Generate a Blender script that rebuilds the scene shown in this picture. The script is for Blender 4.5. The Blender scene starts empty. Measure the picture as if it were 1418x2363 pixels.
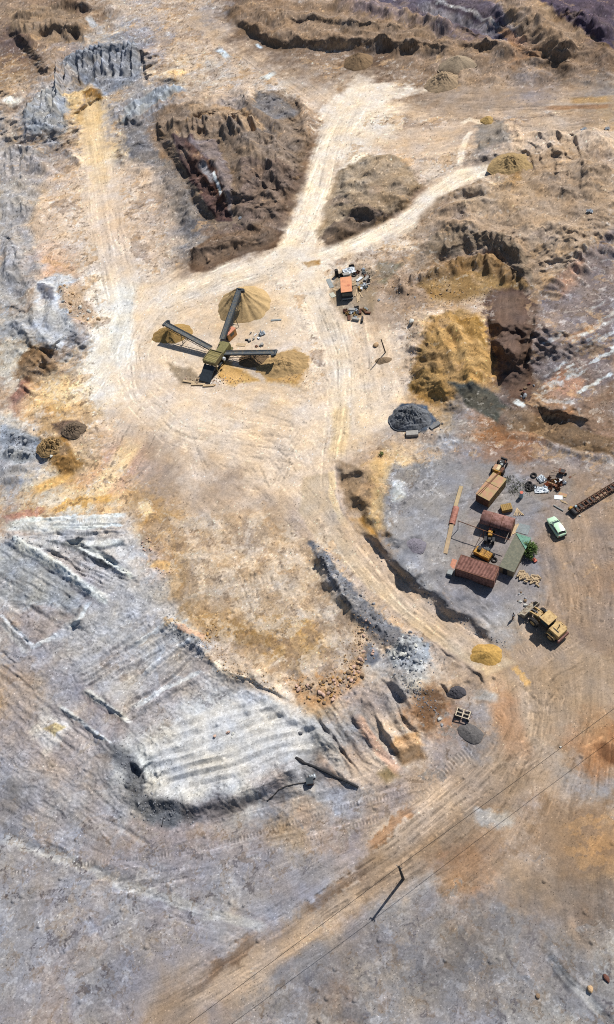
import bpy, bmesh, math, random
import numpy as np
from mathutils import Vector, Matrix

# ------------------------------------------------------------------ camera, sky, sun, exposure
SC = bpy.context.scene
COL = SC.collection
CAM_H = 110.0                       # drone height in metres
FPX, CX, CY = 1854.0, 709.0, 1181.5  # focal length and centre of the 1418 x 2363 photograph
NAD = Vector((341.0, -1265.0, -1854.0)).normalized()     # straight down, seen in the camera's own axes
ZC = -NAD
XC = (Vector((1, 0, 0)) - ZC * ZC.x).normalized()
YC = ZC.cross(XC)
ROT = Matrix((XC, YC, ZC))          # camera axes -> world axes
cam_d = bpy.data.cameras.new('camera')
cam = bpy.data.objects.new('camera', cam_d)
COL.objects.link(cam)
cam.matrix_world = Matrix.Translation((0, 0, CAM_H)) @ ROT.to_4x4()
cam_d.sensor_fit = 'VERTICAL'
cam_d.sensor_height = 36.0
cam_d.lens = 36.0 * FPX / 2363.0
cam_d.clip_start = 0.5
cam_d.clip_end = 6000
SC.camera = cam

SUN_EL = math.radians(51)
SUN_AZ = math.radians(41)           # from +Y towards +X
wd = bpy.data.worlds.new('World')
SC.world = wd
wd.use_nodes = True
nt = wd.node_tree
bg = nt.nodes['Background']
sky = nt.nodes.new('ShaderNodeTexSky')
sky.sky_type = 'NISHITA'
sky.sun_disc = False
sky.sun_elevation = SUN_EL
sky.sun_rotation = SUN_AZ
nt.links.new(sky.outputs[0], bg.inputs['Color'])
bg.inputs['Strength'].default_value = 0.065
sun_d = bpy.data.lights.new('sun', 'SUN')
sun_d.energy = 5.0
sun_d.angle = math.radians(0.5)
sun_d.color = (1.0, 0.95, 0.88)
sun = bpy.data.objects.new('sun', sun_d)
COL.objects.link(sun)
sdir = Vector((math.sin(SUN_AZ) * math.cos(SUN_EL), math.cos(SUN_AZ) * math.cos(SUN_EL), math.sin(SUN_EL)))
sun.rotation_euler = sdir.to_track_quat('Z', 'Y').to_euler()
sun.location = sdir * 300
SC.view_settings.view_transform = 'Standard'
SC.view_settings.look = 'None'
SC.view_settings.exposure = 0.33
SC.view_settings.gamma = 1.0
SC.cycles.filter_width = 1.05
SC.cycles.use_denoising = False
KLIGHT = np.array([1.62, 1.51, 1.46])   # sunlit level of a flat surface of albedo 1

# ------------------------------------------------------------------ survey helpers: photo point -> ground plan (metres)
RN = np.array([[ROT[i][j] for j in range(3)] for i in range(3)])

def plan(px, py):
    dx = (np.asarray(px, float) - CX) / FPX
    dy = -(np.asarray(py, float) - CY) / FPX
    X = RN[0, 0] * dx + RN[0, 1] * dy - RN[0, 2]
    Y = RN[1, 0] * dx + RN[1, 1] * dy - RN[1, 2]
    Z = RN[2, 0] * dx + RN[2, 1] * dy - RN[2, 2]
    t = -CAM_H / Z
    return X * t, Y * t

def at(px, py, z=0.0):
    x, y = plan(px, py)
    k = 1 - z / CAM_H
    return Vector((float(x) * k, float(y) * k, z))

def lin(c):
    c = np.asarray(c, float) / 255.0
    return np.where(c <= 0.04045, c / 12.92, ((c + 0.055) / 1.055) ** 2.4)

def alb(r, g, b):
    """base colour of a thing that reads r, g, b in sunlight"""
    v = lin((r, g, b)) / KLIGHT
    return (float(v[0]), float(v[1]), float(v[2]), 1.0)
# ------------------------------------------------------------------ numpy noise
_rg = np.random.default_rng(7)
_perm = np.concatenate([_rg.permutation(512)] * 2)
_ga = _rg.random(512) * 2 * np.pi
_gx, _gy = np.cos(_ga), np.sin(_ga)

def perlin(x, y, seed=0):
    x = x + seed * 17.31
    y = y + seed * 9.73
    xi = np.floor(x).astype(np.int64); yi = np.floor(y).astype(np.int64)
    xf = x - xi; yf = y - yi
    xi &= 511; yi &= 511
    x1 = (xi + 1) & 511; y1 = (yi + 1) & 511
    u = xf * xf * xf * (xf * (xf * 6 - 15) + 10)
    v = yf * yf * yf * (yf * (yf * 6 - 15) + 10)
    def g(a, b, dx, dy):
        h = _perm[_perm[a] + b]
        return _gx[h] * dx + _gy[h] * dy
    n00 = g(xi, yi, xf, yf); n10 = g(x1, yi, xf - 1, yf)
    n01 = g(xi, y1, xf, yf - 1); n11 = g(x1, y1, xf - 1, yf - 1)
    return 1.5 * ((n00 * (1 - u) + n10 * u) * (1 - v) + (n01 * (1 - u) + n11 * u) * v)

def fbm(x, y, s, octv=4, seed=0, gain=0.5):
    o = 0; a = 1.0; f = 1.0 / s; tot = 0
    for i in range(octv):
        o = o + a * perlin(x * f, y * f, seed + i * 3); tot += a
        a *= gain; f *= 2.03
    return o / tot

def ridged(x, y, s, octv=4, seed=0, gain=0.5):
    o = 0; a = 1.0; f = 1.0 / s; tot = 0; w = 1.0
    for i in range(octv):
        n = 1 - np.abs(perlin(x * f, y * f, seed + i * 5)) * 1.6
        n = np.clip(n, 0, 1) ** 2 * w
        w = np.clip(n * 1.6, 0, 1)
        o = o + a * n; tot += a
        a *= gain; f *= 2.07
    return o / tot

def worley(x, y, s, seed=0):
    """distance to the nearest and second nearest of scattered points"""
    x = x / s; y = y / s
    xi = np.floor(x).astype(np.int64); yi = np.floor(y).astype(np.int64)
    rr = np.random.default_rng(seed + 100)
    jx = rr.random(1024); jy = rr.random(1024)
    f1 = np.full(x.shape, 9.0); f2 = np.full(x.shape, 9.0); idv = np.zeros(x.shape)
    for a in (-1, 0, 1):
        for b in (-1, 0, 1):
            cx = xi + a; cy = yi + b
            h = _perm[(_perm[cx & 511] + cy) & 511]
            d = np.hypot(cx + jx[h] - x, cy + jy[h] - y)
            m = d < f1
            f2 = np.where(m, f1, np.minimum(f2, d))
            idv = np.where(m, h, idv)
            f1 = np.minimum(f1, d)
    return f1, f2, idv

def sstep(a, b, x):
    t = np.clip((x - a) / (b - a), 0, 1)
    return t * t * (3 - 2 * t)

# ------------------------------------------------------------------ survey grid
STEP = 2.0
gx = np.concatenate([np.array([-2600, -1800, -1300, -1050, -900, -820, -770]), np.arange(-740, -30, 8), np.arange(-30, 1450, STEP), np.arange(1450, 2200, 8),
                     np.array([2230, 2290, 2400, 2600, 3000, 3800])])
gy = np.concatenate([np.array([-520, -400, -300, -230, -180]), np.arange(-150, -40, 5), np.arange(-40, 2404, STEP), np.arange(2404, 3000, 8),
                     np.array([3030, 3100, 3250, 3600, 4200])])
NX, NY = len(gx), len(gy)
PX, PY = np.meshgrid(gx, gy)
GX, GY = plan(PX, PY)
DIST = np.hypot(GX, GY)
# organic wobble used for every outline (pixels)
WB1 = fbm(GX, GY, 4.0, 4, 11) ; WB2 = fbm(GX, GY, 4.0, 4, 23)
QX = GX + WB1 * 1.1 ; QY = GY + WB2 * 1.1       # wobbling plan coordinates (metres)

def pl(pts):
    a = np.array(pts, float)
    x, y = plan(a[:, 0], a[:, 1])
    return np.stack([x, y], 1)

def chaikin(P, n=2):
    for _ in range(n):
        Q = [P[0]]
        for a, b in zip(P[:-1], P[1:]): Q += [a * .75 + b * .25, a * .25 + b * .75]
        P = np.array(Q + [P[-1]])
    return P

def box_of(P, m):
    """index window of the grid that holds these plan points plus a margin in metres"""
    x0, y0 = P.min(0) - m; x1, y1 = P.max(0) + m
    msk = (GX > x0) & (GX < x1) & (GY > y0) & (GY < y1)
    r = np.where(msk.any(1))[0]; c = np.where(msk.any(0))[0]
    if len(r) == 0: return None
    return (slice(r[0], r[-1] + 1), slice(c[0], c[-1] + 1))

def seg_dist(P, X, Y):
    """unsigned distance, signed side (+ = left of travel in plan), and position 0..1 along a polyline"""
    best = np.full(X.shape, 1e9); sd = np.zeros(X.shape); tt = np.zeros(X.shape)
    L = np.hypot(*(np.diff(P, axis=0).T)); cum = np.concatenate([[0], np.cumsum(L)]); tot = cum[-1]
    for i in range(len(P) - 1):
        a, b = P[i], P[i + 1]
        d = b - a; l2 = (d * d).sum()
        t = np.clip(((X - a[0]) * d[0] + (Y - a[1]) * d[1]) / l2, 0, 1)
        ex = X - a[0] - t * d[0]; ey = Y - a[1] - t * d[1]
        dd = np.hypot(ex, ey)
        m = dd < best
        best = np.where(m, dd, best)
        sd = np.where(m, np.sign(d[0] * ey - d[1] * ex), sd)
        tt = np.where(m, (cum[i] + t * L[i]), tt)
    return best, sd, tt, tot

def poly_sd(P, X, Y):
    """signed distance to a closed polygon, positive inside"""
    best = np.full(X.shape, 1e9); ins = np.zeros(X.shape, bool)
    n = len(P)
    for i in range(n):
        a, b = P[i], P[(i + 1) % n]
        d = b - a; l2 = (d * d).sum() + 1e-9
        t = np.clip(((X - a[0]) * d[0] + (Y - a[1]) * d[1]) / l2, 0, 1)
        best = np.minimum(best, np.hypot(X - a[0] - t * d[0], Y - a[1] - t * d[1]))
        c = ((a[1] > Y) != (b[1] > Y)) & (X < (b[0] - a[0]) * (Y - a[1]) / (b[1] - a[1] + 1e-12) + a[0])
        ins ^= c
    return np.where(ins, best, -best)

FINE = fbm(GX, GY, 1.6, 4, 301, .65)
HT = np.zeros(PX.shape)        # height, metres
RG = np.full(PX.shape, 0.05)   # how rugged the surface is
LUMP = np.zeros(PX.shape)      # amplitude of tipped heaps
CUT = np.zeros(PX.shape)       # 1 on cut faces that may stand nearly upright
FLAT = np.zeros(PX.shape)      # 1 where the ground was levelled or driven smooth
DIRS = dict(N=(0, 1), S=(0, -1), E=(1, 0), W=(-1, 0), NE=(.7, .7), NW=(-.7, .7), SE=(.7, -.7), SW=(-.7, -.7))

def scarp(pts, H, w, L, hi, low=0.0):
    """a break of slope: ground on the `hi` side stands H metres higher, dying out over L metres.
    w < 2.2 is a cut face, larger values a face of loose spoil"""
    P = chaikin(pl(pts))
    win = box_of(P, L * 2.6 + H * 4 + 1)
    if win is None: return
    jx = FINE[win] * .5 if w > 2.2 else FINE[win] * .25
    d, s, t, tot = seg_dist(P, QX[win] * .6 + GX[win] * .4 + jx, QY[win] * .6 + GY[win] * .4)
    H = H * (.42 + .58 * float(sstep(500, 1000, np.array(pts, float)[:, 1].mean())))
    dv = P[-1] - P[0]; nrm = np.array([-dv[1], dv[0]]) / (np.hypot(*dv) + 1e-9)
    sg = np.sign(nrm @ np.array(DIRS[hi]))
    nrm = nrm * sg
    sd = d * s * sg
    mid = P.mean(0)
    face = H * max(0.0, float(nrm @ mid)) / CAM_H + H * (.30 if w <= 2.2 else 1.15) + .15   # seen from above, a face also covers its own height
    R = min(tot * .22, 6.0)
    eA = np.hypot(GX[win] - P[0][0], GY[win] - P[0][1]) - .97 * d; eB = np.hypot(GX[win] - P[-1][0], GY[win] - P[-1][1]) - .97 * d
    end = sstep(0, R, eA) * sstep(0, R, eB)
    u = np.clip(sd / face, 0, 1)
    u = .65 * u + .35 * u * u * (3 - 2 * u)
    up = u * np.exp(-(np.maximum(sd - face, 0) / L) ** 1.5)
    if w <= 2.2: H = H * (.72 + 1.1 * fbm(GX[win], GY[win], 5.0, 3, 19))
    HT[win] += H * up * end
    if w <= 2.2: CUT[win] = np.maximum(CUT[win], np.where((sd > -.3) & (sd < face * 1.6 + .5), end, 0))

def ridge(pts, H, W, rough=0.0, sharp=2.0):
    P = pl(pts)
    win = box_of(P, W * 2.6)
    if win is None: return
    d, s, t, tot = seg_dist(P, QX[win], QY[win])
    end = sstep(0, min(tot * .25, W * 1.5), t + W * .4) * sstep(0, min(tot * .25, W * 1.5), tot - t + W * .4)
    k = np.exp(-(d / W) ** sharp) * end
    HT[win] += H * k
    if rough: RG[win] = np.maximum(RG[win], rough * k)

def mound(cx, cy, rx, ry, H, rough=0.0, p=1.5):
    """rx, ry in photo pixels"""
    e = np.hypot((PX - cx) / rx + WB1 * .25, (PY - cy) / ry + WB2 * .25)
    k = np.clip(1 - e ** p, 0, 1)
    k = k * k * (3 - 2 * k)
    globals()['HT'] = HT + H * k
    if rough: globals()['RG'] = np.maximum(RG, rough * sstep(0, .3, k))

def zone(pts, arr, val, soft=2.0, mode='max'):
    P = pl(pts)
    win = box_of(P, soft + 2)
    if win is None: return
    k = sstep(-soft, soft, poly_sd(P, QX[win], QY[win]))
    if mode == 'max': arr[win] = np.maximum(arr[win], val * k)
    elif mode == 'add': arr[win] += val * k
    else: arr[win] = arr[win] * (1 - k) + val * k
# ------------------------------------------------------------------ relief of the quarry (photo points, metres)
# ruggedness zones: (outline, roughness)
for pts, v in [
    ([(0, 0), (330, 0), (250, 70), (200, 105), (0, 110)], .5),
    ([(125, 110), (330, 95), (350, 200), (430, 205), (350, 250), (280, 290), (200, 215), (60, 330), (40, 260)], .75),
    ([(340, 250), (560, 200), (700, 240), (715, 330), (690, 440), (640, 560), (440, 640), (340, 380)], .55),
    ([(500, 0), (900, 0), (1418, 0), (1418, 190), (1060, 200), (960, 150), (840, 110), (600, 110)], .55),
    ([(1100, 280), (1418, 280), (1418, 520), (1330, 620), (1230, 680), (1000, 600), (960, 560), (1000, 490), (1100, 430)], .35),
    ([(780, 400), (860, 350), (960, 380), (980, 450), (920, 500), (760, 575), (730, 530)], .4),
    ([(0, 330), (110, 380), (100, 620), (60, 660), (0, 640)], .4),
    ([(70, 640), (180, 640), (230, 740), (130, 830), (30, 960), (0, 960), (0, 740), (60, 720)], .35),
    ([(0, 980), (110, 990), (190, 960), (210, 1050), (120, 1130), (0, 1110)], .5),
    ([(945, 720), (1110, 715), (1145, 900), (1050, 925), (945, 920)], .55),
    ([(905, 940), (1010, 930), (1040, 980), (930, 1010)], .5),
    ([(860, 640), (1160, 600), (1240, 680), (1100, 690), (960, 720), (880, 690)], .25),
    ([(1140, 880), (1240, 880), (1260, 950), (1418, 1000), (1418, 1060), (1050, 920)], .35),
    ([(775, 1040), (900, 1030), (900, 1240), (850, 1260), (775, 1170)], .3),
    ([(715, 1245), (780, 1300), (870, 1400), (1000, 1500), (960, 1600), (850, 1580), (850, 1460), (740, 1330)], .4),
    ([(250, 1720), (330, 1740), (420, 1850), (500, 1880), (420, 1920), (310, 1890)], .5),
    ([(890, 950), (1080, 930), (1090, 1080), (1000, 1400), (890, 1250)], .16),
    ([(0, 1180), (290, 1190), (400, 1330), (400, 1440), (200, 1420), (0, 1330)], .2),
    ([(460, 1480), (620, 1570), (700, 1620), (600, 1600), (480, 1560)], .25),
    ([(780, 1600), (1000, 1560), (1010, 1740), (860, 1800)], .25),
    ([(1180, 1360), (1250, 1350), (1260, 1400), (1180, 1420)], .35),
]:
    zone(pts, RG, v, 3.0)
for pts, v in [([(0, 330), (90, 350), (115, 420), (60, 520), (100, 620), (60, 700), (0, 700)], .7), ([(0, 200), (60, 200), (60, 330), (0, 330)], .5), ([(370, 370), (425, 400), (460, 510), (430, 540), (390, 510), (340, 395)], .7),
               ([(280, 280), (330, 280), (360, 340), (370, 400), (310, 410), (290, 350)], .6), ([(400, 1230), (640, 1200), (740, 1300), (830, 1480), (700, 1580), (560, 1540), (470, 1460)], .10), ([(1110, 690), (1240, 690), (1215, 880), (1150, 890)], .14), ([(900, 1000), (1090, 980), (1090, 1090), (960, 1250), (900, 1200)], .22)]:
    zone(pts, RG, v, 3.0)
zone([(1240, 640), (1418, 520), (1418, 960), (1250, 930)], RG, .10, 3.0, 'set')

# tipped heaps (rounded lumps)
for pts, v in [
    ([(1130, 300), (1240, 300), (1418, 380), (1418, 520), (1330, 620), (1230, 670), (1000, 570), (1000, 480), (1120, 430)], .75),
    ([(520, 30), (900, 40), (1150, 90), (1418, 160), (1418, 200), (1080, 190), (900, 120), (620, 110)], .9),
    ([(1140, 0), (1250, 0), (1350, 110), (1290, 140), (1200, 60)], .9),
    ([(20, 20), (200, 20), (230, 100), (40, 100)], .9),
    ([(790, 380), (900, 340), (970, 400), (960, 470), (820, 560), (740, 540)], .6),
    ([(350, 250), (560, 210), (700, 330), (640, 560), (560, 500), (430, 400)], .8),
    ([(950, 740), (1110, 730), (1140, 890), (960, 910)], .5),
    ([(440, 580), (640, 530), (640, 590), (450, 630)], .7),
]:
    zone(pts, LUMP, v, 3.0)

# broad rises
mound(590, 360, 170, 190, 2.6)
mound(1250, 470, 260, 170, 2.0)
mound(870, 440, 120, 100, 1.8)
mound(1035, 830, 105, 125, 2.2)
mound(640, 1420, 320, 240, .8)
mound(100, 260, 160, 100, 2.5)
mound(120, 740, 130, 130, 2.0)
mound(850, 1140, 80, 110, 1.5)
mound(160, 1010, 110, 90, 1.4)
mound(560, 1730, 260, 120, 1.2)

# scarps: points, height, face width, fall-off length, high side
SCARPS = [
    ([(8, 66), (35, 98), (70, 135), (104, 192)], 4.7, 2.6, 6, 'NE'),
    ([(133, 175), (160, 160), (200, 150), (260, 132), (330, 150)], 4, 9.5, 14, 'N'),
    ([(322, 104), (331, 145), (336, 192)], 4.7, 1.6, 4, 'E'),
    ([(352, 176), (368, 192), (430, 200)], 2.8, 4.2, 8, 'N'),
    ([(354, 268), (357, 310), (382, 352), (408, 390), (430, 430), (447, 478), (500, 525)], 4.3, 2.6, 12, 'NE'),
    ([(398, 325), (440, 378), (490, 445), (535, 515)], 2.2, 2.0, 5, 'NE'),
    ([(365, 300), (430, 305), (445, 280), (505, 272), (550, 290), (600, 300)], 2.8, 6.5, 9, 'N'),
    ([(300, 390), (305, 350), (330, 345), (352, 355)], 2, 3.5, 5, 'N'),
    ([(262, 300), (290, 285), (318, 290), (320, 310)], 1.5, 3.0, 5, 'N'),
    ([(657, 213), (690, 247), (700, 318)], 1.7, 2.0, 5, 'NE'),
    ([(585, 232), (610, 222), (640, 235)], 1.4, 2.6, 6, 'N'),
    ([(620, 330), (660, 360), (690, 395)], 1.7, 2.0, 6, 'NE'),
    ([(520, 440), (560, 470), (600, 460)], 1.4, 2.0, 6, 'NE'),
    ([(560, 390), (600, 420), (640, 470)], 1.4, 1.8, 6, 'NE'),
    ([(440, 628), (455, 600), (490, 592), (540, 575), (600, 572), (645, 562)], 2.4, 4.8, 6, 'N'),
    ([(472, 612), (476, 596), (488, 590)], 1.9, 1.6, 4, 'E'),
    ([(28, 62), (60, 62), (95, 90), (150, 80), (205, 100)], 2.2, 7.5, 7, 'N'),
    ([(150, 18), (185, 30), (212, 34), (275, 12)], 2.6, 8, 9, 'N'),
    ([(512, 48), (545, 75), (590, 100), (640, 118), (700, 112), (770, 122), (830, 118), (880, 116), (930, 128), (1000, 122), (1060, 138)], 2.3, 15, 26, 'N'),
    ([(640, 56), (700, 66), (740, 60), (800, 80), (880, 72), (960, 98)], 1.4, 5.5, 10, 'N'),
    ([(1030, 110), (1100, 125), (1180, 120), (1280, 160), (1380, 175)], 1.2, 7.0, 12, 'N'),
    ([(1238, 8), (1270, 38), (1300, 58), (1350, 92), (1418, 130)], 3.4, 6.0, 30, 'NE'),
    ([(1048, 70), (1080, 90), (1130, 100)], 1.6, 5.0, 12, 'NE'),
    ([(905, 645), (935, 640), (955, 655), (985, 637), (1015, 622), (1045, 606), (1090, 596), (1140, 598), (1168, 622), (1195, 648), (1238, 672)], 3.4, 6.6, 16, 'N'),
    ([(1140, 604), (1170, 632), (1200, 655), (1238, 676)], 2.2, 2.0, 10, 'NE'),
    ([(975, 580), (1000, 592), (1060, 590), (1090, 560), (1150, 552), (1190, 560)], 1.5, 3.6, 8, 'N'),
    ([(1100, 330), (1105, 300), (1130, 285), (1180, 280)], 1.4, 2.5, 7, 'NE'),
    ([(1116, 705), (1128, 752), (1134, 800), (1140, 855), (1162, 912)], 5.6, 1.4, 12, 'E'),
    ([(1236, 695), (1225, 770), (1214, 830), (1206, 862)], 1.9, 1.0, 14, 'E'),
    ([(1222, 905), (1240, 952), (1290, 975), (1350, 992), (1418, 1008)], 1.9, 2.2, 6, 'NE'),
    ([(790, 1190), (820, 1225), (858, 1256), (880, 1285), (915, 1325), (955, 1362), (1000, 1400), (1060, 1440), (1130, 1488), (1190, 1503)], 2.0, 1.0, 5, 'NE'),
    ([(715, 1250), (740, 1300), (770, 1350), (820, 1420)], 0.77, 1.0, 4, 'NE'),
    ([(460, 1486), (475, 1522), (512, 1555), (575, 1574), (640, 1610), (690, 1640)], 0.94, .9, 6, 'NE'),
    ([(78, 802), (100, 818), (132, 826)], 2.5, 2.0, 6, 'NE'),
    ([(85, 690), (92, 660), (130, 648), (175, 650)], 1.4, 2.6, 6, 'NE'),
    ([(60, 870), (90, 850), (110, 815)], 1.3, 2.0, 6, 'E'),
    ([(0, 1030), (40, 1020), (70, 1005), (95, 1000)], 0.99, 2.5, 5, 'N'),
    ([(95, 1010), (120, 1030), (145, 1022)], 1.4, 2.2, 4, 'N'),
    ([(0, 1255), (60, 1250), (140, 1290), (220, 1350)], 1.16, .9, 5, 'NE'),
    ([(110, 1250), (180, 1255), (240, 1290), (300, 1322)], 1.31, 1.3, 4, 'NE'),
    ([(10, 1420), (40, 1460), (78, 1494)], 1.00, .5, 4, 'NE'),
    ([(78, 1494), (110, 1478), (140, 1462)], 0.42, .6, 4, 'N'),
    ([(150, 1450), (175, 1420), (200, 1375)], 1.44, 1.2, 4, 'E'),
    ([(190, 1593), (240, 1635), (300, 1672)], 1.00, .5, 4, 'NE'),
    ([(140, 1632), (200, 1685), (258, 1722)], 0.71, .6, 4, 'NE'),
    ([(0, 1500), (20, 1520), (40, 1540)], 0.42, .5, 4, 'NE'),
    ([(290, 1755), (310, 1775), (322, 1796)], 1.7, .8, 3, 'NE'),
    ([(312, 1868), (328, 1858), (335, 1845)], 1.4, .9, 3, 'N'),
    ([(800, 1640), (830, 1690), (862, 1748)], 0.85, .9, 4, 'NE'),
    ([(838, 1612), (880, 1680), (908, 1740), (930, 1765)], 0.94, .8, 4, 'NE'),
    ([(878, 1560), (905, 1600), (945, 1630)], 1.4, 1.0, 4, 'NE'),
    ([(900, 1610), (930, 1670), (960, 1700)], 0.94, 1.0, 4, 'NE'),
    ([(985, 1480), (1040, 1520), (1090, 1545), (1130, 1605)], 0.51, .5, 4, 'NE'),
    ([(720, 1650), (760, 1690), (800, 1740)], 0.51, .7, 3, 'NE'),
    ([(1010, 1570), (1025, 1590), (1032, 1610)], 0.77, .5, 3, 'NE'),
    ([(0, 545), (30, 560), (40, 600), (25, 630)], 1.5, 1.6, 5, 'NE'),
    ([(0, 700), (40, 715), (70, 730)], 1.2, 2.0, 5, 'N'),
    ([(785, 1120), (820, 1100), (850, 1108)], 1.2, 1.8, 4, 'N'),
    ([(790, 1175), (830, 1165), (870, 1180)], 1, 1.6, 4, 'N'),
    ([(835, 445), (870, 430), (905, 440)], 0.85, 1.4, 4, 'N'),
    ([(830, 380), (865, 372), (900, 390)], 0.85, 1.4, 4, 'N'),
]
for a in SCARPS:
    if a[2] > 2.2: scarp(*a)
# terrace arcs of the dumped bank, right
for k, (r, hh) in enumerate([(58, 1.2), (80, 1.7), (105, 2.0), (132, 1.8), (165, 1.5)]):
    arc = [(1168 + r * 1.05 * math.cos(t), 395 + r * .95 * math.sin(t)) for t in np.linspace(-1.35, .75, 12)]
    scarp(arc, hh, .9, 3.2, 'E')
# ribs on the steep bank right of the second road
for k in range(9):
    x0 = 1255 + k * 17
    scarp([(x0 - 60, 690 - k * 22), (x0 - 10, 660 - k * 18), (x0 + 25, 640 - k * 14)], 0.42, 1.0, 2.2, 'NW')
# ridges and berms
for a in [
    ([(1150, 10), (1200, 45), (1260, 90), (1330, 140)], 2.6, 7.0, .5),
    ([(735, 1275), (770, 1340), (810, 1395), (860, 1440), (905, 1480), (960, 1500)], .9, 1.4, .8),
    ([(1150, 945), (1250, 985), (1418, 1035)], .5, 2.5, .2),
    ([(540, 575), (600, 555), (640, 555)], 1.2, 2.0, .4),
    ([(680, 255), (712, 320), (715, 400), (690, 470)], 1.0, 1.6, .2),
    ([(735, 585), (760, 560), (830, 530)], .5, 1.2, .2),
    ([(520, 1215), (600, 1190), (660, 1200)], .25, 2.0, .1),
    ([(20, 1240), (110, 1290), (230, 1370)], .6, 1.4, .15),
    ([(120, 1200), (200, 1215), (290, 1205)], .5, 1.2, .12),
    ([(180, 1245), (250, 1290), (320, 1330)], .5, 1.0, .12),
    ([(380, 1440), (450, 1475), (480, 1510)], .7, 1.2, .3),
    ([(560, 1640), (650, 1640), (740, 1690), (820, 1760)], .5, 1.0, .15),
    ([(930, 1480), (960, 1540), (960, 1600)], .8, 2.4, .6),
    ([(300, 1640), (380, 1600), (470, 1560)], .3, 1.0, .1),
    ([(300, 1480), (380, 1440), (440, 1430)], .3, 1.0, .1),
    ([(330, 1560), (400, 1500), (440, 1480)], .35, 1.0, .1),
    ([(1250, 880), (1330, 800), (1418, 740)], .35, 1.2, .05),
    ([(1260, 950), (1340, 880), (1418, 800)], .35, 1.2, .05),
    ([(690, 850), (650, 880), (560, 890)], .3, 1.5, .1),
    ([(430, 885), (520, 890), (560, 885)], .35, 1.5, .15),
    ([(340, 1830), (440, 1860), (560, 1830), (700, 1770)], .8, 1.6, .4),
    ([(700, 1790), (780, 1770), (840, 1820)], .3, 1.2, .2),
]:
    ridge(*a)
# small surface hollows
mound(1320, 880, 70, 30, -.4)
mound(1065, 1750, 60, 30, -.2)

# levelled and driven ground (roads, yards)
ROADS = [
    ([(845, 165), (800, 260), (757, 340), (738, 420), (712, 500), (682, 575)], 4.2),
    ([(690, 580), (600, 610), (480, 650), (370, 700), (300, 800), (320, 900), (420, 970)], 6.5),
    ([(1145, 385), (1070, 402), (1000, 445), (930, 512), (820, 560), (715, 592)], 2.6),
    ([(700, 600), (740, 700), (785, 800), (790, 900), (780, 1000), (765, 1100), (785, 1180), (850, 1280), (950, 1380), (1080, 1480), (1180, 1540)], 2.8),
    ([(1180, 1540), (1230, 1640), (1190, 1760), (1080, 1860), (920, 1990), (690, 2130), (400, 2310)], 4.0),
    ([(215, 260), (235, 380), (245, 500), (270, 620), (310, 760)], 3.5),
    ([(400, 960), (540, 960), (650, 1000), (700, 1100), (560, 1080), (450, 1050)], 9),
    ([(470, 40), (560, 100), (690, 180), (780, 250)], 4.0),
    ([(860, 220), (1000, 240), (1180, 235), (1418, 225)], 5.0),
    ([(880, 320), (1000, 330), (1090, 300)], 4.5),
    ([(1418, 270), (1250, 290)], 3.0),
    ([(820, 720), (850, 850), (860, 960)], 5.0),
    ([(1180, 690), (1178, 800), (1182, 890)], 2.4),
    ([(1250, 1500), (1330, 1600), (1300, 1750), (1250, 1900)], 9),
    ([(1300, 1250), (1330, 1350), (1330, 1450)], 8),
    ([(960, 1250), (1020, 1180), (1180, 1150), (1300, 1120)], 3.5),
    ([(1030, 1330), (1120, 1400), (1170, 1440)], 2.5),
]
for pts, w in ROADS:
    P = pl(pts)
    win = box_of(P, w * 2 + 3)
    d, s, t, tot = seg_dist(P, QX[win], QY[win])
    FLAT[win] = np.maximum(FLAT[win], 1 - sstep(w * .8, w * 1.7, d))
zone([(1010, 1060), (1180, 1050), (1250, 1160), (1250, 1330), (1160, 1390), (1030, 1350), (1020, 1200)], FLAT, 1, 1.5)
zone([(470, 670), (670, 660), (720, 800), (690, 880), (420, 900), (340, 780)], FLAT, 1, 2)
HT *= (1 - .93 * FLAT)
RG = RG * (1 - .9 * FLAT) + .02
LUMP *= (1 - FLAT)
for a in SCARPS:
    if a[2] <= 2.2: scarp(*a)

def hblur(a, k):
    p = np.concatenate([np.repeat(a[:, :1], k, 1), a, np.repeat(a[:, -1:], k, 1)], 1)
    cs = np.cumsum(np.concatenate([np.zeros((NY, 1)), p], 1), 1)
    return (cs[:, 2 * k + 1:] - cs[:, :-(2 * k + 1)]) / (2 * k + 1)

def trim(upright, loose, k=5):
    """a face seen from above can at most be vertical; loose ground lies at its angle of repose"""
    lim = np.zeros(PX.shape); T = HT.copy()
    lim[:-1] = np.hypot(GX[:-1] - GX[1:], GY[:-1] - GY[1:]) / (DIST[1:] / CAM_H + loose + (upright - loose) * np.clip(CUT[1:], 0, 1))
    for r in range(NY - 2, -1, -1):
        T[r] = np.minimum(T[r], T[r + 1] + lim[r])
    D = HT - T
    HT[:] = HT - hblur(hblur(D, k), k)

trim(.12, 1.4)
HM = HT.copy()                # the broad relief; everything below stands straight up on it
# tipped lumps, rock ridges, rills that run down the faces
f1, f2, fid = worley(QX * 1.0 + QY * .25, QY * .7, 4.6, 3)
HT += LUMP * (np.clip(1 - f1 * f1, 0, 1) ** 1.5 - .3) * .9
f1b, f2b, _ = worley(QX + 40, QY * .8, 1.5, 5)
HT += LUMP * .16 * (np.clip(1 - f1b * f1b, 0, 1) ** 1.5)
gaps = np.minimum(HT, 3)


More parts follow.
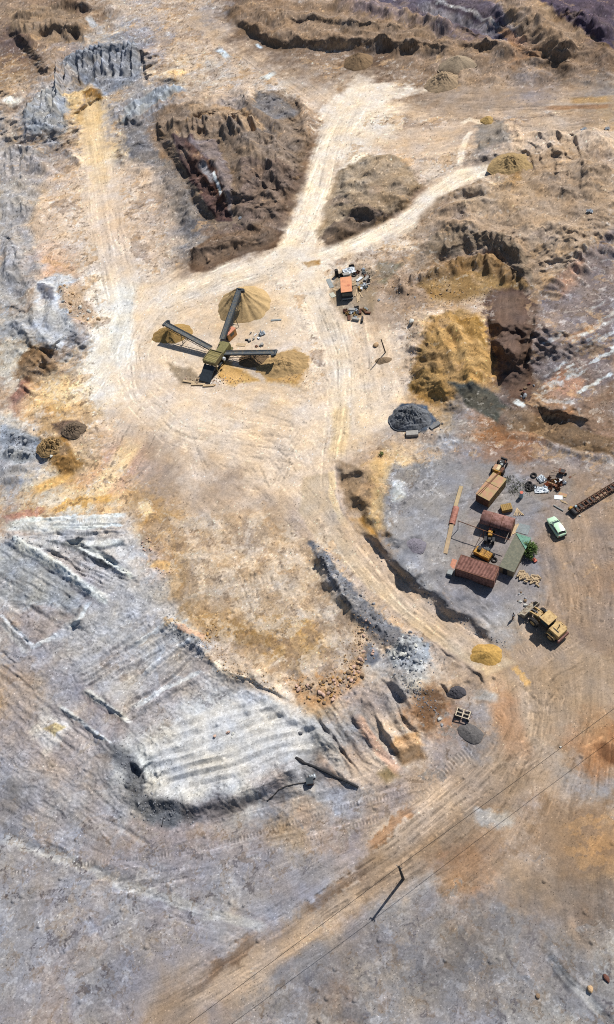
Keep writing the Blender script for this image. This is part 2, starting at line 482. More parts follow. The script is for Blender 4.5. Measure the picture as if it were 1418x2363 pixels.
def spine(pts, H, W, sharp=1.0):
    """a crisp crest (H > 0) or gully (H < 0) with straight flanks"""
    P = chaikin(pl(pts), 1)
    win = box_of(P, W + 1)
    if win is None: return
    d, s, t, tot = seg_dist(P, GX[win] + WB1[win] * .5 + FINE[win] * .12, GY[win] + WB2[win] * .5 + FINE[win] * .12)
    e = min(tot * .35, W * 1.2)
    k = np.clip(1 - d / W, 0, 1) ** sharp * sstep(-.2, e, t) * sstep(-.2, e, tot - t)
    H = H * (1.45 - .5 * float(sstep(900, 1250, np.array(pts, float)[:, 1].mean())))
    HT[win] += H * k * (.9 + .3 * FINE[win]) * (1 - FLAT[win])

def spurs(crest, vec, step, H, W, jit=.35):
    """spurs running down from a crest line, vec in photo pixels"""
    A = np.array(crest, float); L = np.concatenate([[0], np.cumsum(np.hypot(*np.diff(A, axis=0).T))])
    r = random.Random(int(A.sum()))
    x = step * r.random()
    while x < L[-1]:
        p = np.array([np.interp(x, L, A[:, 0]), np.interp(x, L, A[:, 1])])
        k = .6 + .7 * r.random()
        v = np.array(vec) * k; n_ = np.array([-v[1], v[0]]) * r.uniform(-jit, jit)
        spine([tuple(p), tuple(p + v * .5 + n_ * .3), tuple(p + v + n_)], H * r.uniform(.5, 1.2), W * r.uniform(.7, 1.2), 1.2)
        x += step * r.uniform(.6, 1.5)

for a in [
    ([(506, 317), (566, 300), (615, 296)], 1.0, 2.6), ([(530, 293), (583, 353), (629, 398), (657, 423)], 1.3, 3.4), ([(576, 314), (636, 353), (679, 384)], 1.2, 3.0),
    ([(502, 370), (523, 441), (538, 472)], 1.0, 2.4), ([(576, 370), (555, 423), (576, 458)], .9, 2.4), ([(622, 405), (657, 441), (671, 469)], .9, 2.2),
    ([(615, 440), (636, 472)], .8, 2.0), ([(566, 226), (576, 261), (629, 289), (657, 310)], 1.3, 2.6), ([(689, 226), (714, 268), (714, 330)], .9, 2.2),
    ([(540, 480), (580, 500), (640, 500)], .8, 2.2), ([(380, 290), (430, 300), (470, 285)], .8, 2.2), ([(600, 330), (610, 380), (600, 430)], -.8, 2.0),
    ([(830, 416), (865, 405), (900, 374)], .8, 2.2), ([(798, 437), (833, 427), (865, 451)], .8, 2.2), ([(760, 516), (791, 527), (809, 548)], .6, 1.4), ([(742, 527), (777, 534), (798, 555)], .6, 1.4),
    ([(805, 494), (841, 490), (868, 499), (866, 522), (820, 524), (803, 505)], .7, 1.2), ([(870, 470), (920, 455), (950, 430)], .7, 1.8), ([(850, 380), (890, 365), (930, 375)], .6, 1.6), ([(900, 440), (930, 420), (945, 395)], .5, 1.4),
    ([(1225, 307), (1270, 314), (1309, 331)], 1.0, 3.0), ([(1309, 338), (1359, 317), (1383, 331), (1418, 363)], 1.4, 4.0), ([(1306, 384), (1348, 388), (1369, 458)], 1.2, 3.5), ([(1340, 420), (1400, 400), (1418, 410)], 1.0, 3.0),
    ([(1230, 560), (1290, 510)], .8, 2.2), ([(1260, 575), (1320, 520)], .8, 2.2), ([(1290, 590), (1350, 530)], .8, 2.2), ([(1200, 545), (1260, 495)], .8, 2.2), ([(1170, 525), (1220, 480)], .7, 2.0), ([(1130, 505), (1190, 460)], .7, 2.0), ([(1310, 612), (1370, 560)], .8, 2.2),
    ([(990, 470), (1080, 440), (1140, 450)], .8, 2.2), ([(1010, 500), (1100, 470), (1160, 480)], .8, 2.2), ([(1010, 532), (1060, 522), (1110, 535)], .8, 2.0), ([(1230, 450), (1290, 440), (1340, 470)], .8, 2.6), ([(1090, 420), (1150, 440), (1200, 430)], .7, 2.0),
    ([(520, 22), (600, 46), (700, 68), (800, 76), (900, 92), (1000, 106), (1060, 118)], .8, 5.0), ([(560, 8), (640, 44), (740, 52), (830, 68), (930, 82)], 1.0, 3.0), ([(760, 5), (860, 30), (960, 55), (1060, 90)], 1.2, 4.0),
    ([(1150, 5), (1210, 45), (1270, 90), (1335, 140)], 1.1, 5.0), ([(1060, 120), (1110, 110), (1160, 125), (1200, 140)], 1.0, 3.0), ([(1180, 150), (1260, 150), (1340, 180)], .8, 2.5), ([(1340, 190), (1400, 200), (1418, 215)], .8, 2.5), ([(1380, 120), (1418, 150)], 1.2, 4.0),
    ([(1290, 30), (1350, 60), (1418, 85)], .9, 5.0), ([(960, 10), (1060, 45), (1170, 95)], -1.2, 4.0),
    ([(30, 50), (60, 36), (105, 46)], 1.2, 3.0), ([(95, 76), (150, 60), (205, 78)], 1.2, 3.0), ([(110, 20), (160, 12), (210, 24)], 1.2, 3.0), ([(60, 66), (80, 90), (70, 104)], .8, 2.0),
    ([(290, 280), (350, 245), (420, 205)], .6, 1.2), ([(300, 285), (370, 250), (430, 215)], .6, 1.2), ([(275, 268), (330, 235), (400, 200)], .6, 1.2), ([(265, 255), (310, 230), (370, 205)], .5, 1.2), ([(320, 285), (380, 260), (440, 225)], .5, 1.2),
    ([(70, 310), (95, 265), (125, 225)], .8, 1.8), ([(95, 315), (125, 270), (145, 230)], .8, 1.8), ([(60, 280), (80, 250), (110, 215)], .7, 1.6), ([(120, 310), (150, 280)], .7, 1.6),
    ([(40, 440), (75, 405), (115, 375)], .6, 1.6), ([(60, 380), (100, 350), (130, 330)], .6, 1.6), ([(150, 345), (175, 365), (190, 385)], .6, 1.4), ([(10, 360), (40, 345), (70, 350)], .6, 1.6), ([(0, 480), (40, 470), (80, 430)], .5, 1.6),
    ([(0, 590), (30, 575), (40, 545)], .8, 1.8), ([(10, 650), (40, 640), (65, 600)], .7, 1.8), ([(100, 655), (130, 700), (110, 760)], .7, 1.8), ([(150, 650), (155, 720), (190, 770)], .6, 1.8), ([(80, 700), (85, 760), (120, 800)], .6, 1.6), ([(30, 740), (60, 760), (80, 800)], .5, 1.6), ([(140, 825), (190, 800), (240, 765)], .3, .7),
    ([(20, 1020), (50, 1010), (85, 1020)], .8, 1.6), ([(10, 1050), (50, 1045), (80, 1060)], .8, 1.6), ([(0, 1090), (50, 1080), (90, 1085)], .6, 1.4), ([(0, 1110), (60, 1105)], .5, 1.2),
    ([(30, 1238), (130, 1296), (250, 1392)], .5, 1.0), ([(0, 1255), (60, 1280), (200, 1380)], -.4, .8), ([(115, 1250), (190, 1268), (300, 1335)], .5, .9), ([(130, 1222), (200, 1225), (285, 1218)], .4, .8), ([(170, 1200), (240, 1196), (290, 1200)], .4, .8), ([(150, 1290), (250, 1345)], -.25, .6), ([(165, 1283), (265, 1340)], .2, .5), ([(180, 1280), (280, 1335)], -.25, .6),
    ([(0, 1425), (45, 1468), (76, 1496), (112, 1478), (150, 1450)], .45, .7), ([(200, 1380), (180, 1420), (150, 1450)], .4, .8), ([(190, 1590), (245, 1636), (305, 1674)], .4, .6), ([(138, 1628), (200, 1682), (260, 1722)], .4, .7), ([(0, 1405), (60, 1390), (140, 1420)], .2, .8), ([(30, 1385), (100, 1400), (160, 1440)], .25, .6),
    ([(180, 1560), (270, 1480), (380, 1420)], .3, .7), ([(190, 1575), (285, 1495), (400, 1432)], .3, .7), ([(205, 1585), (300, 1510), (420, 1445)], .3, .7), ([(165, 1540), (255, 1465), (360, 1408)], .25, .7), ([(150, 1520), (240, 1450), (330, 1400)], .25, .7), ([(330, 1560), (390, 1500), (450, 1475)], .3, .8), ([(300, 1620), (380, 1560), (460, 1510)], .3, .8), ([(320, 1640), (400, 1590), (480, 1550)], .3, .8),
    ([(455, 1490), (480, 1525), (520, 1558), (580, 1578), (640, 1612)], .5, .8), ([(400, 1436), (440, 1458), (470, 1482)], .5, .8), ([(560, 1590), (640, 1630), (720, 1690), (800, 1770)], .4, .9), ([(600, 1600), (700, 1650), (780, 1730), (830, 1800)], .3, .8),
    ([(700, 1650), (745, 1715), (790, 1770)], .35, .8), ([(735, 1650), (790, 1730), (830, 1780)], .35, .8), ([(770, 1640), (830, 1720), (870, 1770)], .4, .8), ([(805, 1630), (850, 1700), (885, 1750)], .5, .9), ([(845, 1608), (895, 1690), (935, 1760)], .5, .9), ([(880, 1590), (920, 1660), (965, 1730)], .5, .9), ([(905, 1560), (950, 1630), (975, 1660)], .5, .9),
    ([(350, 1845), (440, 1862), (560, 1835), (690, 1775)], .6, 1.2), ([(700, 1765), (770, 1775), (830, 1815)], .3, .8), ([(600, 1850), (680, 1820), (760, 1830)], .3, .8),
    ([(985, 1482), (1040, 1522), (1092, 1548), (1134, 1610)], .4, .7), ([(1165, 1004), (1250, 1011), (1300, 1040), (1418, 1064)], .35, .9), ([(800, 1120), (830, 1100), (860, 1090)], .8, 1.6), ([(800, 1150), (840, 1150), (870, 1120)], .8, 1.6), ([(810, 1180), (850, 1190), (870, 1230)], .7, 1.4), ([(840, 1070), (870, 1110), (890, 1150)], .6, 1.4), ([(880, 1130), (900, 1170), (890, 1220)], .5, 1.4),
    ([(0, 1930), (80, 1955), (180, 1995), (330, 2060), (480, 2105)], -.18, .8), ([(0, 1905), (70, 1925), (160, 1975)], -.18, .6), ([(240, 1895), (300, 1925), (350, 1950)], -.25, .4), ([(430, 2100), (520, 2105), (600, 2150)], .15, .6), ([(1250, 2190), (1310, 2255), (1400, 2360)], -.18, .7), ([(1270, 2190), (1330, 2262), (1418, 2350)], .2, .6),
    ([(1000, 760), (1030, 800), (1050, 870)], .8, 1.6), ([(1040, 745), (1070, 800), (1085, 880)], .8, 1.6), ([(1085, 740), (1105, 800), (1118, 885)], .7, 1.4), ([(960, 880), (990, 850), (1020, 860)], .7, 1.6), ([(985, 920), (1010, 890), (1035, 900)], .7, 1.6), ([(965, 830), (1000, 815), (1030, 830)], .6, 1.4),
]: spine(*a)
spurs([(525, 40), (600, 62), (700, 82), (830, 92), (940, 104), (1050, 118)], (6, 30), 15, .7, 2.2)
spurs([(1155, 10), (1210, 50), (1270, 95), (1330, 140)], (-34, 22), 13, .8, 1.8)
spurs([(1155, 10), (1210, 50), (1270, 95), (1330, 140)], (30, 6), 15, .8, 1.8)
spurs([(135, 150), (195, 118), (260, 104), (325, 105)], (-8, 70), 9, 1.0, 1.0, .25)
spurs([(1010, 535), (1060, 528), (1110, 540), (1160, 548), (1200, 562)], (2, 50), 9, .6, .9, .2)
spurs([(920, 640), (985, 630), (1045, 600), (1140, 595), (1230, 665)], (-10, 34), 11, .7, 1.0, .3)
spurs([(1310, 600), (1270, 640), (1240, 680)], (55, 12), 10, .5, 1.1, .2)
spurs([(1380, 530), (1330, 580), (1300, 620)], (50, 40), 12, .5, 1.2, .2)
spurs([(500, 268), (560, 280), (610, 300)], (40, 60), 10, .6, 1.0, .3)
spurs([(570, 340), (620, 360), (670, 390)], (20, 60), 11, .5, 1.0, .3)
spurs([(365, 285), (430, 290), (500, 275)], (4, 40), 10, .7, 1.0, .3)
spurs([(450, 580), (540, 560), (640, 552)], (-6, 36), 10, .7, 1.0, .3)
spurs([(860, 0), (960, 30), (1080, 70), (1180, 100)], (-16, 40), 16, .7, 2.0, .2)
spurs([(1270, 5), (1350, 40), (1418, 70)], (-10, 46), 16, .8, 2.2, .2)
spurs([(0, 345), (60, 345), (105, 330)], (-10, 60), 12, .5, 1.0, .4)
spurs([(5, 480), (60, 470), (100, 440)], (-14, 50), 12, .5, 1.0, .4)
spurs([(0, 590), (40, 585), (70, 560)], (-6, 50), 11, .5, 1.0, .4)
spurs([(385, 385), (430, 440), (460, 510)], (-34, 24), 12, .6, 1.0, .4)
spurs([(60, 235), (110, 210), (160, 205)], (-14, 70), 11, .6, 1.1, .4)
spurs([(275, 265), (330, 235), (420, 200)], (10, 36), 12, .4, .9, .4)
spurs([(30, 45), (100, 60), (200, 75)], (0, 26), 12, .7, 1.4, .3)
spurs([(90, 800), (60, 840), (40, 900)], (40, 30), 9, .4, .9, .3)
spurs([(1110, 292), (1150, 285), (1200, 292)], (4, 40), 10, .5, .9, .2)
spurs([(740, 1280), (800, 1370), (860, 1430), (960, 1490)], (-10, 14), 8, .4, .7, .5)
spurs([(862, 1256), (920, 1325), (1000, 1398), (1130, 1486)], (-7, 10), 8, .4, .6, .5)

def lic(noise, cu, cv, n=14, step=1.0):
    """smear noise along a direction field given in grid cells"""
    r, c = np.mgrid[0:NY, 0:NX].astype(float)
    acc = noise.copy(); wt = 1.0
    for sgn in (1, -1):
        rr = r.copy(); cc = c.copy(); pu = cu * sgn; pv = cv * sgn
        for k in range(n):
            cc += pu * step; rr += pv * step
            ri = np.clip(np.rint(rr), 0, NY - 1).astype(int); ci = np.clip(np.rint(cc), 0, NX - 1).astype(int)
            acc += noise[ri, ci]; wt += 1
            nu = cu[ri, ci]; nv = cv[ri, ci]
            fl = np.where(nu * pu + nv * pv < 0, -1.0, 1.0)
            pu, pv = nu * fl, nv * fl
    a = acc / wt
    a -= a.mean()
    return a / (a.std() + 1e-9)

def blur(a, k):
    for _ in range(2):
        for ax in (0, 1):
            p = np.concatenate([np.repeat(a.take([0], ax), k, ax), a, np.repeat(a.take([-1], ax), k, ax)], ax)
            cs = np.cumsum(np.concatenate([np.zeros_like(p.take([0], ax)), p], ax), ax)
            n = a.shape[ax]
            a = (cs.take(range(2 * k + 1, 2 * k + 1 + n), ax) - cs.take(range(0, n), ax)) / (2 * k + 1)
    return a

white = _rg.standard_normal(PX.shape)
Hs = blur(HT, 4)
dHr, dHc = np.gradient(Hs)
gl = np.hypot(dHr, dHc) + 1e-6
slope = np.clip(gl / .10, 0, 1)
rill = lic(blur(white, 2), dHc / gl, dHr / gl, 16)
REL = np.clip(RG * 2.0, 0, 1.25)
wx = fbm(GX, GY, 7, 2, 33) * 2.0; wy = fbm(GX, GY, 7, 2, 36) * 2.0
def crest(x, y, sc, seed): return 1 - 2 * np.sqrt(perlin(x / sc, y / sc, seed) ** 2 + .0012)
ra = crest(GX + wx, GY + wy, 9.0, 31); rb = crest(GX * .8 + GY * .5 + wx, GY * .8 - GX * .3 + wy, 3.8, 34); rc = perlin(GX / 1.5, GY / 1.5, 37)
rk = .6 * ra + .35 * rb + .15 * rc - .3
rk2 = fbm(GX, GY, 1.1, 4, 51, .6)
HT += REL * 1.5 * (.75 * ra + .22 * rb * (.5 + .5 * ra) + .05 * rc) * (.55 + .45 * fbm(GX, GY, 12, 2, 39)) + RG * .16 * rk2
HT += np.clip(rill, -2.2, 2.2) * slope * (.03 + .26 * RG)
HT += fbm(GX, GY, 9, 3, 61) * .12 * (1 - FLAT)


# grit, clods and ruts
patch = .35 + .65 * sstep(-.12, .16, fbm(GX, GY, 5.5, 3, 71))
HT += (fbm(GX, GY, .75, 3, 81, .65) * .065 + fbm(GX, GY, .32, 2, 85) * .015) * patch * (1 - .55 * FLAT)
c1_, c2_, cid = worley(GX, GY, .95, 9)

HT += np.clip(1 - (c1_ / .38) ** 2, 0, 1) * (.10 + .22 * ((cid * 3.7) % 1)) * ((((cid * 13) % 97) / 97) < .18 * np.clip(RG * 2.2, 0, 1)) 

# ------------------------------------------------------------------ driven streaks: noise smeared along the lines of travel
FLOW = [(p, w * 1.6) for p, w in ROADS] + [
    ([(280, 780), (190, 880), (60, 960)], 6), ([(300, 820), (220, 960), (130, 1080)], 6), ([(370, 920), (290, 1060), (160, 1170)], 6),
    ([(400, 960), (340, 1120), (320, 1190)], 6), ([(450, 980), (500, 1120), (560, 1200)], 7), ([(560, 1020), (680, 1150), (800, 1290)], 6),
    ([(290, 860), (200, 870), (110, 890)], 4), ([(300, 640), (250, 560), (190, 470)], 6), ([(350, 600), (420, 560)], 5),
    ([(430, 660), (330, 760), (330, 880)], 5), ([(480, 1250), (520, 1400)], 8), ([(700, 1250), (740, 1380), (780, 1500)], 8),
    ([(1418, 830), (1300, 900), (1250, 950)], 6), ([(1235, 850), (1330, 760), (1418, 700)], 6), ([(1310, 640), (1380, 560)], 6),
    ([(0, 1900), (200, 1985), (400, 2075), (520, 2130)], 5), ([(0, 1830), (120, 1900)], 6), ([(0, 1680), (110, 1780), (230, 1900)], 7),
    ([(180, 1560), (330, 1440), (420, 1400)], 7), ([(300, 1650), (420, 1500)], 6), ([(0, 1290), (100, 1340), (200, 1420)], 6),
    ([(400, 2000), (700, 1920), (950, 1840)], 6), ([(1180, 1780), (1010, 1880), (840, 1980)], 6), ([(1020, 2040), (1160, 1920)], 4),
    ([(860, 2100), (1060, 2000)], 5), ([(1250, 2180), (1400, 2340)], 5), ([(1200, 1960), (1260, 2100)], 6), ([(1418, 1930), (1300, 1960)], 4),
    ([(830, 1600), (930, 1760)], 5), ([(640, 1700), (400, 1770)], 6), ([(560, 140), (480, 60)], 6), ([(480, 120), (520, 200)], 5),
    ([(1000, 20), (1180, 100)], 6), ([(1300, 0), (1418, 80)], 6), ([(960, 1300), (1000, 1150)], 5), ([(600, 60), (900, 60)], 5),
    ([(1150, 480), (1300, 420), (1418, 330)], 8), ([(1000, 500), (1120, 450)], 6),
]
c2 = np.zeros(PX.shape); s2 = np.zeros(PX.shape); ww = np.full(PX.shape, 1e-3)
base_ang = fbm(GX, GY, 30, 2, 401) * 3
c2 += 1e-3 * np.cos(2 * base_ang); s2 += 1e-3 * np.sin(2 * base_ang)
for pts, w in FLOW:
    A = np.array(pts, float)
    P = pl(pts)
    win = box_of(P, w * 3)
    for i in range(len(P) - 1):
        d, s, t, tot = seg_dist(P[i:i + 2], GX[win], GY[win])
        k = np.exp(-(d / w) ** 2)
        an = math.atan2(A[i + 1][1] - A[i][1], A[i + 1][0] - A[i][0])
        c2[win] += k * math.cos(2 * an); s2[win] += k * math.sin(2 * an); ww[win] += k
ang = .5 * np.arctan2(s2, c2) + fbm(GX, GY, 5, 2, 405) * .35
coh = np.clip(np.hypot(c2, s2) / ww, 0, 1) * np.clip(ww, 0, 1)
cu, cv = np.cos(ang), np.sin(ang)
st1 = lic(blur(_rg.standard_normal(PX.shape), 1), cu, cv, 22)
st2 = lic(_rg.standard_normal(PX.shape), cu, cv, 10)
st3 = lic(blur(_rg.standard_normal(PX.shape), 4), cu, cv, 40)

SK = .15 + .95 * coh * np.clip(FLAT + .30 + .25 * sstep(1200, 1700, PY), 0, 1)      # how clearly travel lines show

# ploughed furrows in the white clay
dirv = pl([(400, 1720), (640, 1650)]); dirv = (dirv[1] - dirv[0]); dirv /= np.hypot(*dirv)
FU = (GX * -dirv[1] + GY * dirv[0]) + fbm(GX, GY, 8, 2, 15) * .8
FURM = np.zeros(PX.shape)
zone([(395, 1690), (430, 1645), (560, 1625), (660, 1632), (735, 1690), (735, 1740), (600, 1790), (430, 1835), (365, 1800), (350, 1745)], FURM, 1, 1.0)
ph = FU / 1.55
HT += FURM * .42 * (np.abs((ph % 1) - .5) * 2 - .5) * (.8 + .9 * fbm(GX * dirv[0] + GY * dirv[1], FU * 4, 6, 2, 8))
# blade stripes on the grey benches: (outline, line of travel, spacing, depth)
for pts, ln, sp_, am in [
    ([(175, 1560), (280, 1470), (400, 1405), (470, 1480), (430, 1560), (330, 1660), (240, 1620)], [(190, 1585), (400, 1432)], 1.25, .20),
    ([(105, 1262), (200, 1280), (300, 1340), (250, 1390), (150, 1320)], [(110, 1262), (290, 1352)], .8, .16),
    ([(0, 1270), (60, 1280), (190, 1380), (140, 1450), (60, 1430), (0, 1390)], [(0, 1290), (180, 1420)], 1.5, .14),
    ([(0, 1500), (110, 1590), (230, 1720), (180, 1740), (60, 1640), (0, 1590)], [(0, 1520), (200, 1700)], 1.3, .12),
    ([(700, 1640), (800, 1620), (900, 1740), (860, 1790), (780, 1780)], [(720, 1650), (830, 1790)], 1.3, .22),
    ([(100, 1190), (290, 1188), (295, 1240), (120, 1240)], [(110, 1214), (290, 1210)], 1.0, .20)]:
    dv_ = pl(ln); dv_ = dv_[1] - dv_[0]; dv_ /= np.hypot(*dv_)
    cr = (GX * -dv_[1] + GY * dv_[0]) + fbm(GX, GY, 7, 2, 16) * 1.2; al = GX * dv_[0] + GY * dv_[1]
    mk = np.zeros(PX.shape); zone(pts, mk, 1, 1.2)
    q_ = np.sin(2 * np.pi * cr / sp_ + 3 * fbm(al * .15, cr, 1.5, 2, 17))
    HT += mk * am * q_ * np.clip(.6 + 1.6 * fbm(al * .4, cr * 1.6, 3.0, 2, 18), 0, 1.4)
# tyre lugs and crawler tracks
TRACKS = [
    ([(1010, 1795), (1060, 1745), (1110, 1705), (1165, 1640)], .42, .50), ([(925, 1870), (1000, 1815), (1060, 1760), (1160, 1700)], .32, .5),
    ([(300, 1992), (420, 1965), (540, 1940), (640, 1910), (760, 1870), (900, 1840), (1010, 1795)], .32, .45),
    ([(460, 2010), (600, 1975), (760, 1920), (900, 1885)], .32, .45), ([(160, 2000), (240, 1990), (340, 1980)], .32, .45),
    ([(0, 2020), (90, 2008)], .32, .45), ([(350, 2018), (410, 2012)], .32, .45), ([(60, 2230), (160, 2180), (250, 2140), (340, 2080)], .32, .45),
    ([(1300, 1450), (1330, 1405), (1350, 1380)], .3, .42), ([(1325, 1465), (1365, 1410), (1385, 1385)], .3, .42),
    ([(1190, 1510), (1250, 1490), (1300, 1470)], .3, .42), ([(1240, 1535), (1290, 1505), (1330, 1470)], .3, .42),
    ([(1385, 1330), (1400, 1300), (1418, 1270)], .3, .42), ([(1150, 930), (1240, 970), (1330, 1000), (1418, 1015)], .38, .45),
    ([(1165, 700), (1163, 800), (1172, 890)], .5, .45), ([(1195, 700), (1193, 800), (1200, 880)], .32, .45),
    ([(940, 720), (1030, 690), (1110, 650)], .5, .45), ([(1095, 770), (1105, 840), (1115, 905)], .32, .45),
    ([(765, 1110), (768, 1160), (785, 1195)], .3, .42), ([(1340, 1680), (1370, 1700), (1418, 1720)], .38, .45),
    ([(95, 1265), (200, 1330), (250, 1350)], .38, .45), ([(170, 1205), (270, 1205)], .32, .42), ([(180, 1232), (265, 1236)], .3, .42),
    ([(0, 1175), (60, 1165), (110, 1180)], .32, .42), ([(1230, 1020), (1330, 1050), (1418, 1060)], .32, .42),
    ([(640, 1480), (700, 1400), (760, 1340)], .3, .42),
]
TRK = np.zeros(PX.shape)
for pts, w, lam in TRACKS:
    P = pl(pts)
    win = box_of(P, w * 2 + 1)
    d, s, t, tot = seg_dist(P, GX[win], GY[win])
    k = (1 - sstep(w * .8, w * 1.15, d)) * sstep(.02, .1, t / tot) * (1 - sstep(.9, .98, t / tot)) * np.clip(.45 + 1.6 * fbm(GX[win], GY[win], 3, 3, 77), .0, 1)
    lug = np.clip(1.6 * np.sin(2 * np.pi * t / lam), -1, 1)
    HT[win] += k * (.05 * lug - .03)
    TRK[win] += k * lug

# lines of travel: shallow ruts and scrapes
BRK = sstep(-.12, .22, fbm(GX, GY, 6.0, 4, 431, .6))          # travel lines come and go
SK = SK * (.4 + .6 * BRK)
HT += SK * (-.020 * sstep(.9, 1.8, st2) + .016 * st3 + .006 * st1)
GREYZ = np.zeros(PX.shape)
zone([(0, 1190), (290, 1190), (400, 1330), (470, 1500), (700, 1640), (940, 1500), (1010, 1700), (700, 1900), (0, 1900)], GREYZ, 1, 2.5)
bench = fbm(GX * .6 + GY * .8, GY * .35 - GX * .3, 3.2, 3, 95) * 5.0
HT += GREYZ * (1 - FURM) * (.06 * st3 + .03 * st1 + .14 * (ridged(QX, QY, 2.6, 4, 91) - .35) + .16 * (np.floor(bench) + sstep(.75, 1, bench - np.floor(bench)) - bench))

def grid_at(A, px, py):
    c = np.interp(px, gx, np.arange(NX)); r = np.interp(py, gy, np.arange(NY))
    c0 = int(min(c, NX - 2)); r0 = int(min(r, NY - 2)); u = c - c0; v = r - r0
    return float((A[r0, c0] * (1 - u) + A[r0, c0 + 1] * u) * (1 - v) + (A[r0 + 1, c0] * (1 - u) + A[r0 + 1, c0 + 1] * u) * v)

def ground_h(px, py):
    return grid_at(HT, px, py)

def gnd(px, py, dz=0.0):
    """the point of the ground seen at this photo point"""
    p = at(px, py, grid_at(HM, px, py))
    p.z = grid_at(HT, px, py) + dz
    return p
# ------------------------------------------------------------------ colours of the ground materials; dark cells also hold trench and bank shade
PAL = dict(
    W=(238, 228, 216), S=(239, 217, 194), s=(227, 204, 184), T=(207, 180, 156), t=(178, 153, 132), B=(151, 125, 104),
    b=(118, 96, 80), U=(100, 78, 68), O=(222, 174, 110), o=(188, 150, 106), d=(140, 104, 60), Y=(236, 203, 160),
    G=(212, 208, 202), g=(186, 180, 176), h=(162, 157, 158), k=(122, 118, 120), K=(86, 84, 88), L=(165, 156, 157),
    l=(156, 142, 139), P=(214, 170, 142), R=(158, 112, 78), r=(186, 142, 108), m=(114, 98, 104))
GRID = """
tBBbbtTTTTLbBBBBBmmmmhLmmBBbmm
bBBBTgLLttTbbBttttttBmmmLTBBbm
mbtlhkklTTTTtbbBBbbbBtBBBRBBBb
obtkkhkTYTgTTTtBtbbtBBtBBtBbBb
TthhothhhtTTTgTstSstBttttlltth
ThhYYhhhBTtlktBTSSSStttttttTBo
ThktYTkbBbtBkktBSSSTTTTTTTTTTT
gthTYYktbmBBTlBBSSTTTTTkTTTTTT
TllTSSTtblbbbblbSSTTTSTTBdBBBB
gYTTSSsTtblmbbbSSTBBBssSooBBBT
gtTsSTTltkbmbtTSBBBTTBBTTBTBtB
gTTsssTTkkbbbBSSBbTSTBtBBTTTTl
hsPTsTlTsttTsSSSTSSTTTBBBBTTtl
kgPtsslTtbSSSSSSSttBTbddbBBtPl
GtgTgWWSSSsooSSSTttBBoBTTtblll
hghhPGsSSTooooSSsTttTToTUUUlll
gghhgWSSoTTTtssSsTTTTOOOUUblLL
GobhSWSsSSttTtTssstTtoOOUUULrL
GtYYSWSsttTodooTSSsToooOUUbLrL
TROYYsSsssTTToTsSYSsookkkbbRtb
GsotosTsSSssTTssYYskkohRbbbRtl
hhottTTtTsTTTtssYTtTthhRRRRhbR
hhToYPPtTsTttTTsTtoYThlhllltlh
hgYoPPTltsttTTTTTtoYhhllhhhltl
LYgYOYootTtTstTTsBoghhllhhlhtt
rRYGGTTooTTtBtlTToohhhttllhhtt
GGGhhggotTttBTtTTTbhhhlttllttl
kGllhggPotttTstkTTTkhlttllhttt
khGllhhgoTttTTTkhTTkkhllllhttR
lhhgkhhhtootTTTTkkTTTkkhhhtttt
tllhhghTgoooooootTkTTTlhhttott
hghhhhgggksotoooTTThkTTThttttt
thlhhllhglsssootTggkgTttottttt
tthhlhglllhkssTTPTThGTtTtTtttt
tohhlllllGGGgGToTllhRRlhrTtttt
llGThlllGGgGgGgkgkTTTRltrtTtRr
hltlhkGGGGGGGGgghlTsTlhktttTRR
hhtThkGGGGGGllhkrTTTtlttTTthtR
khhhhhkggGhGglghhhtltTtttttthh
klhhlhgkkhkhhkThhlllttTttltTtt
hhlhhhlllllhlolTllTttttttttoro
hhhhlllllllllhollltttRRRltttor
hlhhhllhllhhllhhlttttlrrttttto
hhlhhghkglhhhlllgtttgtrrttttkt
hhlhhhhllhghhhhhllhglltkktltrk
hhhllhhlllhhllllTlhlhhklhhhttk
hhlkhlhllllttllhlllkklkkhhhktG
hhlhhkllttbtTthhlghhkkkkhhhkhG
hhllhkltbtltThllRlhhhhhlhghhhh
llllhlltttltlhhgkkhhlhlhhhgGhk
""".split()

def mirror(i, n):
    i = np.abs(i) % (2 * n - 2)
    return np.where(i >= n, 2 * n - 2 - i, i)

def bspl(v, n):
    i = np.floor(v).astype(int); f = v - i
    ws = [((1 - f) ** 3) / 6, (3 * f ** 3 - 6 * f ** 2 + 4) / 6, (-3 * f ** 3 + 3 * f ** 2 + 3 * f + 1) / 6, f ** 3 / 6]
    return [(mirror(i - 1 + k, n), ws[k]) for k in range(4)]

gridc = np.array([[PAL[c] for c in row] for row in GRID], float)
NR, NC = gridc.shape[:2]
wA = fbm(GX, GY, 7, 5, 201, .6); wB = fbm(GX, GY, 7, 5, 222, .6)
wC = fbm(GX, GY, 1.5, 4, 241, .65)
U = (PX + wA * 46 + FINE * 20) / 47.27 - .5
V = (PY + wB * 40 + wC * 18) / 47.26 - .5
CO = np.zeros(PX.shape + (3,))
for ri, rw in bspl(V, NR):
    for ci, cw in bspl(U, NC):
        CO += gridc[ri, ci] * (rw * cw)[..., None]

def blob(pts, col, alpha=.8, soft=.6, wob=1.0, ragged=0.0):
    """a patch of another material with a soft ragged outline (soft in metres)"""
    P = pl(pts)
    win = box_of(P, soft * 2 + 2)
    if win is None: return
    sd = poly_sd(P, GX[win] + WB1[win] * wob, GY[win] + WB2[win] * wob)
    if ragged: sd = sd + FINE[win] * ragged
    k = sstep(-soft, soft, sd) * alpha
    CO[win] = CO[win] * (1 - k[..., None]) + np.array(PAL[col] if isinstance(col, str) else col, float) * k[..., None]

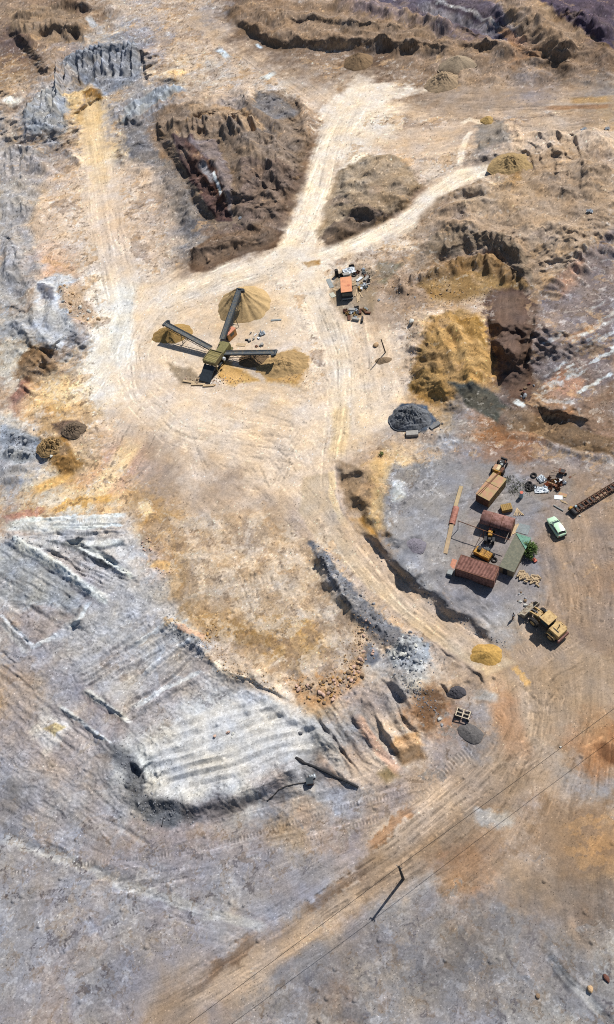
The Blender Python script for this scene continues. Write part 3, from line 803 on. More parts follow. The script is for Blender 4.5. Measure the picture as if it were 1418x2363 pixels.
def stroke(pts, w, col, alpha=.6, wob=.6, ragged=0.0):
    P = pl(pts)
    win = box_of(P, w * 2 + 2)
    if win is None: return
    d, s, t, tot = seg_dist(P, GX[win] + WB1[win] * wob, GY[win] + WB2[win] * wob)
    if ragged: d = d - FINE[win] * ragged
    k = (1 - sstep(w * .35, w, d)) * alpha * sstep(0, min(w * 2, tot * .3), t + w * .3) * sstep(0, min(w * 2, tot * .3), tot - t + w * .3)
    CO[win] = CO[win] * (1 - k[..., None]) + np.array(PAL[col] if isinstance(col, str) else col, float) * k[..., None]

for a in [
    ([(1240, 1850), (1418, 1830), (1418, 2060), (1300, 2040), (1220, 1960)], (150, 122, 98), .75, 2.0, 2.0, 2.0),
    ([(1180, 1540), (1418, 1500), (1418, 1700), (1300, 1760), (1220, 1720)], (170, 142, 114), .5, 2.5, 2.0, 2.0),
    ([(820, 1990), (900, 1930), (1010, 1860), (1030, 1880), (930, 1960), (850, 2020)], (132, 110, 92), .5, .8, 1.4, 1.6),
    ([(720, 2100), (860, 2000), (890, 2030), (760, 2130)], (140, 118, 104), .45, .8, 1.4, 1.6),
    # lower ground and the right-hand yard
    ([(0, 1900), (300, 1960), (600, 1960), (800, 1990), (620, 2150), (300, 2363), (0, 2363)], (152, 146, 149), .55, 3.0, 2.0, 1.5),
    ([(780, 2130), (1000, 2060), (1180, 2060), (1330, 2150), (1418, 2250), (1418, 2363), (500, 2363), (640, 2230)], (130, 122, 119), .6, 3.0, 2.0, 2.0),
    ([(1180, 2020), (1300, 2000), (1418, 2040), (1418, 2230), (1320, 2140), (1200, 2080)], (132, 116, 104), .6, 2.5, 2.0, 2.0),
    ([(900, 1960), (1080, 1850), (1190, 1720), (1250, 1800), (1130, 1900), (960, 2020), (700, 2180), (430, 2340), (330, 2363), (560, 2200)], (154, 131, 111), .75, 1.5, 1.5, 1.2),
    ([(890, 1080), (1060, 1060), (1180, 1060), (1250, 1160), (1240, 1340), (1180, 1400), (1090, 1430), (1000, 1390), (900, 1260), (880, 1200)], (146, 138, 136), .6, 1.5, 1.5, 1.5),
    ([(380, 372), (425, 400), (458, 500), (440, 530), (395, 510), (345, 395)], (134, 124, 118), .7, 1.0, 1.5, 1.2),
    ([(0, 330), (90, 350), (110, 420), (60, 520), (100, 620), (60, 690), (0, 700)], (162, 156, 156), .55, 1.5, 1.5, 1.5),
    ([(290, 290), (330, 285), (350, 330), (380, 380), (320, 400), (295, 350)], (130, 124, 124), .7, 1.0, 1.2, 1.0),
    ([(0, 1440), (200, 1480), (240, 1740), (160, 1860), (0, 1800)], (164, 156, 158), .5, 2.5, 2.0, 1.5),
    ([(0, 1195), (120, 1185), (290, 1190), (390, 1330), (470, 1470), (560, 1580), (690, 1640), (740, 1720), (600, 1800), (430, 1850), (330, 1740), (180, 1560), (60, 1440), (0, 1420)], (194, 190, 190), .5, 2.0, 2.0, 1.5),
    ([(190, 560), (320, 560), (340, 700), (330, 900), (230, 940), (180, 900), (230, 760)], (244, 228, 212), .6, 2.5, 2.0, 1.5),
    ([(100, 380), (360, 380), (420, 560), (300, 640), (180, 620), (90, 560)], (218, 190, 166), .5, 2.5, 2.0, 1.5),
    # yard, roads and the big masses
    ([(200, 640), (330, 600), (430, 640), (640, 600), (720, 600), (780, 700), (860, 760), (940, 760), (945, 900), (880, 1000), (780, 1060), (700, 1180), (480, 1050), (330, 960), (240, 860), (230, 760)], (236, 210, 184), .65, 2.5, 2.0, 1.0),
    ([(742, 250), (730, 330), (714, 400), (690, 470), (655, 560), (610, 600), (690, 604), (720, 565), (735, 500), (760, 400), (800, 310), (870, 240), (1000, 205), (900, 190), (800, 200)], (238, 218, 198), .7, 1.3, 1.4, 1.6),
    ([(1145, 376), (1070, 391), (1010, 424), (940, 489), (860, 534), (730, 581), (712, 600), (745, 612), (860, 572), (950, 532), (1020, 468), (1080, 424), (1150, 400)], (234, 211, 188), .75, .7, 1.0, 1.1),
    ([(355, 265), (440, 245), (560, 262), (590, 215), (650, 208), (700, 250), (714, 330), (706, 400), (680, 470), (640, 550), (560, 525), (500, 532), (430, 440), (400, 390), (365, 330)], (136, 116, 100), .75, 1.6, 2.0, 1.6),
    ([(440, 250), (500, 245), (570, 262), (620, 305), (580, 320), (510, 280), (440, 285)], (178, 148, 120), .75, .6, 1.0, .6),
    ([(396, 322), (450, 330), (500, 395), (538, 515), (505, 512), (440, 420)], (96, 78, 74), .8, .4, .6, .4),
    ([(440, 335), (500, 330), (540, 420), (535, 500), (500, 400)], (136, 122, 122), .6, .6, .8, .5),
    ([(560, 380), (700, 400), (650, 540), (560, 515)], (120, 100, 90), .5, 1.0, 1.2, .8),
    ([(440, 585), (500, 545), (600, 528), (655, 535), (640, 570), (560, 590), (470, 628), (440, 630)], (122, 100, 84), .8, .6, 1.0, .6),
    ([(780, 400), (850, 355), (930, 365), (975, 430), (930, 485), (860, 525), (760, 572), (732, 545), (750, 460)], (160, 138, 114), .7, 1.0, 1.6, 1.2),
    ([(770, 520), (840, 480), (900, 500), (840, 530), (760, 572), (735, 550)], (124, 106, 94), .6, .6, 1.0, .6),
    ([(960, 470), (1100, 425), (1180, 440), (1230, 360), (1320, 330), (1418, 400), (1418, 510), (1360, 600), (1240, 672), (1170, 620), (1140, 590), (1040, 600), (950, 640), (900, 600), (990, 560)], (174, 148, 124), .7, .9, 1.4, 1.2),
    ([(985, 545), (1050, 530), (1160, 545), (1210, 600), (1235, 668), (1165, 612), (1130, 580), (1030, 592), (990, 590)], (136, 118, 100), .6, .8, 1.2, 1.2),
    ([(960, 655), (1040, 608), (1140, 598), (1230, 672), (1120, 680), (1000, 690)], (142, 112, 78), .7, .8, 1.0, .8),
    ([(1100, 290), (1160, 280), (1180, 330), (1130, 345), (1104, 350)], (140, 130, 122), .6, 1.0, 1.4, 1.4),
    ([(860, 0), (1120, 0), (1200, 100), (1060, 75), (950, 50)], (104, 92, 98), .92, .8, 1.0, .5),
    ([(1240, 0), (1418, 0), (1418, 115), (1340, 80), (1280, 40)], (94, 80, 88), .92, .8, 1.0, .5),
    ([(515, 20), (560, 5), (740, 10), (900, 55), (1050, 100), (1180, 130), (1060, 140), (900, 118), (760, 118), (640, 115), (560, 80)], (148, 122, 100), .7, 1.2, 1.5, 1.2),
    ([(1130, 5), (1230, 5), (1340, 120), (1290, 140), (1200, 80)], (152, 126, 104), .7, .9, 1.2, 1.0),
    ([(20, 30), (90, 15), (170, 25), (215, 60), (190, 100), (90, 100), (30, 70)], (150, 126, 104), .7, 1.2, 1.5, 1.0),
    ([(1240, 690), (1330, 610), (1418, 530), (1418, 960), (1330, 940), (1250, 900), (1215, 830)], (138, 122, 117), .8, 1.0, 1.0, .6),
    ([(1180, 1060), (1300, 1080), (1418, 1090), (1418, 1520), (1330, 1480), (1250, 1380), (1240, 1250), (1250, 1160)], (154, 130, 112), .65, 1.5, 1.5, 1.0),
    ([(890, 1080), (1060, 1060), (1100, 1130), (1040, 1300), (1000, 1390), (900, 1260), (880, 1200)], (152, 147, 147), .6, 1.2, 1.5, 1.0),
    ([(410, 1240), (520, 1200), (660, 1210), (760, 1340), (830, 1440), (800, 1520), (660, 1570), (560, 1540), (470, 1470), (410, 1400)], (194, 168, 142), .55, 1.2, 1.5, 1.2),
    ([(430, 1190), (660, 1170), (790, 1340), (800, 1420), (640, 1430), (500, 1420), (430, 1340)], (208, 182, 156), .6, 2.5, 2.0, 2.0),
    ([(420, 1400), (560, 1430), (700, 1420), (760, 1500), (660, 1540), (520, 1490)], (178, 142, 98), .5, 1.2, 1.8, 2.5),
    ([(770, 1090), (782, 1185), (815, 1242), (852, 1280), (900, 1332), (960, 1388), (1060, 1456), (1140, 1502), (1190, 1530), (1120, 1560), (1080, 1530), (990, 1476), (920, 1416), (850, 1356), (790, 1296), (728, 1244), (690, 1180), (700, 1100)], (205, 180, 152), .75, .5, .4),
    ([(948, 890), (955, 830), (1000, 740), (1060, 715), (1108, 725), (1128, 790), (1135, 880), (1070, 895), (1040, 920), (1010, 935), (960, 925)], (164, 130, 88), .85, .8, 1.0, .7),
    ([(990, 790), (1040, 730), (1100, 740), (1125, 830), (1130, 890), (1080, 890), (1040, 820)], (190, 150, 98), .8, 1.2, 1.0, 1.2),
    ([(945, 900), (960, 870), (1020, 860), (1040, 920), (980, 925)], (180, 140, 88), .7, .8, 1.0, .8),
    ([(1050, 735), (1110, 735), (1125, 800), (1070, 780)], (150, 114, 66), .7, .7, 1.0, .8),
    ([(1112, 690), (1130, 668), (1190, 668), (1238, 690), (1240, 740), (1226, 800), (1214, 855), (1216, 885), (1245, 905), (1240, 940), (1180, 925), (1152, 880), (1140, 800), (1122, 745)], (112, 90, 78), .85, .7, 1.2, 1.5),
    ([(1042, 890), (1090, 885), (1140, 905), (1170, 940), (1150, 975), (1080, 940)], (96, 90, 80), .9, .6, .8, .3),
    ([(1150, 940), (1250, 960), (1418, 1010), (1418, 1060), (1300, 1030), (1180, 990)], (124, 100, 78), .85, .7, .8, .5),
    ([(906, 960), (925, 935), (985, 935), (1010, 975), (985, 995), (930, 1000), (910, 985)], (104, 104, 108), .95, .35, .8, .3),
    ([(1250, 890), (1300, 850), (1350, 880), (1330, 915), (1270, 915)], (186, 144, 120), .7, .8, 1.0, .5),
    ([(1290, 640), (1340, 610), (1330, 660), (1290, 690)], (186, 142, 116), .6, 1.5),
    ([(1330, 930), (1418, 880), (1418, 1000), (1350, 985)], (138, 112, 94), .8, .8, 1.0, .5),
    ([(120, 975), (185, 970), (195, 1005), (150, 1020)], 'b', .8, .6, .8, .4),
    ([(100, 1010), (150, 1010), (195, 1070), (160, 1100), (120, 1080)], 'd', .65, .8, 1.0, .6),
    ([(30, 870), (70, 800), (110, 815), (130, 850), (60, 890)], (142, 114, 88), .75, .8, 1.2, 1.0),
    ([(20, 920), (60, 880), (80, 920), (40, 960)], (152, 108, 92), .6, 1.0, 1.0, .7),
    ([(715, 1250), (735, 1258), (790, 1330), (850, 1400), (910, 1440), (990, 1490), (985, 1520), (950, 1540), (890, 1480), (840, 1450), (780, 1370), (740, 1310)], (122, 119, 122), .85, .5, 1.0, 1.0),
    ([(900, 1510), (930, 1455), (990, 1490), (990, 1520), (960, 1560), (910, 1540)], (190, 188, 186), .6, .6, 1.0, .9),
    ([(840, 1490), (860, 1485), (880, 1520), (860, 1535), (842, 1530)], 'k', .85, .4, .6, .3),
    ([(660, 1560), (760, 1555), (840, 1510), (830, 1580), (760, 1625), (690, 1625)], (196, 150, 108), .7, .8, .8, .5),
    ([(960, 1610), (1000, 1570), (1030, 1620), (1010, 1680), (960, 1690)], (118, 90, 68), .7, 1.0, 1.0, .6),
    ([(910, 1700), (960, 1690), (980, 1720), (930, 1745), (900, 1730)], (202, 160, 120), .85, .5, .6),
    ([(905, 1740), (970, 1720), (985, 1750), (930, 1765)], (150, 118, 88), .8, .5, .6),
    ([(870, 1790), (900, 1770), (925, 1790), (890, 1805)], (150, 128, 96), .7, .6, .6),
    ([(1005, 2000), (1060, 1930), (1145, 1910), (1180, 1960), (1150, 2020), (1080, 2065), (1020, 2050)], (156, 128, 104), .55, .8, 1.4, 1.8),
    ([(410, 1650), (560, 1600), (700, 1650), (740, 1710), (600, 1790), (430, 1840), (350, 1790), (360, 1700)], (212, 206, 203), .65, 1.4, 1.0, .6),
    ([(255, 1725), (300, 1735), (330, 1780), (340, 1830), (420, 1860), (460, 1890), (380, 1910), (310, 1880), (280, 1790)], (112, 111, 114), .85, .8, 1.0, .5),
    ([(420, 1870), (520, 1840), (600, 1840), (520, 1890), (430, 1900)], (122, 112, 110), .6, 1.0, 1.0, .8),
    ([(625, 1835), (660, 1815), (690, 1830), (650, 1855)], 'k', .7, .4, .6, .4),
    ([(720, 1775), (760, 1760), (770, 1790), (730, 1800)], 'k', .5, .6, .6, .4),
    ([(98, 1680), (128, 1668), (150, 1680), (125, 1700)], (156, 132, 88), .9, .3, .5, .3),
    ([(60, 1690), (110, 1640), (160, 1670), (140, 1720), (110, 1740)], 'W', .45, 1.0, 1.2, .8),
    ([(0, 1265), (50, 1260), (130, 1310), (190, 1370), (150, 1440), (60, 1400), (0, 1380)], (146, 147, 150), .6, 1.2, 1.0, .6),
    ([(30, 1420), (110, 1390), (170, 1420), (140, 1455), (80, 1485)], 'l', .5, .8, 1.0, .5),
    ([(110, 1248), (200, 1258), (285, 1250), (290, 1262), (210, 1275), (280, 1312), (260, 1318), (180, 1275)], (120, 120, 122), .75, .4, .6, .3),
    ([(85, 655), (135, 632), (178, 645), (150, 690), (170, 760), (140, 815), (90, 790)], (198, 195, 196), .75, 1.0, 1.0, .6),
    ([(140, 665), (175, 660), (235, 740), (220, 755), (175, 740), (145, 710)], (194, 166, 140), .7, .8, 1.2, 1.2),
    ([(90, 660), (125, 665), (128, 700), (98, 695)], (120, 116, 122), .7, .5, .6, .4),
    ([(0, 985), (60, 995), (95, 1010), (90, 1060), (40, 1080), (0, 1060)], (152, 154, 160), .7, .8, 1.0, .4),
    ([(150, 225), (200, 210), (240, 230), (230, 300), (180, 290)], (206, 172, 124), .6, 1.2, 1.4, 1.2),
    ([(195, 215), (235, 210), (238, 235), (200, 235)], (128, 98, 62), .7, .6, .8, .5),
    ([(140, 150), (200, 115), (320, 105), (330, 180), (300, 195), (240, 225), (210, 200)], (140, 140, 146), .75, 1.4, 1.5, 1.0),
    ([(80, 230), (130, 205), (160, 250), (150, 310), (70, 310), (55, 270)], (158, 158, 160), .6, 1.4, 1.2, .9),
    ([(300, 240), (400, 205), (430, 210), (340, 260), (280, 285)], (160, 160, 162), .75, 1.0, 1.0, .8),
    ([(390, 165), (420, 158), (432, 170), (410, 178)], (240, 198, 150), .8, .8),
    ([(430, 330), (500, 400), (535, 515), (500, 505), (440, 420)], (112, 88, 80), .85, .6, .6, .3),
    ([(590, 210), (650, 225), (690, 260), (640, 290), (590, 260)], 'k', .6, 1.0, 1.0, .6),
    ([(690, 1190), (720, 1230), (850, 1240), (840, 1180)], 'T', .3, 1.0),
    ([(880, 600), (930, 610), (890, 650), (850, 650)], (130, 118, 98), .7, .8, .8, .5),
    ([(770, 630), (830, 610), (880, 640), (860, 720), (800, 740), (765, 690)], (158, 136, 112), .7, .8, .8, .4),
    ([(980, 660), (1100, 620), (1180, 660), (1100, 690), (1000, 700)], (166, 132, 88), .6, 1.5, 1.2, .8),
    ([(700, 605), (740, 600), (738, 612), (708, 620)], (190, 150, 104), .8, .4, .8, .8),
    ([(620, 820), (680, 800), (715, 830), (690, 890), (620, 880), (600, 850)], (196, 150, 90), .65, .9, 1.0, .6),
    ([(510, 830), (560, 850), (600, 880), (540, 890), (500, 870)], (204, 160, 100), .7, .7, .8, .5),
    ([(385, 840), (440, 850), (470, 890), (420, 885)], (150, 130, 108), .6, .7, .8, .5),
    ([(880, 1060), (905, 1080), (890, 1150), (880, 1230), (850, 1230), (860, 1130), (850, 1070)], (204, 170, 124), .6, .8, 1.0, .8),
    ([(780, 1060), (850, 1090), (850, 1150), (800, 1170), (780, 1110)], (164, 136, 108), .7, .8, 1.0, .5),
    ([(840, 1190), (870, 1240), (830, 1240), (810, 1200)], (170, 126, 72), .7, .6, .8, .5),
    ([(905, 1110), (930, 1110), (935, 1150), (905, 1160)], (206, 204, 198), .6, .6, .8, .6),
    ([(1215, 1120), (1310, 1090), (1330, 1140), (1230, 1160)], (146, 136, 130), .4, 1.0),
    ([(1100, 1060), (1160, 1000), (1240, 1010), (1230, 1060), (1160, 1075)], (150, 110, 84), .5, 1.2, 1.2, .9),
    ([(930, 1250), (970, 1230), (980, 1275), (940, 1280)], 'k', .6, .5, .5, .4),
]:
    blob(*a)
for a in [
    # roads and dust
    ([(845, 170), (800, 260), (757, 340), (738, 420), (712, 500), (682, 575), (640, 610)], 4.4, 'S', .8),
    ([(690, 590), (600, 620), (480, 655), (400, 680), (340, 720)], 5.5, 'S', .75),
    ([(1150, 385), (1070, 402), (1000, 445), (930, 512), (820, 560), (715, 598)], 2.9, 'S', .85),
    ([(900, 200), (860, 230), (800, 300)], 6, 'S', .35, 1.2, 1.5),
    ([(700, 600), (735, 700), (785, 800), (790, 900), (782, 1000)], 3.0, 'S', .7),
    ([(782, 920), (790, 1000), (775, 1060)], 2.2, 'Y', .7),
    ([(765, 1080), (768, 1150), (785, 1195), (830, 1250)], .8, 'Y', .5),
    ([(790, 1180), (850, 1275), (950, 1375), (1080, 1475), (1150, 1520)], 2.6, 'T', .7),
    ([(300, 640), (285, 700), (280, 780), (290, 860)], 3.4, 'W', .85),
    ([(255, 640), (240, 800), (215, 900)], 4.5, 'W', .55),
    ([(330, 800), (330, 880), (400, 950), (500, 980)], 4.5, 's', .5),
    ([(205, 215), (210, 280), (225, 360), (232, 440)], 3.0, (228, 196, 156), .5, 1.2, 1.2),
    ([(180, 290), (195, 240), (215, 225)], 1.5, 'o', .3),
    ([(1090, 300), (1065, 340), (1060, 390)], 1.0, 'S', .6),
    ([(1060, 290), (1080, 275), (1120, 285)], 1.0, 'S', .5),
    ([(1310, 232), (1418, 228)], 2.0, 'o', .6), ([(1250, 250), (1418, 245)], 1.2, 'R', .35),
    # mauve slopes at the top right
    ([(960, 5), (1060, 40), (1160, 80)], 2.6, 'L', .45, .8, .8), ([(1000, 0), (1090, 30), (1180, 78)], 1.0, 'g', .4, .8, .8),
    ([(1150, 60), (1180, 90), (1200, 110)], 1.6, 'r', .6), ([(1180, 85), (1215, 110)], 1.5, 'P', .5),
    # bright ledges of the grey benches
    ([(28, 1240), (130, 1300), (250, 1396)], .55, (222, 220, 216), .8, .3, .5), ([(180, 1262), (240, 1292), (308, 1336)], .4, (218, 216, 212), .8, .3, .5), ([(120, 1216), (200, 1218), (288, 1212)], .45, (220, 218, 214), .7, .3, .5),
    ([(60, 1205), (130, 1196), (290, 1190)], .7, (222, 220, 216), .6, .4, .6), ([(0, 1418), (44, 1462), (80, 1496), (140, 1462)], .45, (206, 202, 202), .7, .3, .5), ([(196, 1590), (250, 1632), (306, 1670)], .45, (206, 202, 202), .7, .3, .5),
    ([(140, 1628), (204, 1680), (262, 1720)], .4, (200, 196, 196), .7, .3, .5), ([(210, 1385), (190, 1420), (160, 1452)], .5, (200, 200, 202), .6, .3, .5), ([(460, 1484), (484, 1520), (520, 1552), (590, 1572)], .5, (222, 204, 188), .7, .3, .5),
    ([(310, 1490), (380, 1440), (440, 1428)], .5, (208, 205, 204), .6, .3, .6), ([(330, 1560), (400, 1500), (450, 1475)], .5, (206, 202, 202), .6, .3, .6), ([(300, 1635), (380, 1590), (470, 1545)], .6, (210, 206, 204), .6, .3, .6),
    # salt-white streaks on the brown flat, right
    ([(1330, 910), (1418, 860)], .5, 'G', .6, .6, .5), ([(1310, 790), (1380, 750)], 1.2, 'r', .45), ([(1230, 905), (1260, 925), (1330, 930)], .6, 'g', .5, .6, .8),
    ([(1186, 925), (1210, 945)], .8, 'G', .7, .5, .6),
    # ochre and rust
    ([(160, 1170), (220, 1140), (270, 1080), (320, 1000)], 3.0, 'Y', .75), ([(40, 960), (120, 900), (200, 860)], 4.0, 'Y', .6),
    ([(120, 1180), (160, 1165), (215, 1150)], 1.4, (218, 172, 112), .7, 1.2, 1.4), ([(0, 1192), (60, 1190), (115, 1180)], 1.0, (172, 128, 116), .5, 1.2, 1.6),
    ([(70, 1140), (130, 1110), (180, 1095)], 1.6, 'O', .6), ([(400, 1180), (420, 1300), (405, 1400)], 1.8, 'o', .5),
    ([(330, 1160), (345, 1190)], 1.4, 'Y', .7), ([(215, 1155), (260, 1150)], 1.2, 'O', .6),
    ([(350, 1300), (400, 1310)], 1.2, 'O', .5), ([(690, 1440), (760, 1500)], 2.2, 'O', .45, 1.2, 2.0), ([(520, 1440), (600, 1480), (660, 1520)], 1.8, 'd', .4, 1.2, 2.0),
    ([(640, 1450), (690, 1530)], 1.4, 'b', .35, 1.2, 2.0), ([(470, 1490), (550, 1540), (680, 1620)], 2.0, 's', .7),
    ([(1290, 1690), (1418, 1740)], 2.0, 'r', .4, .8, 1.0), ([(1300, 1960), (1418, 1935)], 1.0, (192, 150, 108), .45, 1.2, 1.6), ([(1290, 1910), (1418, 1885)], .8, (192, 150, 108), .4, 1.2, 1.6),
    ([(1320, 1985), (1418, 1985)], .8, (192, 150, 108), .4, 1.2, 1.6), ([(1395, 1735), (1430, 1755)], 1.8, (112, 78, 56), .7, .8, .6),
    ([(1150, 1590), (1180, 1680), (1200, 1760)], 2.6, 'r', .5), ([(1190, 1535), (1205, 1560), (1218, 1590)], .5, 'O', .45, 1.0, 1.0),
    ([(1010, 1700), (1080, 1780), (1000, 1830)], 2.5, 't', .4),
    ([(860, 1960), (960, 1890), (1060, 1820)], 3.0, 'T', .6), ([(700, 2110), (850, 1990)], 1.0, 'b', .4, .8, 1.2), ([(480, 2250), (600, 2160)], 1.1, 'b', .45, .8, 1.2),
    ([(440, 2300), (560, 2200)], 1.0, 'b', .3, .8, 1.2), ([(430, 2330), (650, 2190), (850, 2050)], 1.6, 'T', .45),
    ([(845, 1965), (880, 1930), (960, 1860)], 1.0, 'R', .4, .8, 1.2),
    # grey-white terraces
    ([(0, 1210), (120, 1215), (290, 1200)], 1.8, 'G', .7), ([(30, 1245), (120, 1300), (250, 1390)], 1.2, 'G', .8, .4),
    ([(150, 1250), (240, 1255), (290, 1245)], 1.0, 'G', .6), ([(200, 1260), (260, 1300), (310, 1335)], .7, 'G', .7, .3),
    ([(400, 1440), (450, 1460), (480, 1475)], .7, 'P', .5, .8, 1.2), ([(380, 1440), (420, 1430)], .9, 'o', .4, .8, 1.2),
    ([(700, 1640), (780, 1760), (800, 1800)], 1.6, 'g', .6), ([(820, 1650), (880, 1740), (930, 1790)], 1.0, 'P', .6, .4),
    ([(0, 1430), (60, 1500), (75, 1495)], .9, 'g', .6), ([(190, 1590), (300, 1665)], .8, 'g', .6, .3), ([(135, 1625), (250, 1715)], .5, 'g', .5, .3),
    ([(0, 1930), (60, 1950), (160, 1985), (330, 2055), (470, 2100)], .9, 'g', .6, .6, .5),
    ([(0, 1905), (80, 1945), (170, 1975)], .8, 'k', .5, .6, .6), ([(200, 1990), (260, 2010), (340, 2040)], .8, 'k', .5, .6, .6),
    ([(0, 1790), (50, 1840), (90, 1870)], 1.2, 'k', .5, .8, .7),
    ([(460, 2110), (560, 2120), (620, 2150)], .9, 'g', .6), ([(1260, 2200), (1330, 2280), (1400, 2350)], .7, 'g', .7, .3),
    ([(1255, 2195), (1285, 2235), (1330, 2290)], .9, 'K', .5, .4), ([(1110, 1600), (1140, 1610)], 1.2, 'g', .7, .6, .5),
    ([(1090, 1880), (1150, 1890), (1180, 1870)], 1.6, 'g', .6, .8, .8),
    ([(495, 405), (515, 460)], .55, 'W', .9, .3, .3), ([(462, 375), (500, 430)], 1.4, 'h', .6),
    ([(500, 110), (530, 135)], 1.5, 'G', .8, .6, .5), ([(610, 180), (630, 170)], 1.5, 'G', .7, .6, .6), ([(205, 40), (225, 70)], 1.6, 'g', .6, .6, .7),
    ([(590, 100), (605, 112)], .7, 'G', .7),
    ([(55, 225), (30, 240), (10, 225)], 2.0, 'W', .6),
]:
    stroke(*a)

rk_ = random.Random(21)
for k in range(20):          # many thin salt streaks running down the brown flat
    x0 = rk_.uniform(1215, 1400); y0 = 905 - (x0 - 1230) * .62 + rk_.uniform(-110, 70); l_ = rk_.uniform(25, 110)
    stroke([(x0, y0), (x0 + l_ * .5, y0 - l_ * .3 + rk_.uniform(-4, 4)), (x0 + l_, y0 - l_ * .58)], rk_.uniform(.18, .55), rk_.choice(['G', 'g', 'g']), rk_.uniform(.2, .5), .8, rk_.uniform(.5, 1.3))
def ruts(pts, spread, n, seed, lo=.10, hi=.26, dark=.5):
    """single wheel lines that wander along a way: (photo points, half width in metres, how many)"""
    r = random.Random(seed); A = np.array(pts, float)
    Lp = np.concatenate([[0], np.cumsum(np.hypot(*np.diff(A, axis=0).T))])
    for k in range(n):
        a0 = r.uniform(0, .75) * Lp[-1]; a1 = min(Lp[-1], a0 + r.uniform(.15, .6) * Lp[-1])
        off = r.uniform(-1, 1) * spread; drift = r.uniform(-.5, .5) * spread * .6
        for pair in (0, 1.7):
            q = []
            for u in np.linspace(0, 1, 7):
                x = a0 + (a1 - a0) * u
                p = np.array([np.interp(x, Lp, A[:, 0]), np.interp(x, Lp, A[:, 1])]); p2 = np.array([np.interp(x + 8, Lp, A[:, 0]), np.interp(x + 8, Lp, A[:, 1])]); p1 = np.array([np.interp(x - 8, Lp, A[:, 0]), np.interp(x - 8, Lp, A[:, 1])])
                d_ = p2 - p1; d_ /= np.hypot(*d_) + 1e-6
                q.append(tuple(p + np.array([-d_[1], d_[0]]) * (off + drift * u + pair) * 14.5))
            P = pl(q); win = box_of(P, 1.2)
            if win is None: continue
            w = r.uniform(lo, hi)
            d, s_, t, tot = seg_dist(P, GX[win] + WB1[win] * .25, GY[win] + WB2[win] * .25)
            kk_ = (1 - sstep(w * .5, w * 1.2, d)) * sstep(0, tot * .2, t) * sstep(0, tot * .2, tot - t) * sstep(-.25, .15, FINE[win])
            RUT[win] += kk_ * (r.uniform(-1, 0) if r.random() < dark else r.uniform(0, 1))
            HT[win] -= kk_ * .045
RUT = np.zeros(PX.shape)
for i_, (p_, w_) in enumerate(ROADS): ruts(p_, w_ * .8, int(8 + w_ * 1.5), 300 + i_)
for i_, (p_, w_, n_) in enumerate([
    ([(1180, 1540), (1230, 1640), (1190, 1760), (1080, 1860), (920, 1990), (690, 2130), (400, 2310)], 4.5, 22),
    ([(790, 1185), (850, 1280), (950, 1380), (1080, 1480), (1180, 1540)], 2.0, 12), ([(0, 1910), (200, 1985), (400, 2075), (600, 2150)], 4, 12), ([(0, 2020), (300, 1992), (640, 1910), (1010, 1795)], 4, 14),
    ([(60, 2230), (250, 2140), (420, 2040)], 4, 8), ([(1418, 1500), (1300, 1580), (1200, 1700)], 4, 10), ([(1418, 1660), (1250, 1760), (1100, 1880)], 4, 10), ([(1020, 2040), (1160, 1920), (1230, 1800)], 3, 8),
    ([(1300, 1250), (1330, 1350), (1290, 1480)], 4, 8), ([(280, 780), (190, 880), (60, 960)], 4, 8), ([(370, 920), (290, 1060), (160, 1170)], 4, 8), ([(450, 980), (500, 1120), (560, 1200)], 5, 8), ([(560, 1020), (680, 1150), (800, 1290)], 4, 8),
    ([(600, 1210), (640, 1350), (720, 1500)], 6, 12), ([(430, 660), (330, 760), (330, 880), (430, 980), (600, 1000), (760, 930)], 3, 12), ([(1250, 960), (1330, 900), (1418, 860)], 2, 6),
    ([(180, 1560), (300, 1460), (420, 1400)], 3, 10), ([(300, 1650), (420, 1520), (470, 1490)], 3, 8), ([(860, 2110), (1060, 2000), (1200, 1900)], 3, 8), ([(0, 1680), (110, 1780), (230, 1900), (300, 2000)], 4, 8)]): ruts(p_, w_, n_, 400 + i_)

# ------------------------------------------------------------------ mottling: damp and dry patches, dust, grit
C0 = CO.copy()
sat = (C0.max(-1) - C0.min(-1)) / C0.max(-1)
grey = np.clip(1 - sat / .16, 0, 1)              # how far a place is grey clay rather than sand
lowr = sstep(1250, 1750, PY)
def mixto(col, k):
    global CO
    CO = CO * (1 - k[..., None]) + np.array(col, float) * k[..., None]
warp1 = fbm(GX, GY, 3.0, 4, 501, .6); warp2 = fbm(GX, GY, 3.0, 4, 511, .6)
mA = fbm(GX + warp1 * 2.5, GY + warp2 * 2.5, 6.0, 5, 521, .6)
mB = fbm(GX + warp2 * 2, GY - warp1 * 2, 2.6, 5, 531, .65)
mC = fbm(GX - warp2, GY + warp1, 11.0, 4, 541, .55)
mD = fbm(GX + warp2, GY + warp1, 1.0, 4, 551, .75)
mE = fbm(GX + warp2 * 1.5, GY + warp1 * 1.5, 1.8, 5, 561, .65)
mF = fbm(GX, GY, .45, 2, 571, .7)
calm = (1 - .65 * FLAT) * (1 - .8 * FURM) * (1 - .45 * GREYZ) * (1 - .55 * np.clip(RG * 2.4, 0, 1))
lum0 = C0.mean(-1)
ing = (.08 + .92 * grey) * calm * sstep(104, 138, lum0)
mA = mA * calm; mB = mB * (1 - .4 * FLAT); mE = mE * calm; mC = mC * calm; mD = mD * (1 - .45 * FLAT); mF = mF * (1 - .4 * FLAT); mB = mB * (1 - .25 * lowr); mD = mD * (1 - .35 * lowr)
mixto((148, 136, 128), .60 * (1 - .45 * grey) * sstep(.12, .19, mA) * (.30 + .70 * lowr) * (.5 + .5 * sstep(-.1, .1, mD)))
mixto((192, 188, 190), .60 * sstep(.12, .19, mB) * ing * (1 - .5 * lowr))
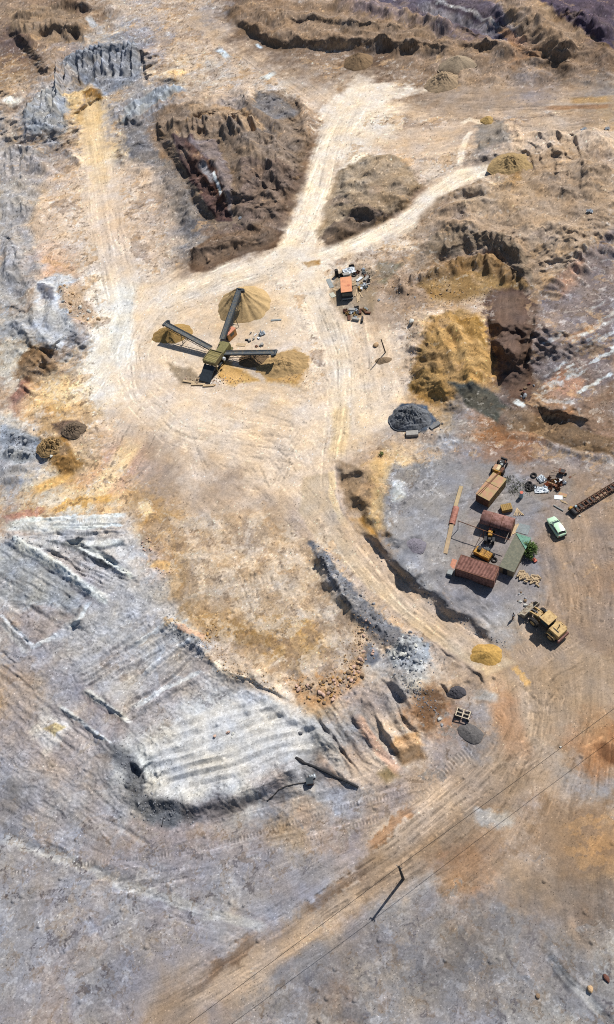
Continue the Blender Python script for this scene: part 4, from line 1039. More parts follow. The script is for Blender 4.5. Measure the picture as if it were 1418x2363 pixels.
mixto((108, 101, 104), .70 * sstep(.17, .23, -mB) * ing * (.35 + .65 * lowr) * sstep(-.12, .02, mD))
mixto((206, 168, 130), .35 * sstep(.12, .22, -mA) * (1 - grey) * (1 - .8 * lowr))
mixto((152, 130, 114), .35 * sstep(.15, .22, mC) * (1 - .6 * grey))
mixto((226, 214, 204), .22 * sstep(.16, .24, mE) * (1 - .6 * lowr))
mixto((120, 100, 84), .28 * sstep(.18, .25, -mE) * (1 - .5 * grey))
# local contrast of the materials: each colour pushed away from its blurred surroundings
for kb, am in ((12, .45), (4, .35)):
    for ch in range(3): CO[..., ch] += am * (CO[..., ch] - blur(CO[..., ch], kb))
PIT = np.zeros(PX.shape)
zone([(380, 1180), (640, 1180), (730, 1260), (850, 1470), (830, 1560), (690, 1620), (560, 1560), (460, 1470), (400, 1380)], PIT, 1, 3.0)
mG = fbm(GX + warp1 * 2, GY + warp2 * 2, 3.4, 5, 581, .62)
mixto((226, 204, 182), PIT * .55 * sstep(.03, .16, mG))
mixto((158, 130, 104), PIT * .40 * sstep(.06, .18, -mG))
mixto((192, 154, 108), PIT * .25 * sstep(.06, .18, mE))
gain = 1 + .10 * mA + .16 * mB + .19 * mD + .08 * mC + .10 * mF
gain += (.030 * st1 + .022 * st2 + .036 * st3) * SK
gain += .045 * sstep(1.2, 2.0, st2) * SK - .05 * sstep(1.2, 2.0, -st2) * SK
gain += .09 * TRK + .13 * np.clip(RUT, -1.3, 1.3) + .03 * np.clip(rill, -2, 2) * slope
gain += .035 * np.clip(_rg.standard_normal(PX.shape), -2, 2) * (.6 + RG)
gain += .10 * rk * np.clip(RG * 2, 0, 1)  # rugged ground: crests lighter, hollows darker
CO = CO * np.clip(gain, .5, 1.5)[..., None]
peb = _rg.random(PX.shape)
dens = .002 + .016 * np.clip(RG * 1.6, 0, 1) + .010 * sstep(.0, .2, mA)
CO = CO * np.where(peb < dens, .62, np.where(peb > 1 - dens * .8, 1.28, 1.0))[..., None]
for ch in range(3): CO[..., ch] += .30 * (CO[..., ch] - blur(CO[..., ch], 1))
# warm / cool drift
dr = (fbm(GX, GY, 4.5, 4, 601) + .25 * st3 * coh * .4)[..., None]
CO = CO * (1 + dr * np.array([.05, .0, -.09]))
ALB = np.clip(lin(np.clip(CO, 8, 252)) / KLIGHT, .012, .75)
# ------------------------------------------------------------------ materials
def newmat(name):
    m = bpy.data.materials.new(name); m.use_nodes = True
    return m, m.node_tree.nodes, m.node_tree.links, m.node_tree.nodes['Principled BSDF']

def mat(name, col, rough=.7, metal=0.0, var=.25, scale=3.0, rust=None, rust_amt=.4, bump=.15, spec=.3, dust=.0):
    """painted / worn surface: base colour with blotches, optional rust or dirt patches, light bump"""
    m, N, L, p = newmat(name)
    tc = N.new('ShaderNodeTexCoord')
    n1 = N.new('ShaderNodeTexNoise'); n1.inputs['Scale'].default_value = scale; n1.inputs['Detail'].default_value = 6; n1.inputs['Roughness'].default_value = .65
    L.new(tc.outputs['Object'], n1.inputs['Vector'])
    cr = N.new('ShaderNodeValToRGB')
    cr.color_ramp.elements[0].position = .3; cr.color_ramp.elements[1].position = .7
    cr.color_ramp.elements[0].color = tuple(c * (1 - var) for c in col[:3]) + (1,)
    cr.color_ramp.elements[1].color = tuple(min(.9, c * (1 + var)) for c in col[:3]) + (1,)
    L.new(n1.outputs['Fac'], cr.inputs['Fac'])
    out = cr.outputs['Color']
    if rust:
        n2 = N.new('ShaderNodeTexNoise'); n2.inputs['Scale'].default_value = scale * 1.7; n2.inputs['Detail'].default_value = 8; n2.inputs['Roughness'].default_value = .7
        L.new(tc.outputs['Object'], n2.inputs['Vector'])
        r2 = N.new('ShaderNodeValToRGB'); r2.color_ramp.elements[0].position = .62 - rust_amt * .4; r2.color_ramp.elements[1].position = .72 - rust_amt * .3
        L.new(n2.outputs['Fac'], r2.inputs['Fac'])
        mx = N.new('ShaderNodeMix'); mx.data_type = 'RGBA'
        L.new(r2.outputs['Color'], mx.inputs[0]); L.new(out, mx.inputs[6]); mx.inputs[7].default_value = rust
        out = mx.outputs[2]
    L.new(out, p.inputs['Base Color'])
    p.inputs['Roughness'].default_value = rough; p.inputs['Metallic'].default_value = metal
    p.inputs['Specular IOR Level'].default_value = spec
    if bump:
        bp = N.new('ShaderNodeBump'); bp.inputs['Strength'].default_value = bump; bp.inputs['Distance'].default_value = .05
        n3 = N.new('ShaderNodeTexNoise'); n3.inputs['Scale'].default_value = scale * 6; n3.inputs['Detail'].default_value = 4
        L.new(tc.outputs['Object'], n3.inputs['Vector']); L.new(n3.outputs['Fac'], bp.inputs['Height']); L.new(bp.outputs['Normal'], p.inputs['Normal'])
    return m

def earth_mat(name):
    m, N, L, p = newmat(name)
    at_ = N.new('ShaderNodeVertexColor'); at_.layer_name = 'earth'
    tc = N.new('ShaderNodeTexCoord')
    n1 = N.new('ShaderNodeTexNoise'); n1.inputs['Scale'].default_value = 5.0; n1.inputs['Detail'].default_value = 5; n1.inputs['Roughness'].default_value = .75
    L.new(tc.outputs['Object'], n1.inputs['Vector'])
    mr = N.new('ShaderNodeMapRange'); mr.inputs['From Min'].default_value = .3; mr.inputs['From Max'].default_value = .7
    mr.inputs['To Min'].default_value = .80; mr.inputs['To Max'].default_value = 1.2
    L.new(n1.outputs['Fac'], mr.inputs['Value'])
    mu = N.new('ShaderNodeVectorMath'); mu.operation = 'SCALE'
    L.new(at_.outputs['Color'], mu.inputs[0]); L.new(mr.outputs['Result'], mu.inputs['Scale'])
    L.new(mu.outputs['Vector'], p.inputs['Base Color'])
    p.inputs['Roughness'].default_value = 1.0; p.inputs['Specular IOR Level'].default_value = .08
    bp = N.new('ShaderNodeBump'); bp.inputs['Strength'].default_value = .5; bp.inputs['Distance'].default_value = .12
    n3 = N.new('ShaderNodeTexNoise'); n3.inputs['Scale'].default_value = 3.0; n3.inputs['Detail'].default_value = 6; n3.inputs['Roughness'].default_value = .7
    L.new(tc.outputs['Object'], n3.inputs['Vector']); L.new(n3.outputs['Fac'], bp.inputs['Height']); L.new(bp.outputs['Normal'], p.inputs['Normal'])
    return m

# ------------------------------------------------------------------ the ground sheet
def grid_mesh(name, X, Y, Z, colour, material):
    r, c = X.shape
    me = bpy.data.meshes.new(name)
    nv = r * c
    co = np.stack([X, Y, Z], -1).reshape(-1, 3).astype(np.float32)
    idx = np.arange(nv).reshape(r, c)
    q = np.stack([idx[1:, :-1], idx[1:, 1:], idx[:-1, 1:], idx[:-1, :-1]], -1).reshape(-1, 4)
    nf = len(q)
    me.vertices.add(nv); me.vertices.foreach_set('co', co.ravel())
    me.loops.add(nf * 4); me.loops.foreach_set('vertex_index', q.ravel().astype(np.int32))
    me.polygons.add(nf)
    me.polygons.foreach_set('loop_start', (np.arange(nf) * 4).astype(np.int32))
    me.polygons.foreach_set('use_smooth', np.ones(nf, bool))
    me.update(calc_edges=True)
    ca = me.color_attributes.new('earth', 'FLOAT_COLOR', 'POINT')
    rgba = np.concatenate([colour.reshape(-1, 3), np.ones((nv, 1))], 1).astype(np.float32)
    ca.data.foreach_set('color', rgba.ravel())
    me.materials.append(material)
    o = bpy.data.objects.new(name, me); COL.objects.link(o)
    return o

EARTH = earth_mat('quarry_earth')
kk = 1 - HM / CAM_H
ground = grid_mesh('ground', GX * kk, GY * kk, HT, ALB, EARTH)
ground['kind'] = 'structure'
# ------------------------------------------------------------------ mesh building helpers
class MB:
    def __init__(self): self.v = []; self.f = []
    def add(self, vs, fs, M=None):
        b = len(self.v)
        self.v += [tuple(M @ Vector(p)) if M is not None else tuple(p) for p in vs]
        self.f += [tuple(b + i for i in f) for f in fs]
        return self
    def box(self, x0, x1, y0, y1, z0, z1, M=None):
        vs = [(x, y, z) for z in (z0, z1) for y in (y0, y1) for x in (x0, x1)]
        return self.add(vs, [(0, 2, 3, 1), (4, 5, 7, 6), (0, 1, 5, 4), (2, 6, 7, 3), (0, 4, 6, 2), (1, 3, 7, 5)], M)
    def bar(self, a, b, w, h, up=(0, 0, 1)):
        """square bar from a to b"""
        a = Vector(a); b = Vector(b); d = (b - a); L = d.length; d.normalize()
        u = Vector(up)
        if abs(d.dot(u)) > .98: u = Vector((1, 0, 0))
        s = d.cross(u).normalized(); t = s.cross(d)
        vs = [p + s * (w * .5 * i) + t * (h * .5 * j) for p in (a, b) for i, j in ((-1, -1), (1, -1), (1, 1), (-1, 1))]
        return self.add(vs, [(3, 2, 1, 0), (4, 5, 6, 7), (0, 1, 5, 4), (1, 2, 6, 5), (2, 3, 7, 6), (3, 0, 4, 7)])
    def cyl(self, a, b, r, n=12, r2=None, cap=True):
        a = Vector(a); b = Vector(b); d = (b - a).normalized()
        u = Vector((0, 0, 1)) if abs(d.z) < .9 else Vector((1, 0, 0))
        s = d.cross(u).normalized(); t = d.cross(s)
        r2 = r if r2 is None else r2
        vs = []
        for p, q in ((a, r), (b, r2)):
            for i in range(n):
                an = 2 * math.pi * i / n
                vs.append(p + s * (q * math.cos(an)) + t * (q * math.sin(an)))
        fs = [(i, (i + 1) % n, n + (i + 1) % n, n + i) for i in range(n)]
        if cap: fs += [tuple(range(n - 1, -1, -1)), tuple(range(n, 2 * n))]
        return self.add(vs, fs)
    def tube(self, path, r, n=6):
        P = [Vector(p) for p in path]
        vs = []; m = len(P)
        for k in range(m):
            d = (P[min(k + 1, m - 1)] - P[max(k - 1, 0)]).normalized()
            u = Vector((0, 0, 1)) if abs(d.z) < .9 else Vector((1, 0, 0))
            s = d.cross(u).normalized(); t = d.cross(s)
            for i in range(n):
                an = 2 * math.pi * i / n
                vs.append(P[k] + s * (r * math.cos(an)) + t * (r * math.sin(an)))
        fs = [(k * n + i, k * n + (i + 1) % n, (k + 1) * n + (i + 1) % n, (k + 1) * n + i) for k in range(m - 1) for i in range(n)]
        fs += [tuple(range(n - 1, -1, -1)), tuple(range((m - 1) * n, m * n))]
        return self.add(vs, fs)
    def prism(self, poly, a, b, axis='x'):
        """outline (two other axes in order) extruded from a to b"""
        n = len(poly)
        def mk(q, p):
            return {'x': (q, p[0], p[1]), 'y': (p[0], q, p[1]), 'z': (p[0], p[1], q)}[axis]
        vs = [mk(a, p) for p in poly] + [mk(b, p) for p in poly]
        fs = [(i, (i + 1) % n, n + (i + 1) % n, n + i) for i in range(n)] + [tuple(range(n - 1, -1, -1)), tuple(range(n, 2 * n))]
        return self.add(vs, fs)
    def loft(self, rings, cap=True):
        n = len(rings[0]); vs = [p for r in rings for p in r]; m = len(rings)
        fs = [(k * n + i, k * n + (i + 1) % n, (k + 1) * n + (i + 1) % n, (k + 1) * n + i) for k in range(m - 1) for i in range(n)]
        if cap: fs += [tuple(range(n - 1, -1, -1)), tuple(range((m - 1) * n, m * n))]
        return self.add(vs, fs)
    def build(self, name, material, parent=None, smooth=False, bevel=0.0, label=None):
        bm = bmesh.new()
        bv = [bm.verts.new(p) for p in self.v]
        for f in self.f:
            try: bm.faces.new([bv[i] for i in f])
            except ValueError: pass
        bmesh.ops.recalc_face_normals(bm, faces=bm.faces)
        if bevel:
            es = [e for e in bm.edges if len(e.link_faces) == 2 and e.calc_face_angle(0) > .6]
            bmesh.ops.bevel(bm, geom=es, offset=bevel, segments=1, affect='EDGES', clamp_overlap=True)
        me = bpy.data.meshes.new(name); bm.to_mesh(me); bm.free()
        if smooth: me.polygons.foreach_set('use_smooth', np.ones(len(me.polygons), bool))
        me.materials.append(material)
        o = bpy.data.objects.new(name, me); COL.objects.link(o)
        if parent is not None: o.parent = parent
        if label: o['label'] = label
        return o

def tag(o, label, cat, group=None):
    o['label'] = label; o['category'] = cat
    if group: o['group'] = group
    return o

def thing(name, label, cat, loc, rz=0.0, group=None):
    o = bpy.data.objects.new(name, None); COL.objects.link(o)
    o.empty_display_size = .3
    o.location = loc; o.rotation_euler = (0, 0, rz)
    return tag(o, label, cat, group)

def heading(p, q):
    """direction on the ground from one photo point to another"""
    a = gnd(*p); b = gnd(*q)
    return math.atan2(b.y - a.y, b.x - a.x)

def place(o, loc, rz=0.0, rx=0.0, ry=0.0):
    o.location = loc; o.rotation_euler = (rx, ry, rz)
    return o

# ------------------------------------------------------------------ shared materials
RUSTC = alb(120, 74, 50)
M_rust = mat('rusty_steel', alb(132, 88, 66), .85, 0, .35, 2.0, alb(92, 56, 42), .5)
M_rustpink = mat('weathered_red_paint', alb(170, 124, 114), .8, 0, .25, 1.0, alb(128, 86, 74), .45)
M_rustbrown = mat('brown_painted_sheet', alb(198, 146, 116), .8, 0, .18, .8, alb(186, 160, 112), .45)
M_rustwall = mat('tan_painted_sheet', alb(178, 148, 100), .8, 0, .25, 1.5, alb(120, 86, 60), .4)
M_corr = mat('red_brown_corrugated', alb(168, 118, 104), .8, 0, .2, 1.0, alb(128, 84, 72), .35)
M_orange = mat('faded_orange_paint', alb(238, 160, 116), .7, 0, .10, .9, alb(214, 140, 104), .3)
M_dark = mat('dark_grease', alb(52, 50, 52), .7, 0, .4, 4.0)
M_black = mat('black_rubber', alb(44, 43, 46), .9, 0, .3, 6.0, alb(96, 84, 72), .3)
M_steel = mat('worn_grey_steel', alb(112, 118, 126), .55, .2, .25, 2.0, alb(96, 84, 74), .3)
M_belt = mat('conveyor_belt_rubber', alb(92, 98, 104), .8, 0, .2, 1.5, alb(136, 124, 106), .35)
M_frame = mat('dark_painted_steel', alb(62, 68, 74), .6, .1, .3, 2.0)
M_yellow = mat('faded_yellow_paint', alb(206, 148, 50), .65, 0, .2, 1.5, alb(138, 92, 44), .4)
M_tanpaint = mat('sun_bleached_yellow_paint', alb(222, 184, 126), .7, 0, .15, 1.2, alb(184, 146, 96), .4)
M_conc = mat('rough_concrete', alb(176, 168, 160), .95, 0, .2, 2.0)
M_wood = mat('raw_timber', alb(206, 176, 140), .9, 0, .25, 3.0)
M_woodold = mat('old_timber', alb(176, 140, 84), .9, 0, .3, 2.0)
M_pole = mat('tarred_pole', alb(62, 58, 56), .9, 0, .3, 2.0)
M_white = mat('white_sheet', alb(240, 240, 242), .6, 0, .08, 1.0)
M_greysheet = mat('grey_sheet_metal', alb(156, 158, 156), .6, .1, .2, 1.5)
M_roofgrey = mat('weathered_grey_roof', alb(118, 116, 100), .9, 0, .16, 1.6, alb(138, 132, 112), .4)
M_green = mat('green_sheet_metal', alb(112, 160, 136), .6, 0, .15, 1.5, alb(86, 120, 104), .3)
M_glass = mat('dark_glass', alb(58, 76, 80), .12, 0, .1, 1.0, bump=0, spec=.6)
M_carpaint = mat('pale_green_car_paint', alb(212, 242, 204), .25, 0, .03, .6, bump=0, spec=.6)
M_plastic = mat('black_plastic', alb(40, 42, 42), .6, 0, .2, 3.0)
M_lampw = mat('clear_lamp', alb(225, 228, 226), .2, 0, .05, 2.0, bump=0)
M_lampr = mat('red_lamp', alb(150, 40, 34), .25, 0, .1, 2.0, bump=0)
M_blue = mat('pale_blue_paint', alb(176, 200, 206), .6, 0, .2, 3.0)
M_leaf = mat('leaf_green', alb(108, 130, 66), .9, 0, .45, 3.0, bump=0)
M_bark = mat('bark', alb(92, 76, 58), .9, 0, .3, 4.0)
M_redpaint = mat('red_paint', alb(212, 104, 78), .6, 0, .15, 3.0)
# ------------------------------------------------------------------ heaps of tipped material
def proj(p):
    c = RN.T @ (np.array(p, float) - np.array([0, 0, CAM_H]))
    return CX + FPX * c[0] / -c[2], CY - FPX * c[1] / -c[2]

def heap(name, label, cx, cy, rx, ry, H, col, sharp=1.0, seed=1, gully=.12, rough=.06, rot=0.0, group=None, notch=None, colvar=.14):
    """cone of loose material; rx, ry in metres, base centre at a photo point"""
    base = gnd(cx, cy)
    n_r, n_a = 44, 128
    rr = np.linspace(0, 1.06, n_r)[:, None]; aa = np.linspace(0, 2 * np.pi, n_a + 1)[None, :]
    ox, oy = seed * 31.7, seed * 12.1
    edge = 1 + .10 * fbm(np.cos(aa) * 1.4 + ox, np.sin(aa) * 1.4 + oy, 1.0, 3, seed) * 2
    x = rr * np.cos(aa) * rx * edge; y = rr * np.sin(aa) * ry * edge
    ca, sa = math.cos(rot), math.sin(rot)
    X = x * ca - y * sa; Y = x * sa + y * ca
    r = rr * np.ones_like(aa)
    prof = np.clip(1 - r, 0, 1) ** sharp
    prof = prof - .16 * np.exp(-(r / .13) ** 2) * (1 if sharp >= 1 else 0)
    g = fbm(np.cos(aa) * 3.2 + ox + r * .4, np.sin(aa) * 3.2 + oy, .5, 3, seed + 3) * np.clip(r * 1.6, 0, 1) * np.clip(1.06 - r, 0, 1) * 2
    big = fbm(X + ox, Y + oy, max(rx, ry) * .7, 3, seed + 21)
    Z = H * (prof + .45 * gully * g * (.4 + 1.2 * np.clip(.5 + big, 0, 1)) + .16 * big * np.clip(1 - r, 0, 1) * np.clip(r * 3, 0, 1))
    if notch:
        for a0, wd_, dp in notch:
            da = np.angle(np.exp(1j * (aa - a0)))
            Z = Z - H * dp * np.exp(-(da / wd_) ** 2) * np.clip(r * 3, 0, 1) * np.clip(1 - r, 0, 1)
    Z = Z + rough * H * fbm(X + ox, Y + oy, max(rx, ry) * .22, 4, seed + 7, .6) * np.clip(1.1 - r, 0, 1) * 2
    Z = Z - .10 * (r > 1.0) - .02
    k = 1 + colvar * (fbm(X + ox, Y + oy, max(rx, ry) * .5, 4, seed + 9, .6) + .25 * g + .8 * fbm(X, Y, .3, 2, seed + 11))
    C = np.clip(lin(np.clip(np.array(col, float) * k[..., None], 5, 250)) / KLIGHT, .01, .8)
    o = grid_mesh(name, X[:, :], Y[:, :], np.broadcast_to(Z, X.shape).copy(), C, EARTH)
    o.location = base
    return tag(o, label, 'heap', group)

heap('sand_heap', 'tallest golden sand cone, topped by the head of the long upper conveyor', 564, 703, 5.9, 5.6, 4.6, (204, 170, 124), 1.0, 2, .16, .04,
     notch=[(-2.0, .35, .30), (-1.0, .3, .22), (2.6, .25, .15)])
heap('sand_heap', 'small dark golden heap beneath the left conveyor head', 398, 771, 4.4, 2.8, 2.2, (176, 140, 88), 1.1, 3, .12, .06)
heap('sand_heap', 'low clumpy ochre heap spread past the end of the right conveyor', 655, 842, 5.8, 3.8, 1.3, (184, 150, 106), 1.5, 4, .2, .26)
heap('sand_heap', 'dark earth mound in the shade under the right conveyor', 585, 830, 3.0, 2.1, 1.2, (128, 104, 80), .9, 5, .14, .12)
heap('sand_heap', 'pale brown sand cone with a broken slumped peak, on the upper right flat', 1022, 193, 4.6, 4.2, 3.0, (184, 156, 126), 1.0, 6, .12, .10, notch=[(-2.2, .3, .3)])
heap('sand_heap', 'smooth rounded grey-brown heap just behind the slumped sand cone', 1056, 158, 4.6, 4.0, 2.4, (172, 150, 126), .8, 7, .06, .04)
heap('sand_heap', 'brown heap tipped at the foot of the long spoil ridge', 828, 144, 4.0, 4.2, 2.4, (148, 120, 92), .9, 8, .12, .06)
heap('sand_heap', 'striped ochre heap tipped at the end of the curved side road', 1180, 388, 4.6, 4.8, 2.2, (178, 148, 106), 1.0, 9, .2, .2)
heap('sand_heap', 'small tan heap beside the curving track, above the terraced bank', 1126, 277, 1.6, 1.6, .9, (196, 160, 104), 1.0, 10, .1, .06)
heap('sand_heap', 'round bright ochre heap standing in the middle of the lower road', 1122, 1511, 2.4, 1.9, 1.3, (204, 160, 92), .9, 11, .05, .05)
heap('coal_heap', 'small black heap just above the wheeled steel frame', 1052, 1598, 1.5, 1.0, .8, (84, 80, 84), .8, 12, .08, .14)
heap('coal_heap', 'flat dark grey heap just below the wheeled steel frame', 1086, 1692, 1.9, 1.3, .55, (110, 104, 102), .7, 13, .08, .12, rot=-.6)
heap('rock_heap', 'big grey-black heap of broken stone at the edge of the sandy yard', 948, 968, 3.6, 3.0, 2.0, (112, 112, 116), .8, 14, .2, .35, colvar=.45)
heap('gravel_heap', 'low purplish grey heap on the grey ground west of the gantry', 956, 1260, 1.8, 1.5, .6, (136, 128, 136), .8, 15, .08, .15)
heap('gravel_heap', 'small brown heap by the leaning pole', 885, 832, 1.7, .9, .5, (146, 122, 98), .9, 16, .1, .15)
heap('gravel_heap', 'dark brown earth heap at the top of the orange slope, far left', 172, 997, 2.2, 2.0, .9, (118, 100, 84), .7, 17, .2, .5)
heap('gravel_heap', 'olive brown lumpy heap between the grey blocks and the orange slope', 122, 1032, 3.0, 2.4, .9, (158, 128, 90), .7, 18, .3, .8, colvar=.4)
# ------------------------------------------------------------------ screening plant
hub = gnd(510, 822)
hub.z = ground_h(510, 822)
sp = thing('screening_plant', 'dark screening plant with three long conveyors among sand heaps', 'machine', hub)
def lc(px, py, z):
    """photo point at a height, in the plant's own coordinates"""
    return at(px, py, z + hub.z) - hub
def conveyor(tail, head, w, legs, label):
    a, b = Vector(tail), Vector(head)
    d = (b - a); L = d.length; d.normalize()
    s = d.cross(Vector((0, 0, 1))).normalized(); u = s.cross(d)
    fr = MB()
    for sg in (-1, 1):
        off = s * (sg * (w * .5 + .10))
        fr.bar(a + off + u * .12, b + off + u * .12, .10, .30, u)
        fr.bar(a + off - u * .55 + d * 1.0, b + off - u * .55 - d * 1.2, .07, .07, u)
        n = int(L / 1.1)
        for k in range(n):
            p = a + d * (1.0 + (L - 2.2) * k / n) + off; q = a + d * (1.0 + (L - 2.2) * (k + 1) / n) + off
            fr.bar(p - u * .55, q + u * .0, .05, .05, u) if k % 2 else fr.bar(p + u * .0, q - u * .55, .05, .05, u)
    for k in range(int(L / 1.4) + 1):
        p = a + d * (k * 1.4)
        fr.bar(p - s * (w * .5 + .1) - u * .1, p + s * (w * .5 + .1) - u * .1, .07, .07, u)
    c = fr.build('conveyor', M_frame, sp, label=label)
    bl = MB()
    prof = [(-.5, .16), (-.28, .03), (.28, .03), (.5, .16)]
    vs = []
    for p in (a, b): vs += [p + s * (w * x) + u * (z + .1) for x, z in prof] + [p + s * (w * x) + u * (z + .06) for x, z in prof]
    bl.add(vs, [(0, 1, 9, 8), (1, 2, 10, 9), (2, 3, 11, 10), (4, 12, 13, 5), (5, 13, 14, 6), (6, 14, 15, 7), (0, 8, 12, 4), (3, 7, 15, 11)])
    bl.build('belt', M_belt, c)
    pu = MB(); pu.cyl(b - s * (w * .5 + .22), b + s * (w * .5 + .22), .27, 14); pu.box(-.3, .3, -.22, .22, -.25, .35, Matrix.Translation(b + s * (w * .5 + .35) - d * .3))
    pu.build('head_drum', M_frame, c)
    for t, spread in legs:
        lg = MB(); p = a + d * (L * t)
        g0 = -.02
        for sg in (-1, 1):
            lg.bar(p + s * (sg * (w * .5 + .05)) - u * .3, (p.x + s.x * sg * spread, p.y + s.y * sg * spread, g0), .10, .10)
        lg.bar((p.x - s.x * spread, p.y - s.y * spread, .5), (p.x + s.x * spread, p.y + s.y * spread, .5), .08, .08)
        lg.build('support_leg', M_frame, c)
conveyor(lc(514, 783, 1.7), lc(554, 668, 4.9), .95, [(.5, .9)], 'longest conveyor, climbing to the tall sand cone')
conveyor(lc(487, 804, 1.3), lc(381, 747, 3.3), .8, [(.62, .8)], None)
conveyor(lc(515, 816, 1.2), lc(636, 814, 2.8), .9, [(.6, .8)], None)
# screen box with its bar grid, hopper, engine
g00, g10 = lc(486, 805, 3.0), lc(513, 812, 3.0)
ex = (g10 - g00); ex.z = 0; ang_g = math.atan2(ex.y, ex.x)
MG = Matrix.Translation((g00.x, g00.y, 0)) @ Matrix.Rotation(ang_g, 4, 'Z')
b = MB()
b.box(0, 2.7, -.12, 0, 2.0, 3.0, MG); b.box(0, 2.7, -3.0, -2.9, 2.0, 2.75, MG)
b.box(-.12, 0, -3.0, 0, 2.0, 2.95, MG); b.box(2.7, 2.82, -3.0, 0, 2.0, 2.95, MG)
b.box(.1, 2.6, -2.85, -.15, 1.95, 2.02, MG)
for x in (.1, 2.6):
    for y in (-.2, -2.8): b.box(x - .09, x + .09, y - .09, y + .09, -.02, 2.0, MG)
b.build('screen_box', mat('dusty_olive_steel', alb(134, 120, 84), .8, 0, .3, 2.0), sp)
b = MB()
for k in range(11): b.box(.12 + k * .24, .19 + k * .24, -2.88, -.12, 2.72, 2.86, MG)
for y in (-.9, -1.9): b.box(.02, 2.68, y - .05, y + .05, 2.66, 2.72, MG)
b.build('bar_grid', mat('dusty_grid_bars', alb(204, 184, 124), .8, 0, .2, 2.0), sp)
b = MB(); b.box(.4, 2.2, .3, 3.6, .5, 1.9, MG); b.box(.2, 2.4, .2, 3.8, .35, .5, MG)
b.box(.0, .45, 2.6, 3.4, 1.2, 1.9, MG)
b.build('engine_housing', mat('olive_housing', alb(132, 122, 76), .7, 0, .3, 2.0), sp, bevel=.04)
b = MB()
for x in (.5, 2.1): b.box(x - .12, x + .12, -5.0, 4.0, .0, .35, MG)
b.box(.4, 2.2, -5.2, -3.0, .35, .5, MG)
b.build('chassis', M_frame, sp)
b = MB(); b.prism([(-3.1, 2.0), (-3.1, 1.85), (-6.0, .25), (-6.0, .4)], .1, 2.6, 'x')
for i in range(len(b.v)): b.v[i] = tuple(MG @ Vector(b.v[i]))
b.build('feed_chute', M_frame, sp)
b = MB(); b.cyl(MG @ Vector((3.0, -.6, 1.9)), MG @ Vector((3.4, -.6, 1.9)), .34, 14); b.build('drive_motor', M_white, sp, smooth=False)
for x in (-.05, 2.45):
    for y in (1.2, 2.6):
        w = MB(); w.cyl(MG @ Vector((x, y, .45)), MG @ Vector((x + .3, y, .45)), .45, 16); w.build('wheel', M_black, sp)

def box_hut(name, label, cat, sw_px, se_px, depth, H, roofm, wallm, roof_over=.06, z0=0.0):
    """hut whose front base edge runs between two photo points; local x along the front, y to the back"""
    a = gnd(*sw_px); bq = gnd(*se_px); W = math.hypot(bq.x - a.x, bq.y - a.y); rz = math.atan2(bq.y - a.y, bq.x - a.x)
    t = thing(name, label, cat, a, rz)
    b = MB(); b.box(0, W, 0, depth, -.15, H); b.build('wall', wallm, t, bevel=.02)
    r = MB(); r.box(-roof_over, W + roof_over, -roof_over, depth + roof_over, H + .003, H + .09); ro = r.build('roof', roofm, t, bevel=.02)
    return t, W, ro

# small orange cabin by the plant
t, W, ro = box_hut('plant_cabin', 'little orange roofed cabin right beside the screening plant', 'cabin', (519, 783), (531, 789), 2.3, 1.7, mat('orange_cabin_roof', alb(228, 150, 118), .7, 0, .12, 1.0), mat('orange_cabin_wall', alb(232, 168, 106), .7, 0, .12, 1.0))
MB().box(.5, 1.1, -.03, .0, .1, 1.5).build('door', M_dark, t)
MB().box(W, W + .03, .6, 1.6, .8, 1.4).build('window', M_glass, t)
# orange roofed hut among the scrap
t, W, ro = box_hut('site_hut', 'orange roofed site hut with a dark glazed front among scrap', 'hut', (791, 694), (815, 691), 4.4, 2.1, M_orange, M_dark, .08)
MB().box(.08, W - .08, -.05, .0, 1.05, 1.85).build('window', M_glass, t)
MB().box(-.03, W + .03, -.16, -.0, .25, .6).build('bumper', M_greysheet, t, bevel=.02)
MB().box(1.35, 1.75, 1.6, 2.1, 2.195, 2.24).build('hatch', mat('hatch_orange', alb(214, 128, 96), .7), t, bevel=.01)
MB().box(-.04, .0, 2.2, 3.0, .1, 1.8).build('door', M_dark, t)
for y in (.6, 3.4):
    for x in (-.12, W - .1):
        w = MB(); w.cyl((x, y, .3), (x + .22, y, .3), .32, 14); w.build('wheel', M_black, t)

# ------------------------------------------------------------------ yard sheds and containers
def corrugated(n, L, H, amp, m=4):
    """trapezoid wave as (along, out) points"""
    pts = []
    p = L / n
    for k in range(n):
        pts += [(k * p, 0), (k * p + p * .42, 0), (k * p + p * .5, amp), (k * p + p * .92, amp)]
    pts.append((L, 0))
    return pts
a = gnd(1050.6, 1328); bq = gnd(1138.2, 1360.5)
LA = math.hypot(bq.x - a.x, bq.y - a.y); rzA = math.atan2(bq.y - a.y, bq.x - a.x)
ca = thing('shipping_container', 'red-brown corrugated container with ribbed roof on the yard', 'container', a, rzA)
DA, HA = 2.5, 2.3
b = MB()
for y, sg in ((0, -1), (DA, 1)):
    pts = corrugated(26, LA - .2, HA, .05)
    vs = [(x + .1, y + sg * o, z) for x, o in pts for z in (.12, HA - .1)]
    b.add(vs, [(2 * i, 2 * i + 2, 2 * i + 3, 2 * i + 1) for i in range(len(pts) - 1)])
b.box(.02, LA - .02, .03, DA - .03, .05, HA - .12)
b.build('body', M_corr, ca)
b = MB()
pts = corrugated(12, DA - .16, 0, .055)
vs = [(x, y + .08, HA - .06 + o) for y, o in pts for x in (.08, LA - .08)]
b.add(vs, [(2 * i, 2 * i + 1, 2 * i + 3, 2 * i + 2) for i in range(len(pts) - 1)])
b.build('roof', M_corr, ca)
b = MB()
for x in (0, LA - .12):
    for y in (-.06, DA - .06): b.box(x, x + .12, y, y + .12, -.1, HA)
